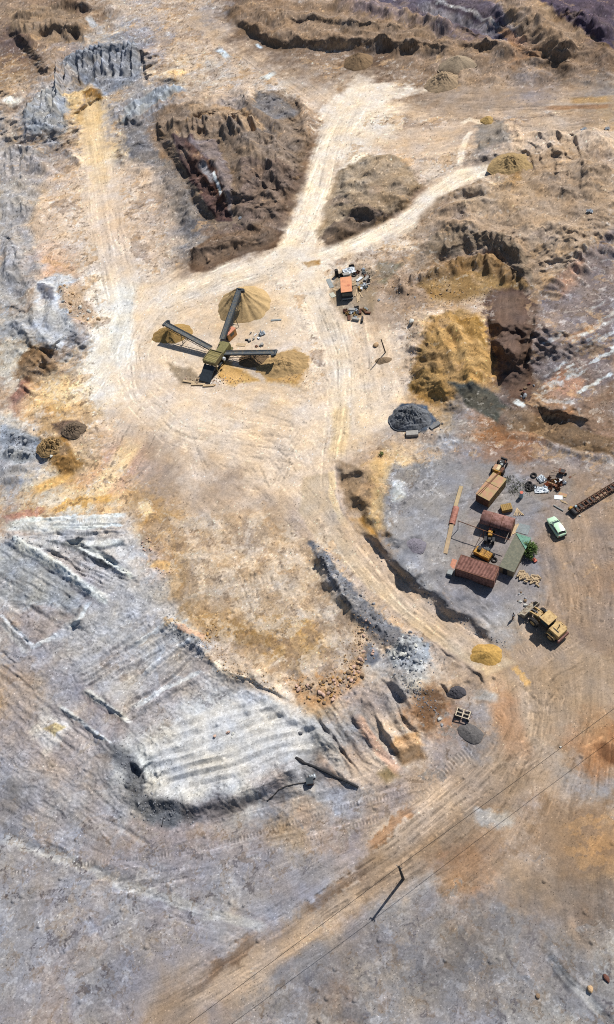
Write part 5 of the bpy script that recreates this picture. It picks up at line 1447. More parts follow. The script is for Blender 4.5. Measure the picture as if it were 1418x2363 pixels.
for y in (-.07, DA - .05):
    b.box(.12, LA - .12, y, y + .12, HA - .12, HA - .002); b.box(.12, LA - .12, y, y + .12, -.05, .12)
for x in (-.002, LA - .118): b.box(x, x + .12, .06, DA - .06, HA - .12, HA - .002)
b.build('frame', M_rust, ca)
for k in (0, 1):
    d_ = MB(); d_.box(LA, LA + .05, .08 + k * 1.18, 1.22 + k * 1.18, .12, HA - .14)
    dd = d_.build('door', M_corr, ca); MB().cyl((LA + .08, .9 + k * .7, .2), (LA + .08, .9 + k * .7, HA - .3), .025, 6).build('lock_bar', M_steel, dd)
# plain brown container
sw = (1098, 1156); se = (1128, 1172)
t, W, ro = box_hut('storage_container', 'plain rust-orange container with a tan streaked roof above the barrel roof', 'container', sw, se, 5.1, 1.95, M_rustbrown, M_rustwall, .05)
MB().box(.06, W * .49, -.045, -.0, .1, 1.85).build('door', M_rust, t, bevel=.01)
MB().box(W * .51, W - .06, -.045, -.0, .1, 1.85).build('door', M_rust, t, bevel=.01)
MB().box(-.06, W + .06, 2.9, 2.97, 2.045, 2.07).build('roof_seam', M_rust, ro)
b = MB()
for k in range(9): b.box(W, W + .04, .3 + k * .54, .36 + k * .54, .05, 1.9)
b.build('wall_rib', M_rustwall, t)
for k, (x, y0, y1, z) in enumerate([(.28, -.3, 5.6, 2.1), (.62, .2, 6.2, 2.1)]):
    A = t.matrix_basis @ Vector((x, y0, z)); B = t.matrix_basis @ Vector((x + .5 - k * .2, y1, z))
    o = MB().cyl(Vector((0, 0, 0)), B - A, .045, 8).build('pipe', M_rust)
    o.location = A
    tag(o, ['rusty pipe along the left edge of the tan streaked container roof', 'second rusty pipe crossing the tan streaked roof, poking past its far end'][k], 'pipe', 'pipes on the container roof')
# long low shed with grey roof and green sheet
t, W, ro = box_hut('long_shed', 'long narrow shed with weathered grey roof beside the green bush', 'shed', (1153, 1320.5), (1184.5, 1333), 6.4, 1.7, M_roofgrey, mat('dull_plank_wall', alb(150, 130, 104), .9, 0, .25, 2.0), .1)
b = MB(); b.add([(-.1, 6.45, 1.82), (W + .12, 6.55, 1.82), (W + .14, 4.3, 1.82), (-.1, 6.45, 1.87), (W + .12, 6.55, 1.95), (W + .14, 4.3, 1.9)], [(2, 1, 0), (3, 4, 5), (0, 1, 4, 3), (1, 2, 5, 4), (2, 0, 3, 5)])
b.build('green_sheet', M_green, ro)
MB().box(.5, 1.2, -.04, .0, .0, 1.5).build('door', M_dark, t)
MB().box(-.04, .0, 2.0, 2.9, .7, 1.3).build('window', M_glass, t)
# barrel roofed open shed
c = lambda x, y: (1010 + x / 5.908, 1040 + y / 5.908)
A = at(*c(570, 990), 1.6 + ground_h(1110, 1210)); B = at(*c(1000, 1110), 1.6 + ground_h(1110, 1210))
LB = math.hypot(B.x - A.x, B.y - A.y); rzB = math.atan2(B.y - A.y, B.x - A.x)
bt = thing('barrel_shed', 'open shed under a curved rust-red barrel roof', 'shed', (A.x, A.y, ground_h(1110, 1210)), rzB)
n = 16; DB = 2.55; vs = []
for x in (0, LB):
    for i in range(n + 1):
        an = math.pi * i / n
        vs.append((x, DB * .5 - math.cos(an) * DB * .5, 1.6 + math.sin(an) * .95))
    for i in range(n + 1):
        an = math.pi * i / n
        vs.append((x, DB * .5 - math.cos(an) * (DB * .5 - .04), 1.6 + math.sin(an) * .91))
m = 2 * (n + 1)
fs = [(i, i + 1, m + i + 1, m + i) for i in range(n)] + [(n + 1 + i, m + n + 1 + i, m + n + 2 + i, n + 2 + i) for i in range(n)]
fs += [(i, n + 1 + i, n + 2 + i, i + 1) for i in range(n)] + [(m + i, m + i + 1, m + n + 2 + i, m + n + 1 + i) for i in range(n)]
r = MB(); r.add(vs, fs)
ro = r.build('roof', M_rustpink, bt, smooth=True)
for x in (LB * .33, LB * .66):
    s_ = MB()
    for i in range(n):
        a0, a1 = math.pi * i / n, math.pi * (i + 1) / n
        s_.bar((x, DB * .5 - math.cos(a0) * (DB * .5 + .01), 1.6 + math.sin(a0) * .965), (x, DB * .5 - math.cos(a1) * (DB * .5 + .01), 1.6 + math.sin(a1) * .965), .08, .02)
    s_.build('roof_seam', M_rust, ro)
MB().box(.03, LB - .03, DB - .06, DB, -.1, 1.62).build('back_wall', M_rust, bt)
for x in (.08, LB * .5, LB - .08): MB().cyl((x, .06, -.1), (x, .06, 1.62), .05, 8).build('post', M_rust, bt)
MB().bar((0, .05, 1.6), (LB, .05, 1.6), .07, .1).build('eave_beam', M_rust, bt)
MB().box(LB - .06, LB - .0, .1, DB - .1, -.1, 1.6).build('end_wall', M_rust, bt)
# gantry of pipe: post, beam
P0 = gnd(1057.5, 1222); topz = 2.5
B1 = at(1059, 1206.5, topz + P0.z); B2 = at(1177, 1246, 2.25 + P0.z)
gt = thing('pipe_gantry', 'rusty pipe gantry reaching from its lone post to the long shed', 'gantry', P0)
MB().cyl((0, 0, -.1), (0, 0, topz + .06), .06, 8).build('post', M_rust, gt)
MB().cyl((0, 0, topz), B2 - P0, .065, 8).build('beam', M_rust, gt)
m1 = at(1116, 1225, 2.4 + P0.z) - P0
MB().cyl(m1, (m1.x + .1, m1.y, -.1), .05, 8).build('post', M_rust, gt)
A = at(1112, 1232, 2.1 + P0.z); Bz = gnd(1086, 1284)
o = MB().cyl((0, 0, 0), A - Bz, .045, 8).build('pipe', M_rust); o.location = Bz
tag(o, 'rusty pipe leaning up against the gantry beam', 'pipe')

# ------------------------------------------------------------------ machines in the yard
def wheel(parent, x, y, z, r, w, rim=M_rust, name='wheel'):
    ty = MB(); n = 20; rings = []
    for yy, rr in ((-.5, .80), (-.42, .96), (-.2, 1), (.2, 1), (.42, .96), (.5, .80)):
        rings.append([(x + rr * r * math.cos(2 * math.pi * i / n), y + yy * w, z + rr * r * math.sin(2 * math.pi * i / n)) for i in range(n)])
    ty.loft(rings)
    for k in range(n):
        an = 2 * math.pi * k / n
        M = Matrix.Translation((x, y, z)) @ Matrix.Rotation(-an, 4, 'Y')
        ty.box(r * .97, r * 1.045, -w * .44, w * .44, -r * .05, r * .05, M)
    o = ty.build(name, M_black, parent)
    rm = MB(); rm.cyl((x, y - w * .52, z), (x, y + w * .52, z), r * .52, 14); rm.build('rim', rim, o)
    return o

g = lambda x, y: (1170 + x * 170 / 1418, 1360 + y * 170 / 1418)
def wheel_loader():
    gz = ground_h(1262, 1440)
    rear = at(*g(1085, 850), 2.0 + gz); front = at(*g(410, 330), 1.2 + gz)
    rz = math.atan2(front.y - rear.y, front.x - rear.x)
    L = math.hypot(front.x - rear.x, front.y - rear.y)
    t = thing('wheel_loader', 'sun-bleached yellow wheel loader with raised bucket at the roadside', 'loader', (rear.x, rear.y, gz), rz)
    # x: 0 at the tail, L at the bucket edge
    b = MB(); b.prism([(.0, .9), (.05, 2.05), (1.9, 2.15), (2.0, .9)], -.92, .92, 'y'); h = b.build('engine_hood', M_tanpaint, t, bevel=.05)
    MB().box(.5, 1.5, .30, .42, 2.11, 2.16).build('grille', M_dark, h)
    MB().cyl((1.05, -.35, 2.05), (1.05, -.35, 2.75), .07, 8).build('exhaust', M_dark, h)
    MB().box(-.28, .02, -1.1, 1.1, .6, 1.25).build('counterweight', M_rustpink, t, bevel=.05)
    MB().prism([(-.1, .7), (2.3, .7), (2.9, .5), (2.9, .95), (-.1, 1.0)], -.55, .55, 'y').build('frame', M_dark, t)
    for sg in (-1, 1):
        MB().prism([(.3, 1.15), (.55, 1.55), (1.7, 1.55), (1.95, 1.15), (1.85, 1.12), (1.65, 1.45), (.6, 1.45), (.4, 1.12)], sg * .95, sg * 1.38, 'y').build('mudguard', M_tanpaint, t)
    cb = MB(); cb.prism([(2.0, 1.0), (2.05, 2.95), (3.5, 2.95), (3.65, 1.9), (3.5, 1.0)], -.82, .82, 'y'); c_ = cb.build('cab', M_dark, t, bevel=.04)
    MB().box(1.95, 3.6, -.95, .95, 2.955, 3.06).build('roof', M_tanpaint, c_, bevel=.04)
    MB().prism([(3.68, 1.95), (3.55, 2.85), (3.53, 2.85), (3.64, 1.95)], -.7, .7, 'y').build('window', M_glass, c_)
    for sg in (-1, 1): MB().box(2.2, 3.3, sg * .83, sg * .85, 1.9, 2.8).build('window', M_glass, c_)
    fr = MB(); fr.box(3.2, 5.0, -.5, .5, .6, 1.15); fr.prism([(3.9, 1.1), (4.0, 1.95), (4.6, 1.95), (4.9, 1.1)], -.42, .42, 'y'); fr.build('front_frame', M_tanpaint, t, bevel=.03)
    for x, r in ((1.1, .78), (4.3, .78)):
        for y in (-1.12, 1.12): wheel(t, x, y, .78, r, .55, M_tanpaint)
    am = MB()
    for sg in (-1, 1):
        am.bar((4.2, sg * .45, 1.9), (5.5, sg * .5, 1.5), .16, .32); am.bar((5.5, sg * .5, 1.5), (L - .75, sg * .55, .75), .16, .30)
        am.cyl((4.4, sg * .3, 1.0), (5.6, sg * .4, 1.35), .08, 8)
    am.build('lift_arm', M_tanpaint, t)
    MB().bar((4.4, 0, 1.9), (L - .7, 0, 1.35), .16, .16).build('tilt_linkage', M_steel, t)
    bk = MB(); sh = [(-.75, 1.45), (-.85, .75), (-.6, .25), (.35, .12), (.40, .18), (-.5, .35), (-.72, .78), (-.62, 1.42)]
    bk.prism([(L + x, z) for x, z in sh], -1.55, 1.55, 'y')
    for sg in (-1.55, 1.5): bk.prism([(L - .72, 1.42), (L - .8, .75), (L - .55, .3), (L + .3, .15), (L - .1, 1.0)], sg, sg + .05, 'y')
    for k in range(8): bk.box(L + .36, L + .55, -1.45 + k * .4, -1.35 + k * .4, .1, .17)
    bk.build('bucket', mat('bucket_steel', alb(176, 162, 142), .6, .1, .2, 1.5, alb(120, 96, 76), .4), t)
    for sg in (-1, 1):
        MB().cyl((L - .95, sg * .8, 1.45), (L - .75, sg * .8, 1.45), .14, 10).build('bucket_pin', M_dark, t)
        MB().box(3.6, 3.7, sg * .9 - .1, sg * .9 + .1, 2.2, 2.5).build('mirror', M_dark, t)
        MB().cyl((3.55, sg * .7, 2.75), (3.75, sg * .7, 2.75), .09, 8).build('headlight', M_lampw, t)
    return t
wheel_loader()

def car():
    e = lambda x, y: (1180 + x * 238 / 1418, 1050 + y * 238 / 1418)
    gz = ground_h(1285, 1220)
    fr = at(*e(545, 860), .7 + gz); bk = at(*e(705, 1105), .7 + gz)
    d = fr - bk; rz = math.atan2(d.y, d.x); L = math.hypot(d.x, d.y) + .15
    mid = (fr + bk) * .5
    t = thing('parked_car', 'small pale green hatchback parked alone on the brown flat', 'car', (mid.x, mid.y, gz), rz)
    W = 1.62
    def ring(x, w, zl, zs, zt):
        w *= .5
        return [(x, -w * .92, zl), (x, -w, zl + .12), (x, -w, zs - .10), (x, -w * .93, zs), (x, -w * .55, zt), (x, w * .55, zt), (x, w * .93, zs), (x, w, zs - .10), (x, w, zl + .12), (x, w * .92, zl)]
    h = L / 2
    st = [(-h, 1.35, .42, .80, .84), (-h + .10, 1.52, .28, .90, .95), (-h + .6, W, .24, .93, .97), (-.4, W, .22, .92, .95), (.5, W, .22, .90, .93), (h - 1.0, W, .22, .86, .93), (h - .35, 1.55, .24, .74, .82), (h - .06, 1.36, .30, .62, .68), (h, 1.2, .36, .55, .58)]
    b = MB(); b.loft([ring(*s) for s in st]); body = b.build('body', M_carpaint, t, smooth=True)
    def cabring(x, wb, wt, zb, zt):
        return [(x, -wb * .5, zb), (x, -wt * .5, zt), (x, wt * .5, zt), (x, wb * .5, zb)]
    # glasshouse: dark glass volume, painted roof and pillars on top of it
    gl = MB(); gl.add([(-h + .22, -.66, .93), (h - 1.05, -.68, .91), (h - 1.05, .68, .91), (-h + .22, .66, .93), (-h + .48, -.56, 1.38), (h - 1.72, -.57, 1.41), (h - 1.72, .57, 1.41), (-h + .48, .56, 1.38)],
        [(0, 1, 5, 4), (1, 2, 6, 5), (2, 3, 7, 6), (3, 0, 4, 7), (4, 5, 6, 7), (0, 3, 2, 1)])
    cab_ = gl.build('cabin_glass', M_glass, t)
    rf = MB(); n = 6; vs = []
    for i in range(n + 1):
        u = i / n; x = (-h + .44) + u * ((h - 1.66) - (-h + .44)); z = 1.40 + .045 * math.sin(math.pi * u)
        vs += [(x, -.60, z - .025), (x, -.35, z + .02), (x, .35, z + .02), (x, .60, z - .025)]
    rf.add(vs, [(i * 4 + k, i * 4 + k + 1, i * 4 + k + 5, i * 4 + k + 4) for i in range(n) for k in range(3)])
    ro = rf.build('roof', M_carpaint, t, smooth=True)
    for sg in (-1, 1):
        pl_ = MB(); pl_.bar((h - 1.07, sg * .69, .90), (h - 1.70, sg * .585, 1.41), .07, .05)
        pl_.build('front_pillar', M_carpaint, t)
        pl_ = MB(); pl_.bar((-.12, sg * .705, .92), (-.2, sg * .595, 1.40), .09, .05); pl_.build('middle_pillar', M_carpaint, t)
        pl_ = MB(); pl_.bar((-h + .20, sg * .68, .92), (-h + .46, sg * .58, 1.38), .13, .06); pl_.build('rear_pillar', M_carpaint, t)

    MB().box(-.47, -.44, -.56, .56, 1.438, 1.452).build('roof_seam', M_plastic, ro)
    MB().prism([(-h - .04, .32), (-h - .05, .55), (-h + .1, .60), (-h + .1, .3)], -.70, .70, 'y').build('bumper', M_plastic, t)
    MB().prism([(h + .02, .30), (h + .03, .46), (h - .12, .52), (h - .12, .28)], -.62, .62, 'y').build('bumper', M_plastic, t)
    MB().box(h - .98, h - .93, -.62, .62, .93, .945).build('wiper_panel', M_plastic, t)
    for sg in (-1, 1):
        MB().box(h - .16, h - .02, sg * .52 - .13, sg * .52 + .13, .56, .66).build('headlight', M_lampw, t)
        MB().box(-h - .01, -h + .07, sg * .60 - .08, sg * .60 + .08, .62, .88).build('tail_light', M_lampr, t)
        MB().box(h - 1.3, h - 1.15, sg * .80 - .07, sg * .80 + .07, .92, 1.04).build('mirror', M_plastic, t, bevel=.02)
        for x in (h - .72, -h + .62): wheel(t, x, sg * .72, .29, .29, .18, M_greysheet)
    return t
car()

def crawler():
    gz = ground_h(1115, 1275)
    p = at(1117, 1278, .9 + gz)
    rz = heading((1096, 1269), (1133, 1289))
    t = thing('yellow_crawler', 'yellow panelled crawler machine parked behind the red-brown container', 'machine', (p.x, p.y, gz), rz)
    b = MB(); b.box(-1.45, 1.25, -.75, .55, .55, 1.35); bd = b.build('body', M_yellow, t, bevel=.05)
    b = MB(); b.box(.2, 1.15, -.65, .45, 1.353, 1.42); b.build('hood_panel', M_yellow, bd, bevel=.03)
    b = MB()
    for k in range(4): b.box(.3 + k * .2, .36 + k * .2, -.5, .3, 1.42, 1.45)
    b.build('grille', M_rust, bd)
    MB().box(-.45, -.42, -.75, .55, 1.352, 1.37).build('seam', M_dark, bd)
    MB().box(-1.1, -.55, -.2, .35, 1.353, 1.75).build('seat', M_dark, t, bevel=.05)
    MB().box(-.3, .5, .55, 1.15, .5, 1.3).build('engine_block', M_frame, t, bevel=.04)
    MB().cyl((.2, .3, 1.4), (.2, .3, 2.0), .06, 8).build('exhaust', M_dark, t)
    for sg in (-1, 1):
        tr = MB(); y = sg * .95 - .1
        tr.prism([(-1.4, .1), (-1.6, .4), (-1.4, .75), (1.2, .75), (1.45, .4), (1.2, .1)], y - .18, y + .18, 'y')
        o = tr.build('crawler_track', M_dark, t)
    return t
crawler()

def small_tractor():
    gz = ground_h(1130, 1240)
    p = at(1131, 1238, .9 + gz); rz = heading((1130, 1250), (1133, 1225))
    t = thing('small_tractor', 'little yellow and red tractor in the shade of the barrel roof', 'tractor', (p.x, p.y, gz), rz)
    MB().box(.0, 1.0, -.33, .33, .7, 1.25).build('hood', M_yellow, t, bevel=.06)
    MB().box(1.0, 1.5, -.28, .28, .6, 1.15).build('nose', M_redpaint, t, bevel=.06)
    MB().box(-.9, 1.2, -.25, .25, .4, .7).build('frame', M_dark, t)
    MB().box(-.75, -.3, -.25, .25, .85, 1.2).build('seat', M_dark, t, bevel=.05)
    MB().cyl((.1, 0, 1.2), (-.12, 0, 1.45), .03, 6).build('steering_column', M_dark, t)
    MB().cyl((.8, -.2, 1.2), (.8, -.2, 1.9), .04, 8).build('exhaust', M_steel, t)
    for sg in (-1, 1):
        wheel(t, -.6, sg * .62, .55, .55, .3, M_yellow); wheel(t, 1.1, sg * .5, .32, .32, .2, M_yellow)
        MB().box(-1.0, -.2, sg * .62 - .2, sg * .62 + .2, 1.13, 1.18).build('mudguard', M_dark, t)
    return t
small_tractor()

def old_engine():
    gz = ground_h(1153, 1082)
    p = gnd(1152, 1086); rz = heading((1146, 1096), (1164, 1064))
    t = thing('stripped_tractor', 'half dismantled yellow tractor standing above the plain rust-orange container', 'tractor', p, rz)
    MB().box(-1.15, -.95, -.75, .6, .35, 1.3).build('rear_plate', M_yellow, t, bevel=.04)
    MB().box(-.95, .25, -.3, .25, .5, 1.35).build('fuel_tank', mat('cream_panel', alb(226, 200, 156), .7), t, bevel=.06)
    MB().box(-.95, .3, .3, .85, .4, 1.1).build('side_panel', M_rustbrown, t, bevel=.04)
    MB().box(-.9, .2, -.9, -.35, .4, 1.0).build('side_panel', M_rust, t, bevel=.04)
    MB().box(.3, 1.5, -.35, .35, .5, 1.2).build('engine_block', M_dark, t, bevel=.06)
    MB().cyl((.7, .1, 1.2), (.7, .1, 1.6), .12, 10).build('air_filter', M_greysheet, t)
    MB().box(.2, .6, -.45, .0, 1.2, 1.45).build('cover', M_greysheet, t, bevel=.04)
    MB().bar((1.3, .5, .8), (2.2, .3, .5), .14, .14).build('arm', M_rust, t); MB().bar((1.3, -.5, .8), (2.1, -.2, .5), .14, .14).build('arm', M_rust, t)
    MB().box(2.0, 2.3, -.5, .6, .2, .8).build('front_plate', M_dark, t, bevel=.04)
    for sg in (-1, 1):
        wheel(t, -.55, sg * .95, .5, .5, .28); wheel(t, 1.3, sg * .75, .38, .38, .22)
    return t
old_engine()

def truss():
    a = gnd(1322, 1184); bq = gnd(1440, 1112)
    gz = ground_h(1380, 1150)
    d = bq - a; rz = math.atan2(d.y, d.x); L = math.hypot(d.x, d.y)
    t = thing('rusty_conveyor', 'rusty dismantled conveyor frame lying at the right edge', 'conveyor', (a.x, a.y, gz), rz)
    fr = MB()
    for y in (-.5, .5):
        fr.box(0, L, y - .06, y + .06, .62, .80); fr.box(.2, L, y - .05, y + .05, .0, .12)
        n = int(L / .9)
        for k in range(n): fr.bar((.3 + k * .9, y, .12), (.75 + k * .9, y, .62), .06, .06); fr.bar((.75 + k * .9, y, .62), (1.2 + k * .9, y, .12), .06, .06)
    fr.build('side_frame', mat('brown_rust', alb(112, 82, 66), .9, 0, .35, 2.0, alb(78, 56, 46), .4), t)
    rng = random.Random(4)
    for k in range(int(L / .75)):
        x = .5 + k * .75
        MB().box(x, x + .16, -.5, .5, .56, .70).build('cross_bar', M_rust, t)
        if rng.random() < .35: MB().box(x + .2, x + .6, -.42, .42, .40, .46).build('tray', M_dark, t)
    MB().cyl((0, -.75, .45), (0, .75, .45), .38, 14).build('end_drum', M_dark, t)
    MB().box(-.35, .25, .35, .8, .45, .95).build('gearbox', M_yellow, t, bevel=.05)
    MB().box(.5, .85, .1, .4, .8, 1.1).build('motor', M_blue, t, bevel=.05)
    return t
truss()

def wheeled_frame():
    p = gnd(1069, 1652); rz = heading((1057, 1648), (1083, 1657))
    t = thing('wheeled_frame', 'pale steel frame on four wheels between two black heaps', 'frame', p, rz)
    b = MB()
    for y in (-.55, 0, .55): b.box(-.9, .9, y - .05, y + .05, .75, .9)
    for x in (-.9, 0, .9): b.box(x - .06, x + .06, -.6, .6, .752, .902)
    b.build('top_frame', mat('cream_steel', alb(226, 204, 174), .6, 0, .12, 2.0), t, bevel=.02)
    for x in (-.8, .8):
        for y in (-.5, .5): MB().box(x - .05, x + .05, y - .05, y + .05, .2, .75).build('leg', M_dark, t); w = MB(); w.cyl((x, y * 1.15 - .07, .24), (x, y * 1.15 + .07, .24), .25, 12); w.build('wheel', M_black, t)
    b = MB()
    for x in (-.45, .45): b.box(x - .3, x + .3, -.45, .45, .35, .62)
    b.build('tray', M_dark, t)
    MB().bar((.9, .3, .8), (1.25, .45, .3), .06, .06).build('handle', M_steel, t)
    return t
wheeled_frame()
# ------------------------------------------------------------------ loose things: rocks, scrap, timber, poles
RNG = random.Random(11)

def stone_mesh(name, seed, material, flat=.7):
    r = random.Random(seed)
    bm = bmesh.new()
    bmesh.ops.create_icosphere(bm, subdivisions=2, radius=.5)
    cuts = [Vector((r.uniform(-1, 1), r.uniform(-1, 1), r.uniform(-.6, 1))).normalized() for _ in range(9)]
    sx, sy = r.uniform(.75, 1.15), r.uniform(.7, 1.0)
    for v in bm.verts:
        for c_ in cuts:
            d = v.co.dot(c_)
            lim = .36
            if d > lim: v.co -= c_ * (d - lim)
        v.co = Vector((v.co.x * sx, v.co.y * sy, v.co.z * flat))
    bmesh.ops.recalc_face_normals(bm, faces=bm.faces)
    me = bpy.data.meshes.new(name); bm.to_mesh(me); bm.free()
    me.materials.append(material)
    return me

STONE_COL = dict(tan=(206, 168, 128), pink=(214, 176, 156), grey=(168, 166, 168), dark=(108, 106, 110), brown=(150, 122, 96), white=(222, 216, 206), ochre=(196, 150, 92), rust=(120, 78, 66))
STONES = {k: [stone_mesh('rock', 50 * i + n, mat('stone_' + k, alb(*v), .95, 0, .22, 2.5), .55 + .1 * (n % 3)) for n in range(3)] for i, (k, v) in enumerate(STONE_COL.items())}
n_rock = 0
def rocks(label, group, pts, n, smin, smax, cols, line=False, spread=6, name='rock'):
    """countable stones scattered inside an outline (or along a line) of photo points"""
    A = np.array(pts, float)
    k = 0; tries = 0
    while k < n and tries < n * 60:
        tries += 1
        if line:
            i = RNG.randrange(len(A) - 1); u = RNG.random()
            p = A[i] * (1 - u) + A[i + 1] * u + np.array([RNG.gauss(0, spread), RNG.gauss(0, spread)])
        else:
            p = np.array([RNG.uniform(A[:, 0].min(), A[:, 0].max()), RNG.uniform(A[:, 1].min(), A[:, 1].max())])
            ins = False
            for i in range(len(A)):
                a, b = A[i], A[(i + 1) % len(A)]
                if (a[1] > p[1]) != (b[1] > p[1]) and p[0] < (b[0] - a[0]) * (p[1] - a[1]) / (b[1] - a[1]) + a[0]: ins = not ins
            if not ins: continue
        sz = smin + (smax - smin) * RNG.random() ** 2.2
        o = bpy.data.objects.new(name, RNG.choice(STONES[RNG.choice(cols)])); COL.objects.link(o)
        o.location = gnd(p[0], p[1], sz * .16)
        o.rotation_euler = (RNG.uniform(-.4, .4), RNG.uniform(-.4, .4), RNG.uniform(0, 6.28))
        o.scale = (sz, sz * RNG.uniform(.7, 1), sz * RNG.uniform(.7, 1.1))
        tag(o, label, 'rock', group)
        k += 1

rocks('tan rock in the rubble bank at the lower end of the ochre pit floor', 'rubble bank below the ochre pit', [(664, 1560), (700, 1575), (790, 1560), (850, 1505), (838, 1560), (800, 1600), (750, 1626), (695, 1625)], 110, .35, 1.0, ['tan', 'pink', 'ochre', 'brown'])
rocks('pinkish rock scattered up the east side of the ochre pit floor', 'rocks on the pit east side', [(810, 1480), (850, 1420), (880, 1470), (850, 1540), (790, 1560), (760, 1550)], 34, .25, .7, ['pink', 'tan', 'brown'])
rocks('ochre rock in the small cluster at the pit west edge', 'rocks at the pit west edge', [(462, 1445), (500, 1440), (505, 1470), (470, 1475)], 14, .3, .7, ['ochre', 'brown', 'tan'])
rocks('tan block in the pale rubble patch inside the left grey outcrop', 'rubble in the left outcrop', [(140, 668), (172, 658), (182, 700), (235, 735), (220, 752), (180, 745), (145, 705)], 38, .35, 1.3, ['tan', 'pink', 'white'])
rocks('pinkish stone in the little heap on the grey slope beside the orange patch', 'pink stones on the grey slope', [(318, 1250), (345, 1240), (372, 1262), (340, 1280)], 16, .3, .8, ['pink', 'tan'])
rocks('pale pinkish stone in the lower little heap on the grey slope', 'pink stones on the lower grey slope', [(355, 1310), (400, 1305), (405, 1325), (360, 1325)], 9, .3, .7, ['pink', 'white'])
rocks('brown stone below the foot of the long spoil cliff', 'stones under the spoil cliff', [(880, 640), (960, 660), (1040, 630), (1050, 680), (960, 700), (890, 690)], 30, .3, .7, ['brown', 'tan', 'grey'])
rocks('dark stone on the black berm along the lower road', 'stones on the black berm', [(735, 1275), (790, 1360), (860, 1420), (960, 1490)], 34, .3, .9, ['dark', 'grey', 'dark'], True, 10)
rocks('light grey block in the broken bank east of the pit', 'grey blocks east of the pit', [(905, 1480), (980, 1470), (985, 1540), (920, 1590), (900, 1540)], 34, .3, 1.1, ['grey', 'white', 'grey'])
rocks('dark grey stone on the rough edge of the furrowed white clay', 'stones at the clay edge', [(280, 1740), (330, 1800), (330, 1860), (420, 1880)], 16, .3, .7, ['dark', 'grey'], True, 12)
rocks('rock by the feed end of the screening plant', 'rocks by the feed chute', [(425, 870), (520, 868), (560, 880), (500, 892), (430, 884)], 20, .3, .7, ['tan', 'pink', 'white', 'brown'])
rocks('bluish grey block on the left edge of the quarry', 'grey blocks at the left edge', [(10, 1000), (90, 992), (85, 1065), (15, 1070)], 12, .6, 1.8, ['grey'])
rocks('dark brown block at the lip of the brown pit', 'blocks at the brown pit', [(1195, 880), (1240, 890), (1245, 935), (1200, 930)], 9, .5, 1.3, ['brown', 'rust', 'grey'])
rocks('stone in the broken ground beside the loader bucket', 'stones by the loader', [(1180, 1370), (1212, 1360), (1215, 1398), (1180, 1400)], 11, .3, .8, ['grey', 'brown', 'white'])
rocks('white stone on the clay furrows', 'stones on the furrows', [(490, 1690), (540, 1685), (545, 1705), (495, 1712)], 5, .4, .8, ['white', 'pink'])
for lab, px, py, s, cset in [
    ('lone round pale rock on the grey slope at the lower right', 1362, 2283, 1.0, 'tan'), ('reddish rock at the right edge, by the white scrape', 1400, 2258, 1.0, 'rust'),
    ('small dark rock left of the lone round pale rock', 1242, 2298, .7, 'brown'), ('big pale rock beside the leaning pole', 868, 797, 1.5, 'tan'),
    ('pale rock on the sandy yard right of the scrap', 875, 693, .8, 'grey'), ('big pale slab of rock on the yard edge above the ochre cut', 950, 750, 1.6, 'white'),
    ('cream rock on the olive brown heap', 121, 1057, 1.0, 'white'), ('pale rock next to the rusty conveyor end', 1338, 1191, .4, 'white'),
    ('round boulder by the grey track, lower middle', 1015, 1661, .8, 'white'), ('smaller boulder below the round boulder, lower middle', 1020, 1674, .6, 'grey'),
    ('white stone on the brown flat at right', 1294, 1724, .4, 'white'), ('dark boulder on the clay furrows east end', 694, 1692, .8, 'dark')]:
    o = bpy.data.objects.new('boulder', STONES[cset][0]); COL.objects.link(o)
    o.location = gnd(px, py, s * .18); o.scale = (s, s * .85, s * .8); o.rotation_euler = (0, 0, px)
    tag(o, lab, 'boulder')

# finer rubble nobody could count
def gravel(name, label, areas, n, smin, smax, col):
    mb = MB(); r = random.Random(len(label))
    base = [Vector(p) for p in ((1, 0, -.2), (-.9, .3, -.1), (.1, 1, -.2), (.2, -.9, 0), (.1, .1, .8), (-.3, -.5, .5))]
    fcs = [(0, 2, 4), (2, 1, 4), (1, 5, 4), (5, 3, 4), (3, 0, 4), (1, 3, 5), (0, 3, 2), (1, 2, 3)]
    for _ in range(n):
        a = r.choice(areas); u = r.random()
        i = r.randrange(len(a[0]) - 1)
        px = a[0][i][0] * (1 - u) + a[0][i + 1][0] * u + r.gauss(0, a[1]); py = a[0][i][1] * (1 - u) + a[0][i + 1][1] * u + r.gauss(0, a[1] * .8)
        s = smin + (smax - smin) * r.random() ** 2
        M = Matrix.Translation(gnd(px, py, s * .1)) @ Matrix.Rotation(r.uniform(0, 6.3), 4, 'Z') @ Matrix.Diagonal((s * .5, s * .4, s * .45, 1))
        mb.add(base, fcs, M)
    o = mb.build(name, mat(name + '_stone', alb(*col), .95, 0, .3, .8))
    o['kind'] = 'stuff'; o['label'] = label; o['category'] = 'gravel'
gravel('tan_gravel', 'loose tan gravel strewn around the ochre pit and yard edges', [([(665, 1570), (760, 1600), (840, 1540)], 16), ([(800, 1540), (860, 1430)], 20), ([(470, 1460), (520, 1540), (640, 1590)], 12), ([(150, 670), (210, 740)], 12), ([(880, 660), (1050, 640)], 22), ([(430, 878), (560, 878)], 8), ([(640, 840), (690, 870)], 18), ([(940, 720), (960, 900)], 8), ([(1000, 700), (1120, 690)], 14)], 1500, .12, .4, (198, 162, 124))
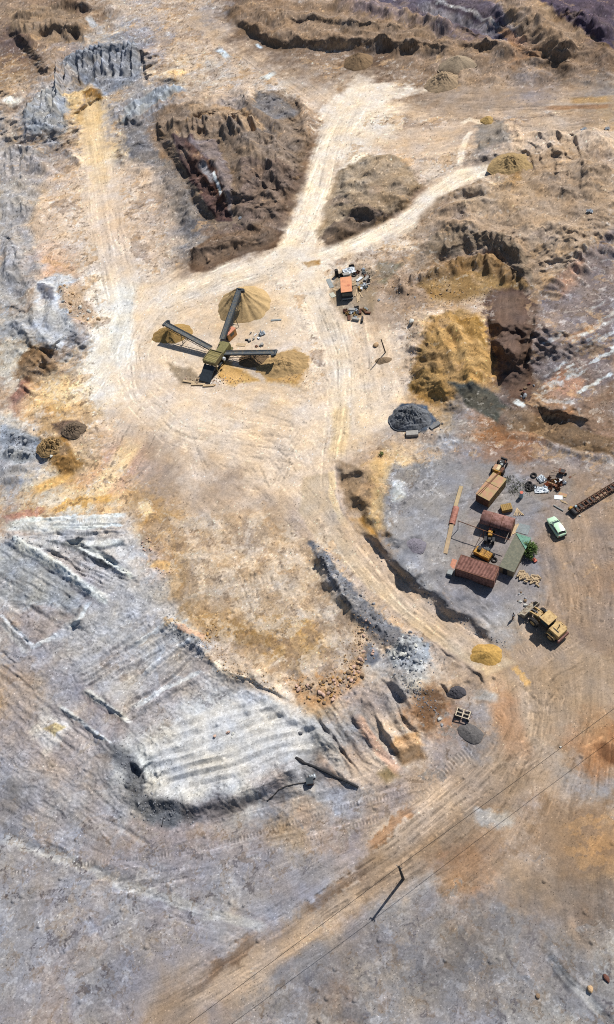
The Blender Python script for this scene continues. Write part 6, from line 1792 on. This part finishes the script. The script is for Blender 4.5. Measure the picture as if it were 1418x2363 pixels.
gravel('grey_gravel', 'loose grey gravel along the berms and banks of the quarry', [([(730, 1270), (800, 1370), (960, 1490)], 14), ([(900, 1480), (980, 1560)], 18), ([(280, 1740), (320, 1860), (440, 1890)], 16), ([(20, 1240), (120, 1260), (290, 1330)], 14), ([(860, 1260), (960, 1350), (1060, 1430), (1180, 1500)], 9), ([(0, 1000), (90, 1060)], 16), ([(80, 240), (150, 300)], 20), ([(150, 160), (320, 150)], 30), ([(910, 950), (1000, 980)], 16), ([(395, 385), (470, 520)], 14), ([(940, 1580), (1000, 1640)], 16), ([(380, 1430), (480, 1520)], 12)], 1700, .12, .42, (140, 138, 142))

# ------------------------------------------------------------------ scrap around the orange hut
def slab(name, label, cat, px, py, w, d, h, material, rz=0.0, tilt=0.0, group=None, bevel=.015):
    o = MB().box(-w / 2, w / 2, -d / 2, d / 2, 0, h).build(name, material, bevel=bevel)
    place(o, gnd(px, py, .01), rz, tilt)
    return tag(o, label, cat, group)
def sheet(name, label, cat, px, py, w, d, material, rz=0.0, crumple=.18, seed=1, group=None):
    """crumpled sheet or tarpaulin"""
    n = 12; mb = MB(); r = np.linspace(-.5, .5, n + 1); X, Y = np.meshgrid(r, r)
    Z = np.abs(fbm(X * 3 + seed * 3.3, Y * 3 + seed, .9, 3, seed)) * crumple * 3.2
    X2 = X * w * (1 + .2 * fbm(Y * 2 + seed, X, .7, 2, seed + 2)); Y2 = Y * d * (1 + .25 * fbm(X * 2 + seed, Y, .7, 2, seed + 4))
    vs = [(X2[j, i], Y2[j, i], Z[j, i] + .05) for j in range(n + 1) for i in range(n + 1)]
    vs += [(x, y, z - .03) for x, y, z in vs]
    N2 = (n + 1) ** 2
    fs = []
    for j in range(n):
        for i in range(n):
            a = j * (n + 1) + i
            fs += [(a, a + 1, a + n + 2, a + n + 1), (N2 + a, N2 + a + n + 1, N2 + a + n + 2, N2 + a + 1)]
    rim = [i for i in range(n)] + [n + j * (n + 1) for j in range(n)] + [n * (n + 1) + n - i for i in range(n)] + [(n - j) * (n + 1) for j in range(n)]
    fs += [(rim[k], N2 + rim[k], N2 + rim[(k + 1) % len(rim)], rim[(k + 1) % len(rim)]) for k in range(len(rim))]
    mb.add(vs, fs)
    o = mb.build(name, material, smooth=False)
    place(o, gnd(px, py, .02), rz)
    return tag(o, label, cat, group)
def drum(name, label, px, py, r, h, material, top=None, lying=None, group=None):
    mb = MB()
    n = 16; prof = [(0, .97), (.03, 1), (.32, 1), (.34, 1.04), (.36, 1), (.64, 1), (.66, 1.04), (.68, 1), (.97, 1), (1, .97)]
    mb.loft([[(r * q * math.cos(2 * math.pi * i / n), r * q * math.sin(2 * math.pi * i / n), z * h) for i in range(n)] for z, q in prof])
    t = mb.build(name, material)
    if lying is None: place(t, gnd(px, py), 0)
    else: place(t, gnd(px, py, r), lying, math.pi / 2)
    tag(t, label, 'drum', group)
    if top:
        l_ = MB(); l_.cyl((0, 0, h), (0, 0, h + .03), r * .9, 14); l_.build('lid', top, t)
    return t

sheet('tarpaulin', 'crumpled white tarpaulin lying just above the orange hut', 'tarpaulin', 806, 626, 2.4, 1.9, M_white, .2, .25, 3)
slab('concrete_block', 'pale block lying between the white tarpaulin and the orange hut', 'block', 800, 636, 1.3, .8, .5, M_conc, .1)
drum('oil_drum', 'black drum standing at the upper left corner of the scrap yard', 778, 636, .36, 1.5, M_black)
sheet('scrap_bag', 'black crumpled bag beside the white tarpaulin', 'bag', 786, 637, 1.0, .8, M_dark, .5, .3, 5)
sheet('scrap_bag', 'dark crumpled bag behind the white tarpaulin', 'bag', 812, 616, 1.1, .7, M_dark, .1, .3, 6)
slab('sheet_metal', 'grey ribbed sheet lying left of the orange hut', 'sheet', 762, 654, .9, 2.9, .06, M_greysheet, .28)
slab('wood_board', 'small pale board at the lower end of the grey ribbed sheet', 'board', 773, 668, .9, .5, .05, M_wood, -.6)
slab('sheet_metal', 'pale tapered sheet lying left of the dark shaded side of the hut', 'sheet', 768, 681, 1.0, 1.5, .06, mat('pale_sheet', alb(206, 200, 180), .7), .4)
for k, (px, py, rz) in enumerate([(822, 676, 1.35), (826, 684, 1.7), (829, 688, 1.5), (833, 680, 1.9), (825, 692, 1.62), (838, 664, .7), (845, 661, .9), (836, 658, 1.2)]):
    slab('wood_plank', 'pale plank in the loose pile right of the orange hut', 'plank', px, py, 2.2 - .1 * k, .24, .09, M_wood, rz, .04, 'planks beside the orange hut')
def pallet(px, py, rz, label):
    t = thing('wood_pallet', label, 'pallet', gnd(px, py), rz)
    for y in (-.5, 0, .5): MB().box(-.6, .6, y - .05, y + .05, .0, .1).build('bearer', M_wood, t)
    for k in range(6): MB().box(-.6 + k * .21, -.46 + k * .21, -.55, .55, .1, .13).build('board', M_wood, t)
pallet(817, 657, .3, 'wooden pallet leaning distance right of the orange hut roof')
rs = random.Random(5)
scr = [('grey', M_greysheet), ('dark', M_dark), ('rusty', M_rust), ('pale', M_conc), ('timber', M_woodold), ('white', M_white)]
for k in range(34):
    if k < 16: px, py = rs.uniform(820, 852), rs.uniform(622, 672)
    else: px, py = rs.uniform(798, 852), rs.uniform(704, 740)
    nm, m_ = scr[rs.randrange(6)]
    where = 'in the scrap right of the orange hut' if k < 16 else 'in the scrap below the orange hut'
    if rs.random() < .5:
        slab('scrap_piece', nm + ' scrap piece ' + where, 'scrap', px, py, rs.uniform(.4, 1.5), rs.uniform(.3, .8), rs.uniform(.08, .5), m_, rs.uniform(0, 3), rs.uniform(-.2, .2), nm + ' scrap ' + where)
    else:
        sheet('scrap_sheet', nm + ' crumpled sheet ' + where, 'scrap', px, py, rs.uniform(.6, 1.4), rs.uniform(.5, 1.0), m_, rs.uniform(0, 3), .22, k + 10, nm + ' crumpled sheets ' + where)
slab('concrete_block', 'pale concrete block lying below the grey-black stone heap', 'block', 952, 1003, 2.1, 1.0, .6, M_conc, -.03)
slab('concrete_slab', 'grey slab tilted against the right foot of the grey-black stone heap', 'slab', 1004, 985, 2.0, .7, .4, mat('grey_slab', alb(136, 134, 134), .95), .6, .15)
slab('steel_channel', 'pale steel channel lying alone on the yard right of the tall sand cone', 'beam', 638, 739, 2.2, .4, .12, M_greysheet, -.06)
for k, (px, py, w, rz) in enumerate([(437, 882, 2.6, -.35), (458, 888, 2.8, -.12), (482, 891, 2.2, -.06)]):
    slab('timber_sleeper', 'pale timber sleeper in the row below the screening plant', 'sleeper', px, py, w, .45, .22, M_wood, rz, 0, 'sleepers below the plant')
slab('wood_board', 'pale board lying beside the little orange cabin', 'board', 557, 796, 1.9, .8, .08, M_wood, -.25)
sheet('white_sack', 'bright white sack on the litter heap right of the little orange cabin', 'sack', 606, 771, 1.2, 1.0, M_white, .4, .4, 8)
for k in range(12):
    px, py = 575 + rs.uniform(-6, 34), 795 - rs.uniform(-6, 26)
    nm, m_ = scr[rs.randrange(6)]
    slab('litter_piece', nm + ' piece of litter right of the little orange cabin', 'litter', px, py, rs.uniform(.3, .8), rs.uniform(.2, .6), rs.uniform(.1, .4), m_, rs.uniform(0, 3), .1, nm + ' litter by the orange cabin')

# ------------------------------------------------------------------ poles and wires
def pole(name, label, base, top, r0, r1, arm=False):
    """pole from a ground point to a top point"""
    t = thing(name, label, 'pole', base)
    d = Vector(top) - Vector(base)
    MB().cyl((0, 0, -.2), d, r0, 10, r1).build('shaft', M_pole, t)
    if arm:
        MB().bar(d * .965 + Vector((-.32, .19, .12)), d * .965 + Vector((.32, -.19, .12)), .09, .09).build('crossarm', M_pole, t)
        for s_ in (-.26, .26):
            p = d * .965 + Vector((s_, -.6 * s_, .18)); MB().cyl(p, p + Vector((0, 0, .22)), .05, 8).build('insulator', M_conc, t)
    return t, Vector(base) + d
b0 = gnd(931, 2028)
_, ptop = pole('utility_pole', 'tall dark utility pole casting a long shadow on the lower ground', b0, at(921, 2000, 7.6 + b0.z), .20, .12, True)
b1 = gnd(890, 813); t1_ = at(880, 783, 4.7 + b1.z)
pole('leaning_pole', 'short dark pole leaning beside a big rock on the yard', b1, t1_, .13, .10)
b2 = gnd(372, 1911)
pole('thin_stake', 'thin dark stake standing at the lower edge of the furrowed clay', b2, b2 + Vector((.5, .9, 1.0)), .05, .04)
wl = at(250, 2500, 7.2); wr = at(1600, 1500, 7.2)
for sgn in (0,):
    pts = []
    for a_, c_ in ((wl, ptop), (ptop, wr)):
        for k in range(13):
            u = k / 12
            p = a_.lerp(c_, u); p.z -= 1.0 * 4 * u * (1 - u) * .5
            pts.append(p + Vector((0, 0, .2)))
    o = MB().tube(pts, .028, 5).build('power_line', M_black)
    tag(o, 'thin dark power line crossing the lower ground over the utility pole', 'cable')

def cable(name, label, pts, r, material, cat='pipe', lift=.0):
    P = []
    for (ax, ay), (bx, by) in zip(pts[:-1], pts[1:]):
        for k in range(6):
            u = k / 6; P.append(gnd(ax + (bx - ax) * u, ay + (by - ay) * u, r * .8 + lift))
    P.append(gnd(*pts[-1], r * .8 + lift))
    o = MB().tube(P, r, 7).build(name, material)
    return tag(o, label, cat)
cable('black_pipe', 'long black pipe lying across the grey slope below the clay furrows', [(683, 1748), (700, 1760), (730, 1772), (765, 1788), (800, 1805), (828, 1818)], .16, M_dark)
cable('black_hose', 'thin black hose looped at the upper end of the long black pipe', [(684, 1746), (695, 1752), (715, 1768), (745, 1780), (765, 1790)], .06, M_black, 'hose')
cable('black_hose', 'thin black hose running from the small dark pump box', [(706, 1806), (690, 1808), (665, 1814), (645, 1824), (632, 1838), (618, 1848)], .07, M_black, 'hose')
t = thing('pump_box', 'small dark pump box beside the long black pipe', 'pump', gnd(717, 1806), .1)
MB().box(-.45, .45, -.4, .4, -.05, .85).build('casing', mat('dark_red_box', alb(84, 66, 66), .8), t, bevel=.03)
MB().box(-.5, .5, -.45, .45, .853, .91).build('lid', M_frame, t, bevel=.02)
MB().cyl((-.45, 0, .3), (-.75, 0, .3), .07, 8).build('outlet', M_dark, t)
sheet('white_sack', 'white sack lying just behind the small dark pump box', 'sack', 722, 1793, .9, .6, M_white, .3, .3, 12)

# ------------------------------------------------------------------ things around the sheds
hd = heading((1028, 1275), (1064, 1124))
def strip(name, label, cat, pa, pb, w, h, material):
    a = gnd(*pa); b_ = gnd(*pb); d = b_ - a
    o = MB().box(0, math.hypot(d.x, d.y), -w / 2, w / 2, -.05, h).build(name, material, bevel=.02)
    place(o, (a.x, a.y, min(a.z, b_.z)), math.atan2(d.y, d.x)); return tag(o, label, cat)
strip('concrete_beam', 'long pale beam lying on the grey ground left of the sheds, upper half', 'beam', (1051, 1172), (1065, 1124), .62, .32, mat('tan_concrete', alb(196, 170, 132), .9, 0, .15, 1.5))
strip('concrete_beam', 'long pale beam lying on the grey ground left of the sheds, lower half', 'beam', (1028, 1278), (1043, 1212), .66, .30, mat('tan_concrete_worn', alb(188, 160, 128), .9, 0, .2, 1.5))
a = gnd(1043, 1211); b_ = gnd(1053, 1172); d = b_ - a
mb = MB(); n = 10; vs = []; Lh = math.hypot(d.x, d.y)
for x in (0, Lh):
    for rr in (.52, .47):
        vs += [(x, -math.cos(math.pi * i / n) * rr, math.sin(math.pi * i / n) * rr) for i in range(n + 1)]
m = n + 1
fs = [(i, i + 1, 2 * m + i + 1, 2 * m + i) for i in range(n)] + [(m + i, 3 * m + i, 3 * m + i + 1, m + i + 1) for i in range(n)] + [(i, m + i, m + i + 1, i + 1) for i in range(n)] + [(2 * m + i, 2 * m + i + 1, 3 * m + i + 1, 3 * m + i) for i in range(n)]
o = mb.add(vs, fs).build('half_pipe', mat('pink_rust_sheet', alb(190, 130, 112), .85, 0, .15, 1.0, alb(150, 96, 82), .4), smooth=False)
place(o, a, math.atan2(d.y, d.x)); tag(o, 'pinkish rusty half pipe lying between the two long pale beams', 'pipe')

t = thing('plank_crate', 'brown plank crate between the plain container and the barrel roof', 'crate', gnd(1169, 1176), heading((1159, 1182), (1179, 1178)))
for k in range(6): MB().box(-.85 + k * .285, -.60 + k * .285, -.6, .6, .78, .83).build('board', M_woodold, t)
MB().box(-.82, .82, -.58, .58, -.05, .775).build('box', M_woodold, t)
for k, (dx, rz) in enumerate([(0, 1.3), (3, 1.5), (6, 1.7), (9, 1.95), (-3, 1.1), (12, 2.15)]):
    slab('timber_stick', 'loose timber stick in the fan right of the brown plank crate', 'timber', 1192 + dx * .8, 1181 + abs(k - 2) * .6, 1.5, .14, .12, M_wood, rz, .12, 'timber fan by the crate')
for k, (px, py, rz) in enumerate([(1184, 1226, 1.0), (1188, 1222, 1.15), (1192, 1220, 1.05)]):
    slab('timber_board', 'yellowish board leaning by the end of the barrel roof', 'board', px, py, 1.9, .35, .06, M_wood, rz, .1, 'boards by the barrel roof')
slab('orange_board', 'pinkish board leaning at the left end of the red-brown container', 'board', 1046, 1303, .8, 1.9, .1, mat('pink_board', alb(206, 140, 112), .8), -.40, 0)
slab('grey_box', 'small grey box by the lower left corner of the red-brown container', 'box', 1039, 1325, .8, .8, .7, M_greysheet, -.4)
slab('concrete_pad', 'grey concrete pad between the barrel roof and the green bush', 'slab', 1207, 1221, 2.0, 1.8, .06, mat('blue_grey_concrete', alb(148, 152, 152), .95), -.4)
slab('pipe_piece', 'small rust-red lump lying right of the shed below the bush', 'scrap', 1234, 1294, .5, .7, .3, M_redpaint, .5)
drum('water_barrel', 'pale blue barrel with an orange lid standing alone behind the sheds', 1203, 1147, .32, 1.3, M_blue, M_redpaint)
slab('steel_plate', 'flat white plate lying above the green car', 'plate', 1289, 1148, 1.3, .8, .07, M_white, -.2)
slab('steel_plate', 'orange-brown plate lying behind the flat white plate', 'plate', 1299, 1142, 1.3, .7, .06, M_rustbrown, -.5)
for k in range(3): slab('timber_stick', 'thin pale stick in the bundle below the flat white plate', 'timber', 1299 + k * 2, 1156 + k * 2.2, 1.1, .1, .08, M_wood, -.6, 0, 'sticks below the white plate')
o = MB().cyl((-.9, 0, .1), (.9, 0, .1), .1, 10).build('grey_pipe', M_greysheet); place(o, gnd(1289, 1173), -.75); tag(o, 'single grey pipe lying just above the green car', 'pipe')
# scrap heap by the car
sheet('white_sheet', 'large white sheet at the lower left of the scrap heap by the car', 'sheet', 1250, 1131, 2.2, 1.2, M_white, -.1, .22, 21)
sheet('white_sheet', 'upright crumpled white sheet at the top left of the scrap heap by the car', 'sheet', 1250, 1106, 1.2, 1.3, M_white, .5, .3, 22)
sheet('white_sheet', 'small white sheet at the right end of the scrap heap by the car', 'sheet', 1302, 1115, .7, .6, M_white, .2, .3, 23)
for k in range(26):
    px, py = 1277 + rs.gauss(0, 11), 1117 + rs.gauss(0, 9)
    m_ = rs.choice([M_rust, M_rustbrown, M_rust, M_white, M_woodold, M_orange])
    nm = {M_rust: 'rusty', M_rustbrown: 'orange-brown', M_white: 'white', M_woodold: 'timber', M_orange: 'orange'}[m_]
    if k % 2: sheet('scrap_sheet', nm + ' crumpled sheet in the heap behind the green car', 'scrap', px, py, rs.uniform(.5, 1.2), rs.uniform(.4, .9), m_, rs.uniform(0, 3), .3, k + 60, nm + ' crumpled sheets by the car')
    else: slab('scrap_piece', nm + ' scrap piece in the heap behind the green car', 'scrap', px, py, rs.uniform(.4, 1.3), rs.uniform(.15, .6), rs.uniform(.1, .45), m_, rs.uniform(0, 3), rs.uniform(-.3, .3), nm + ' scrap by the car')
def tyre(px, py, r, label, lying=True, rz=0.0, group=None, dz=0.0):
    mb = MB(); n, m2 = 20, 8; rings = []
    for i in range(n):
        an = 2 * math.pi * i / n
        rings.append([((r * .72 + r * .28 * math.cos(2 * math.pi * j / m2)) * math.cos(an), (r * .72 + r * .28 * math.cos(2 * math.pi * j / m2)) * math.sin(an), r * .26 * math.sin(2 * math.pi * j / m2)) for j in range(m2)])
    rings.append(rings[0])
    mb.loft(rings, cap=False)
    o = mb.build('old_tyre', M_black, smooth=True)
    place(o, gnd(px, py, r * .24 + dz), rz, 0.15 if lying else 1.2); return tag(o, label, 'tyre', group)
for px, py in ((1222, 1117), (1219, 1123), (1228, 1128), (1220, 1130), (1233, 1125)):
    tyre(px, py, .5, 'black tyre dumped on the weedy ground left of the white sheets', True, 0, 'tyres left of the white sheets')
tyre(1232, 1098, .55, 'single black tyre above the dumped tyres, near the scrap heap')
tyre(1141, 1293, .5, 'black tyre at the shaded end of the yellow crawler')
tyre(818, 636, .55, 'black tyre in the scrap at the top right of the orange hut')
t = thing('wheelbarrow', 'rusty wheelbarrow standing alone above the scrap heap', 'wheelbarrow', gnd(1297, 1093), 2.7)
mb = MB(); mb.prism([(-.5, .75), (.55, .85), (.35, .35), (-.3, .35)], -.38, .38, 'y'); mb.build('tub', M_rust, t)
MB().box(-.42, .42, -.32, .32, .80, .82).build('load', M_dark, t)
for sg in (-1, 1): MB().bar((-.3, sg * .25, .4), (1.5, sg * .33, .7), .05, .05).build('handle', M_rust, t); MB().bar((.35, sg * .25, .4), (.4, sg * .25, -.02), .05, .05).build('leg', M_rust, t)
mb = MB(); mb.cyl((-.6, -.06, .22), (-.6, .06, .22), .24, 14); mb.build('wheel', M_black, t)
t = thing('shovel', 'old shovel lying on the ground right of the rusty wheelbarrow', 'shovel', gnd(1318, 1100), .55)
MB().cyl((0, 0, .05), (1.1, 0, .05), .03, 6).build('handle', M_wood, t); MB().prism([(-.4, -.14), (0, -.16), (0, .16), (-.4, .14)], .03, .06, 'z').build('blade', M_rust, t)
# pale firewood
LOGS = [MB().prism([(-.12, 0), (.12, 0), (.09, .16), (-.07, .18)], -L_ / 2, L_ / 2, 'x').build('split_log', M_wood) for L_ in (.6, .75, .9)]
first = list(LOGS)
for k in range(58):
    u = rs.random(); px = 1197 + u * 46 + rs.gauss(0, 3); py = 1322 + u * 22 + rs.gauss(0, 5)
    src = LOGS[k % 3]
    o = first.pop() if first else src.copy()
    if o.name not in COL.objects: COL.objects.link(o)
    place(o, gnd(px, py, .02 + rs.random() * .25), rs.uniform(0, 3.1), rs.uniform(-.2, .2), rs.uniform(-.2, .2))
    tag(o, 'pale split log in the firewood pile below the green bush', 'log', 'firewood pile')
# plastic litter on the slopes
for lab, px, py, s_ in [('white plastic bag on the ridge at the far right edge', 1401, 300, 1.1), ('white plastic sheet on the brown slope left of the far right bag', 1345, 312, 1.2), ('white litter caught in a gully above the grey slope at right', 1360, 495, 1.3), ('small pale bag at the lower tip of the dark maroon slope', 557, 512, .8)]:
    sheet('plastic_bag', lab, 'bag', px, py, s_, s_ * .7, M_white, px, .3, int(px))

# ------------------------------------------------------------------ plants
def leafy(name, label, px, py, rad, hgt, n, leaf, cat, trunk=True):
    base = gnd(px, py)
    t = thing(name, label, cat, base)
    r = random.Random(px); mb = MB()
    cl = []
    for k in range(34):
        a_ = r.uniform(0, 6.28); q = rad * math.sqrt(r.random()) * .85; z = hgt * (.25 + .7 * r.random()) * (1 - .45 * (q / rad) ** 2)
        cl.append(Vector((math.cos(a_) * q, math.sin(a_) * q, z)))
    for k in range(n):
        c_ = r.choice(cl); d = Vector((r.gauss(0, 1), r.gauss(0, 1), r.gauss(0, 1))).normalized() * (rad * .30 * r.random() ** .4)
        p = c_ + d; s_ = leaf * r.uniform(.6, 1.2)
        u = Vector((r.gauss(0, 1), r.gauss(0, 1), r.gauss(0, .7))).normalized(); v = u.cross(Vector((r.gauss(0, 1), r.gauss(0, 1), r.gauss(0, 1)))).normalized()
        mb.add([p - u * s_, p + v * s_ * .45, p + u * s_, p - v * s_ * .45], [(0, 1, 2, 3)])
    mb.build('crown', M_leaf, t)
    st = MB()
    for k in range(7):
        c_ = cl[k]; st.cyl((0, 0, -.05), (c_.x * .4, c_.y * .4, c_.z * .5), .05, 6, .035); st.cyl((c_.x * .4, c_.y * .4, c_.z * .5), c_, .035, 6, .012)
    st.build('trunk', M_bark, t)
leafy('green_bush', 'bright green leafy bush beside the long grey roofed shed', 1220, 1276, 1.45, 2.5, 2600, .14, 'bush')
leafy('small_shrub', 'small yellowish green shrub on the bank at the yard edge', 880, 1052, .5, .8, 260, .09, 'shrub')
mb = MB(); r = random.Random(3)
for k in range(900):
    i = r.choice([(1172, 1107, 7, 6), (1200, 1118, 10, 7), (1222, 1128, 9, 6), (850, 632, 10, 8), (1186, 1130, 8, 6)])
    p = gnd(i[0] + r.gauss(0, i[2]), i[1] + r.gauss(0, i[3])); a_ = r.uniform(0, 6.28); h = r.uniform(.12, .32)
    d = Vector((math.cos(a_), math.sin(a_), 0)) * .05
    mb.add([p - d, p + d, p + Vector((r.gauss(0, .1), r.gauss(0, .1), h))], [(0, 1, 2)])
o = mb.build('weeds', mat('weed_green', alb(124, 128, 92), .9, 0, .4, 2.0, bump=0)); o['kind'] = 'stuff'; o['label'] = 'sparse green weeds on the ground behind the sheds'; o['category'] = 'weeds'

# ------------------------------------------------------------------ the person near the loader
def person():
    b_ = gnd(1184, 1427)
    t = thing('person', 'person in a white shirt and dark trousers standing left of the loader', 'person', b_, -2.3)
    J = [((0, 0, .92), .15), ((0, 0, 1.18), .15), ((0, 0, 1.40), .16), ((0, 0, 1.50), .07), ((0, .02, 1.60), .095), ((0, .03, 1.72), .085),
         ((-.19, 0, 1.40), .07), ((-.27, .03, 1.14), .05), ((-.25, .16, .92), .042), ((.19, 0, 1.40), .07), ((.27, .03, 1.14), .05), ((.25, .16, .92), .042),
         ((-.10, 0, .86), .10), ((-.11, .02, .48), .075), ((-.11, -.02, .08), .05), ((-.12, .14, .04), .045), ((.10, 0, .86), .10), ((.12, .04, .48), .075), ((.13, .06, .08), .05), ((.14, .22, .04), .045)]
    E = [(0, 1), (1, 2), (2, 3), (3, 4), (4, 5), (2, 6), (6, 7), (7, 8), (2, 9), (9, 10), (10, 11), (0, 12), (12, 13), (13, 14), (14, 15), (0, 16), (16, 17), (17, 18), (18, 19)]
    def skin(name, idx, edges, material, grow=0.0, root=0, extra=()):
        me = bpy.data.meshes.new(name)
        me.from_pydata([J[i][0] for i in idx] + [e[0] for e in extra], [], []) if False else None
        P = [J[i] for i in idx] + list(extra); mp = {i: k for k, i in enumerate(idx)}
        me.from_pydata([p[0] for p in P], [(mp.get(a_, a_), mp.get(c_, c_)) for a_, c_ in edges], [])
        o = bpy.data.objects.new(name, me); COL.objects.link(o); o.parent = t
        sk = o.modifiers.new('skin', 'SKIN'); sb = o.modifiers.new('sub', 'SUBSURF'); sb.levels = 1; sb.render_levels = 1
        for k, p in enumerate(P):
            sv = me.skin_vertices[0].data[k]; sv.radius = (p[1] + grow, p[1] + grow); sv.use_root = (k == root)
        me.materials.append(material)
        return o
    skinm = mat('skin', alb(186, 136, 108), .7, bump=0)
    fingers = []; fe = []
    base_n = len(J)
    for hx, hi in ((-.25, 8), (.25, 11)):
        for q, (dx, L_) in enumerate([(-.03, .08), (-.01, .095), (.012, .09), (.03, .07)]):
            fingers += [((hx + dx, .19, .875), .012), ((hx + dx, .205, .875 - L_), .009)]
            fe += [(hi, base_n + len(fingers) - 2), (base_n + len(fingers) - 2, base_n + len(fingers) - 1)]
        fingers += [((hx + (.05 if hx < 0 else -.05), .20, .88), .012)]; fe += [(hi, base_n + len(fingers) - 1)]
    skin('body', list(range(base_n)), E + fe, skinm, extra=fingers)
    skin('shirt', [0, 1, 2, 6, 7, 9, 10], [(0, 1), (1, 2), (2, 6), (6, 7), (2, 9), (9, 10)], M_white, .022)
    skin('trousers', [0, 12, 13, 14, 16, 17, 18], [(0, 12), (12, 13), (13, 14), (0, 16), (16, 17), (17, 18)], M_dark, .02)
    h = MB(); n = 10
    h.loft([[(q * math.cos(2 * math.pi * i / n), .015 + q * math.sin(2 * math.pi * i / n), z) for i in range(n)] for z, q in ((1.66, .105), (1.72, .108), (1.78, .09), (1.815, .05))])
    h.build('hair', M_dark, t, smooth=True)
person()
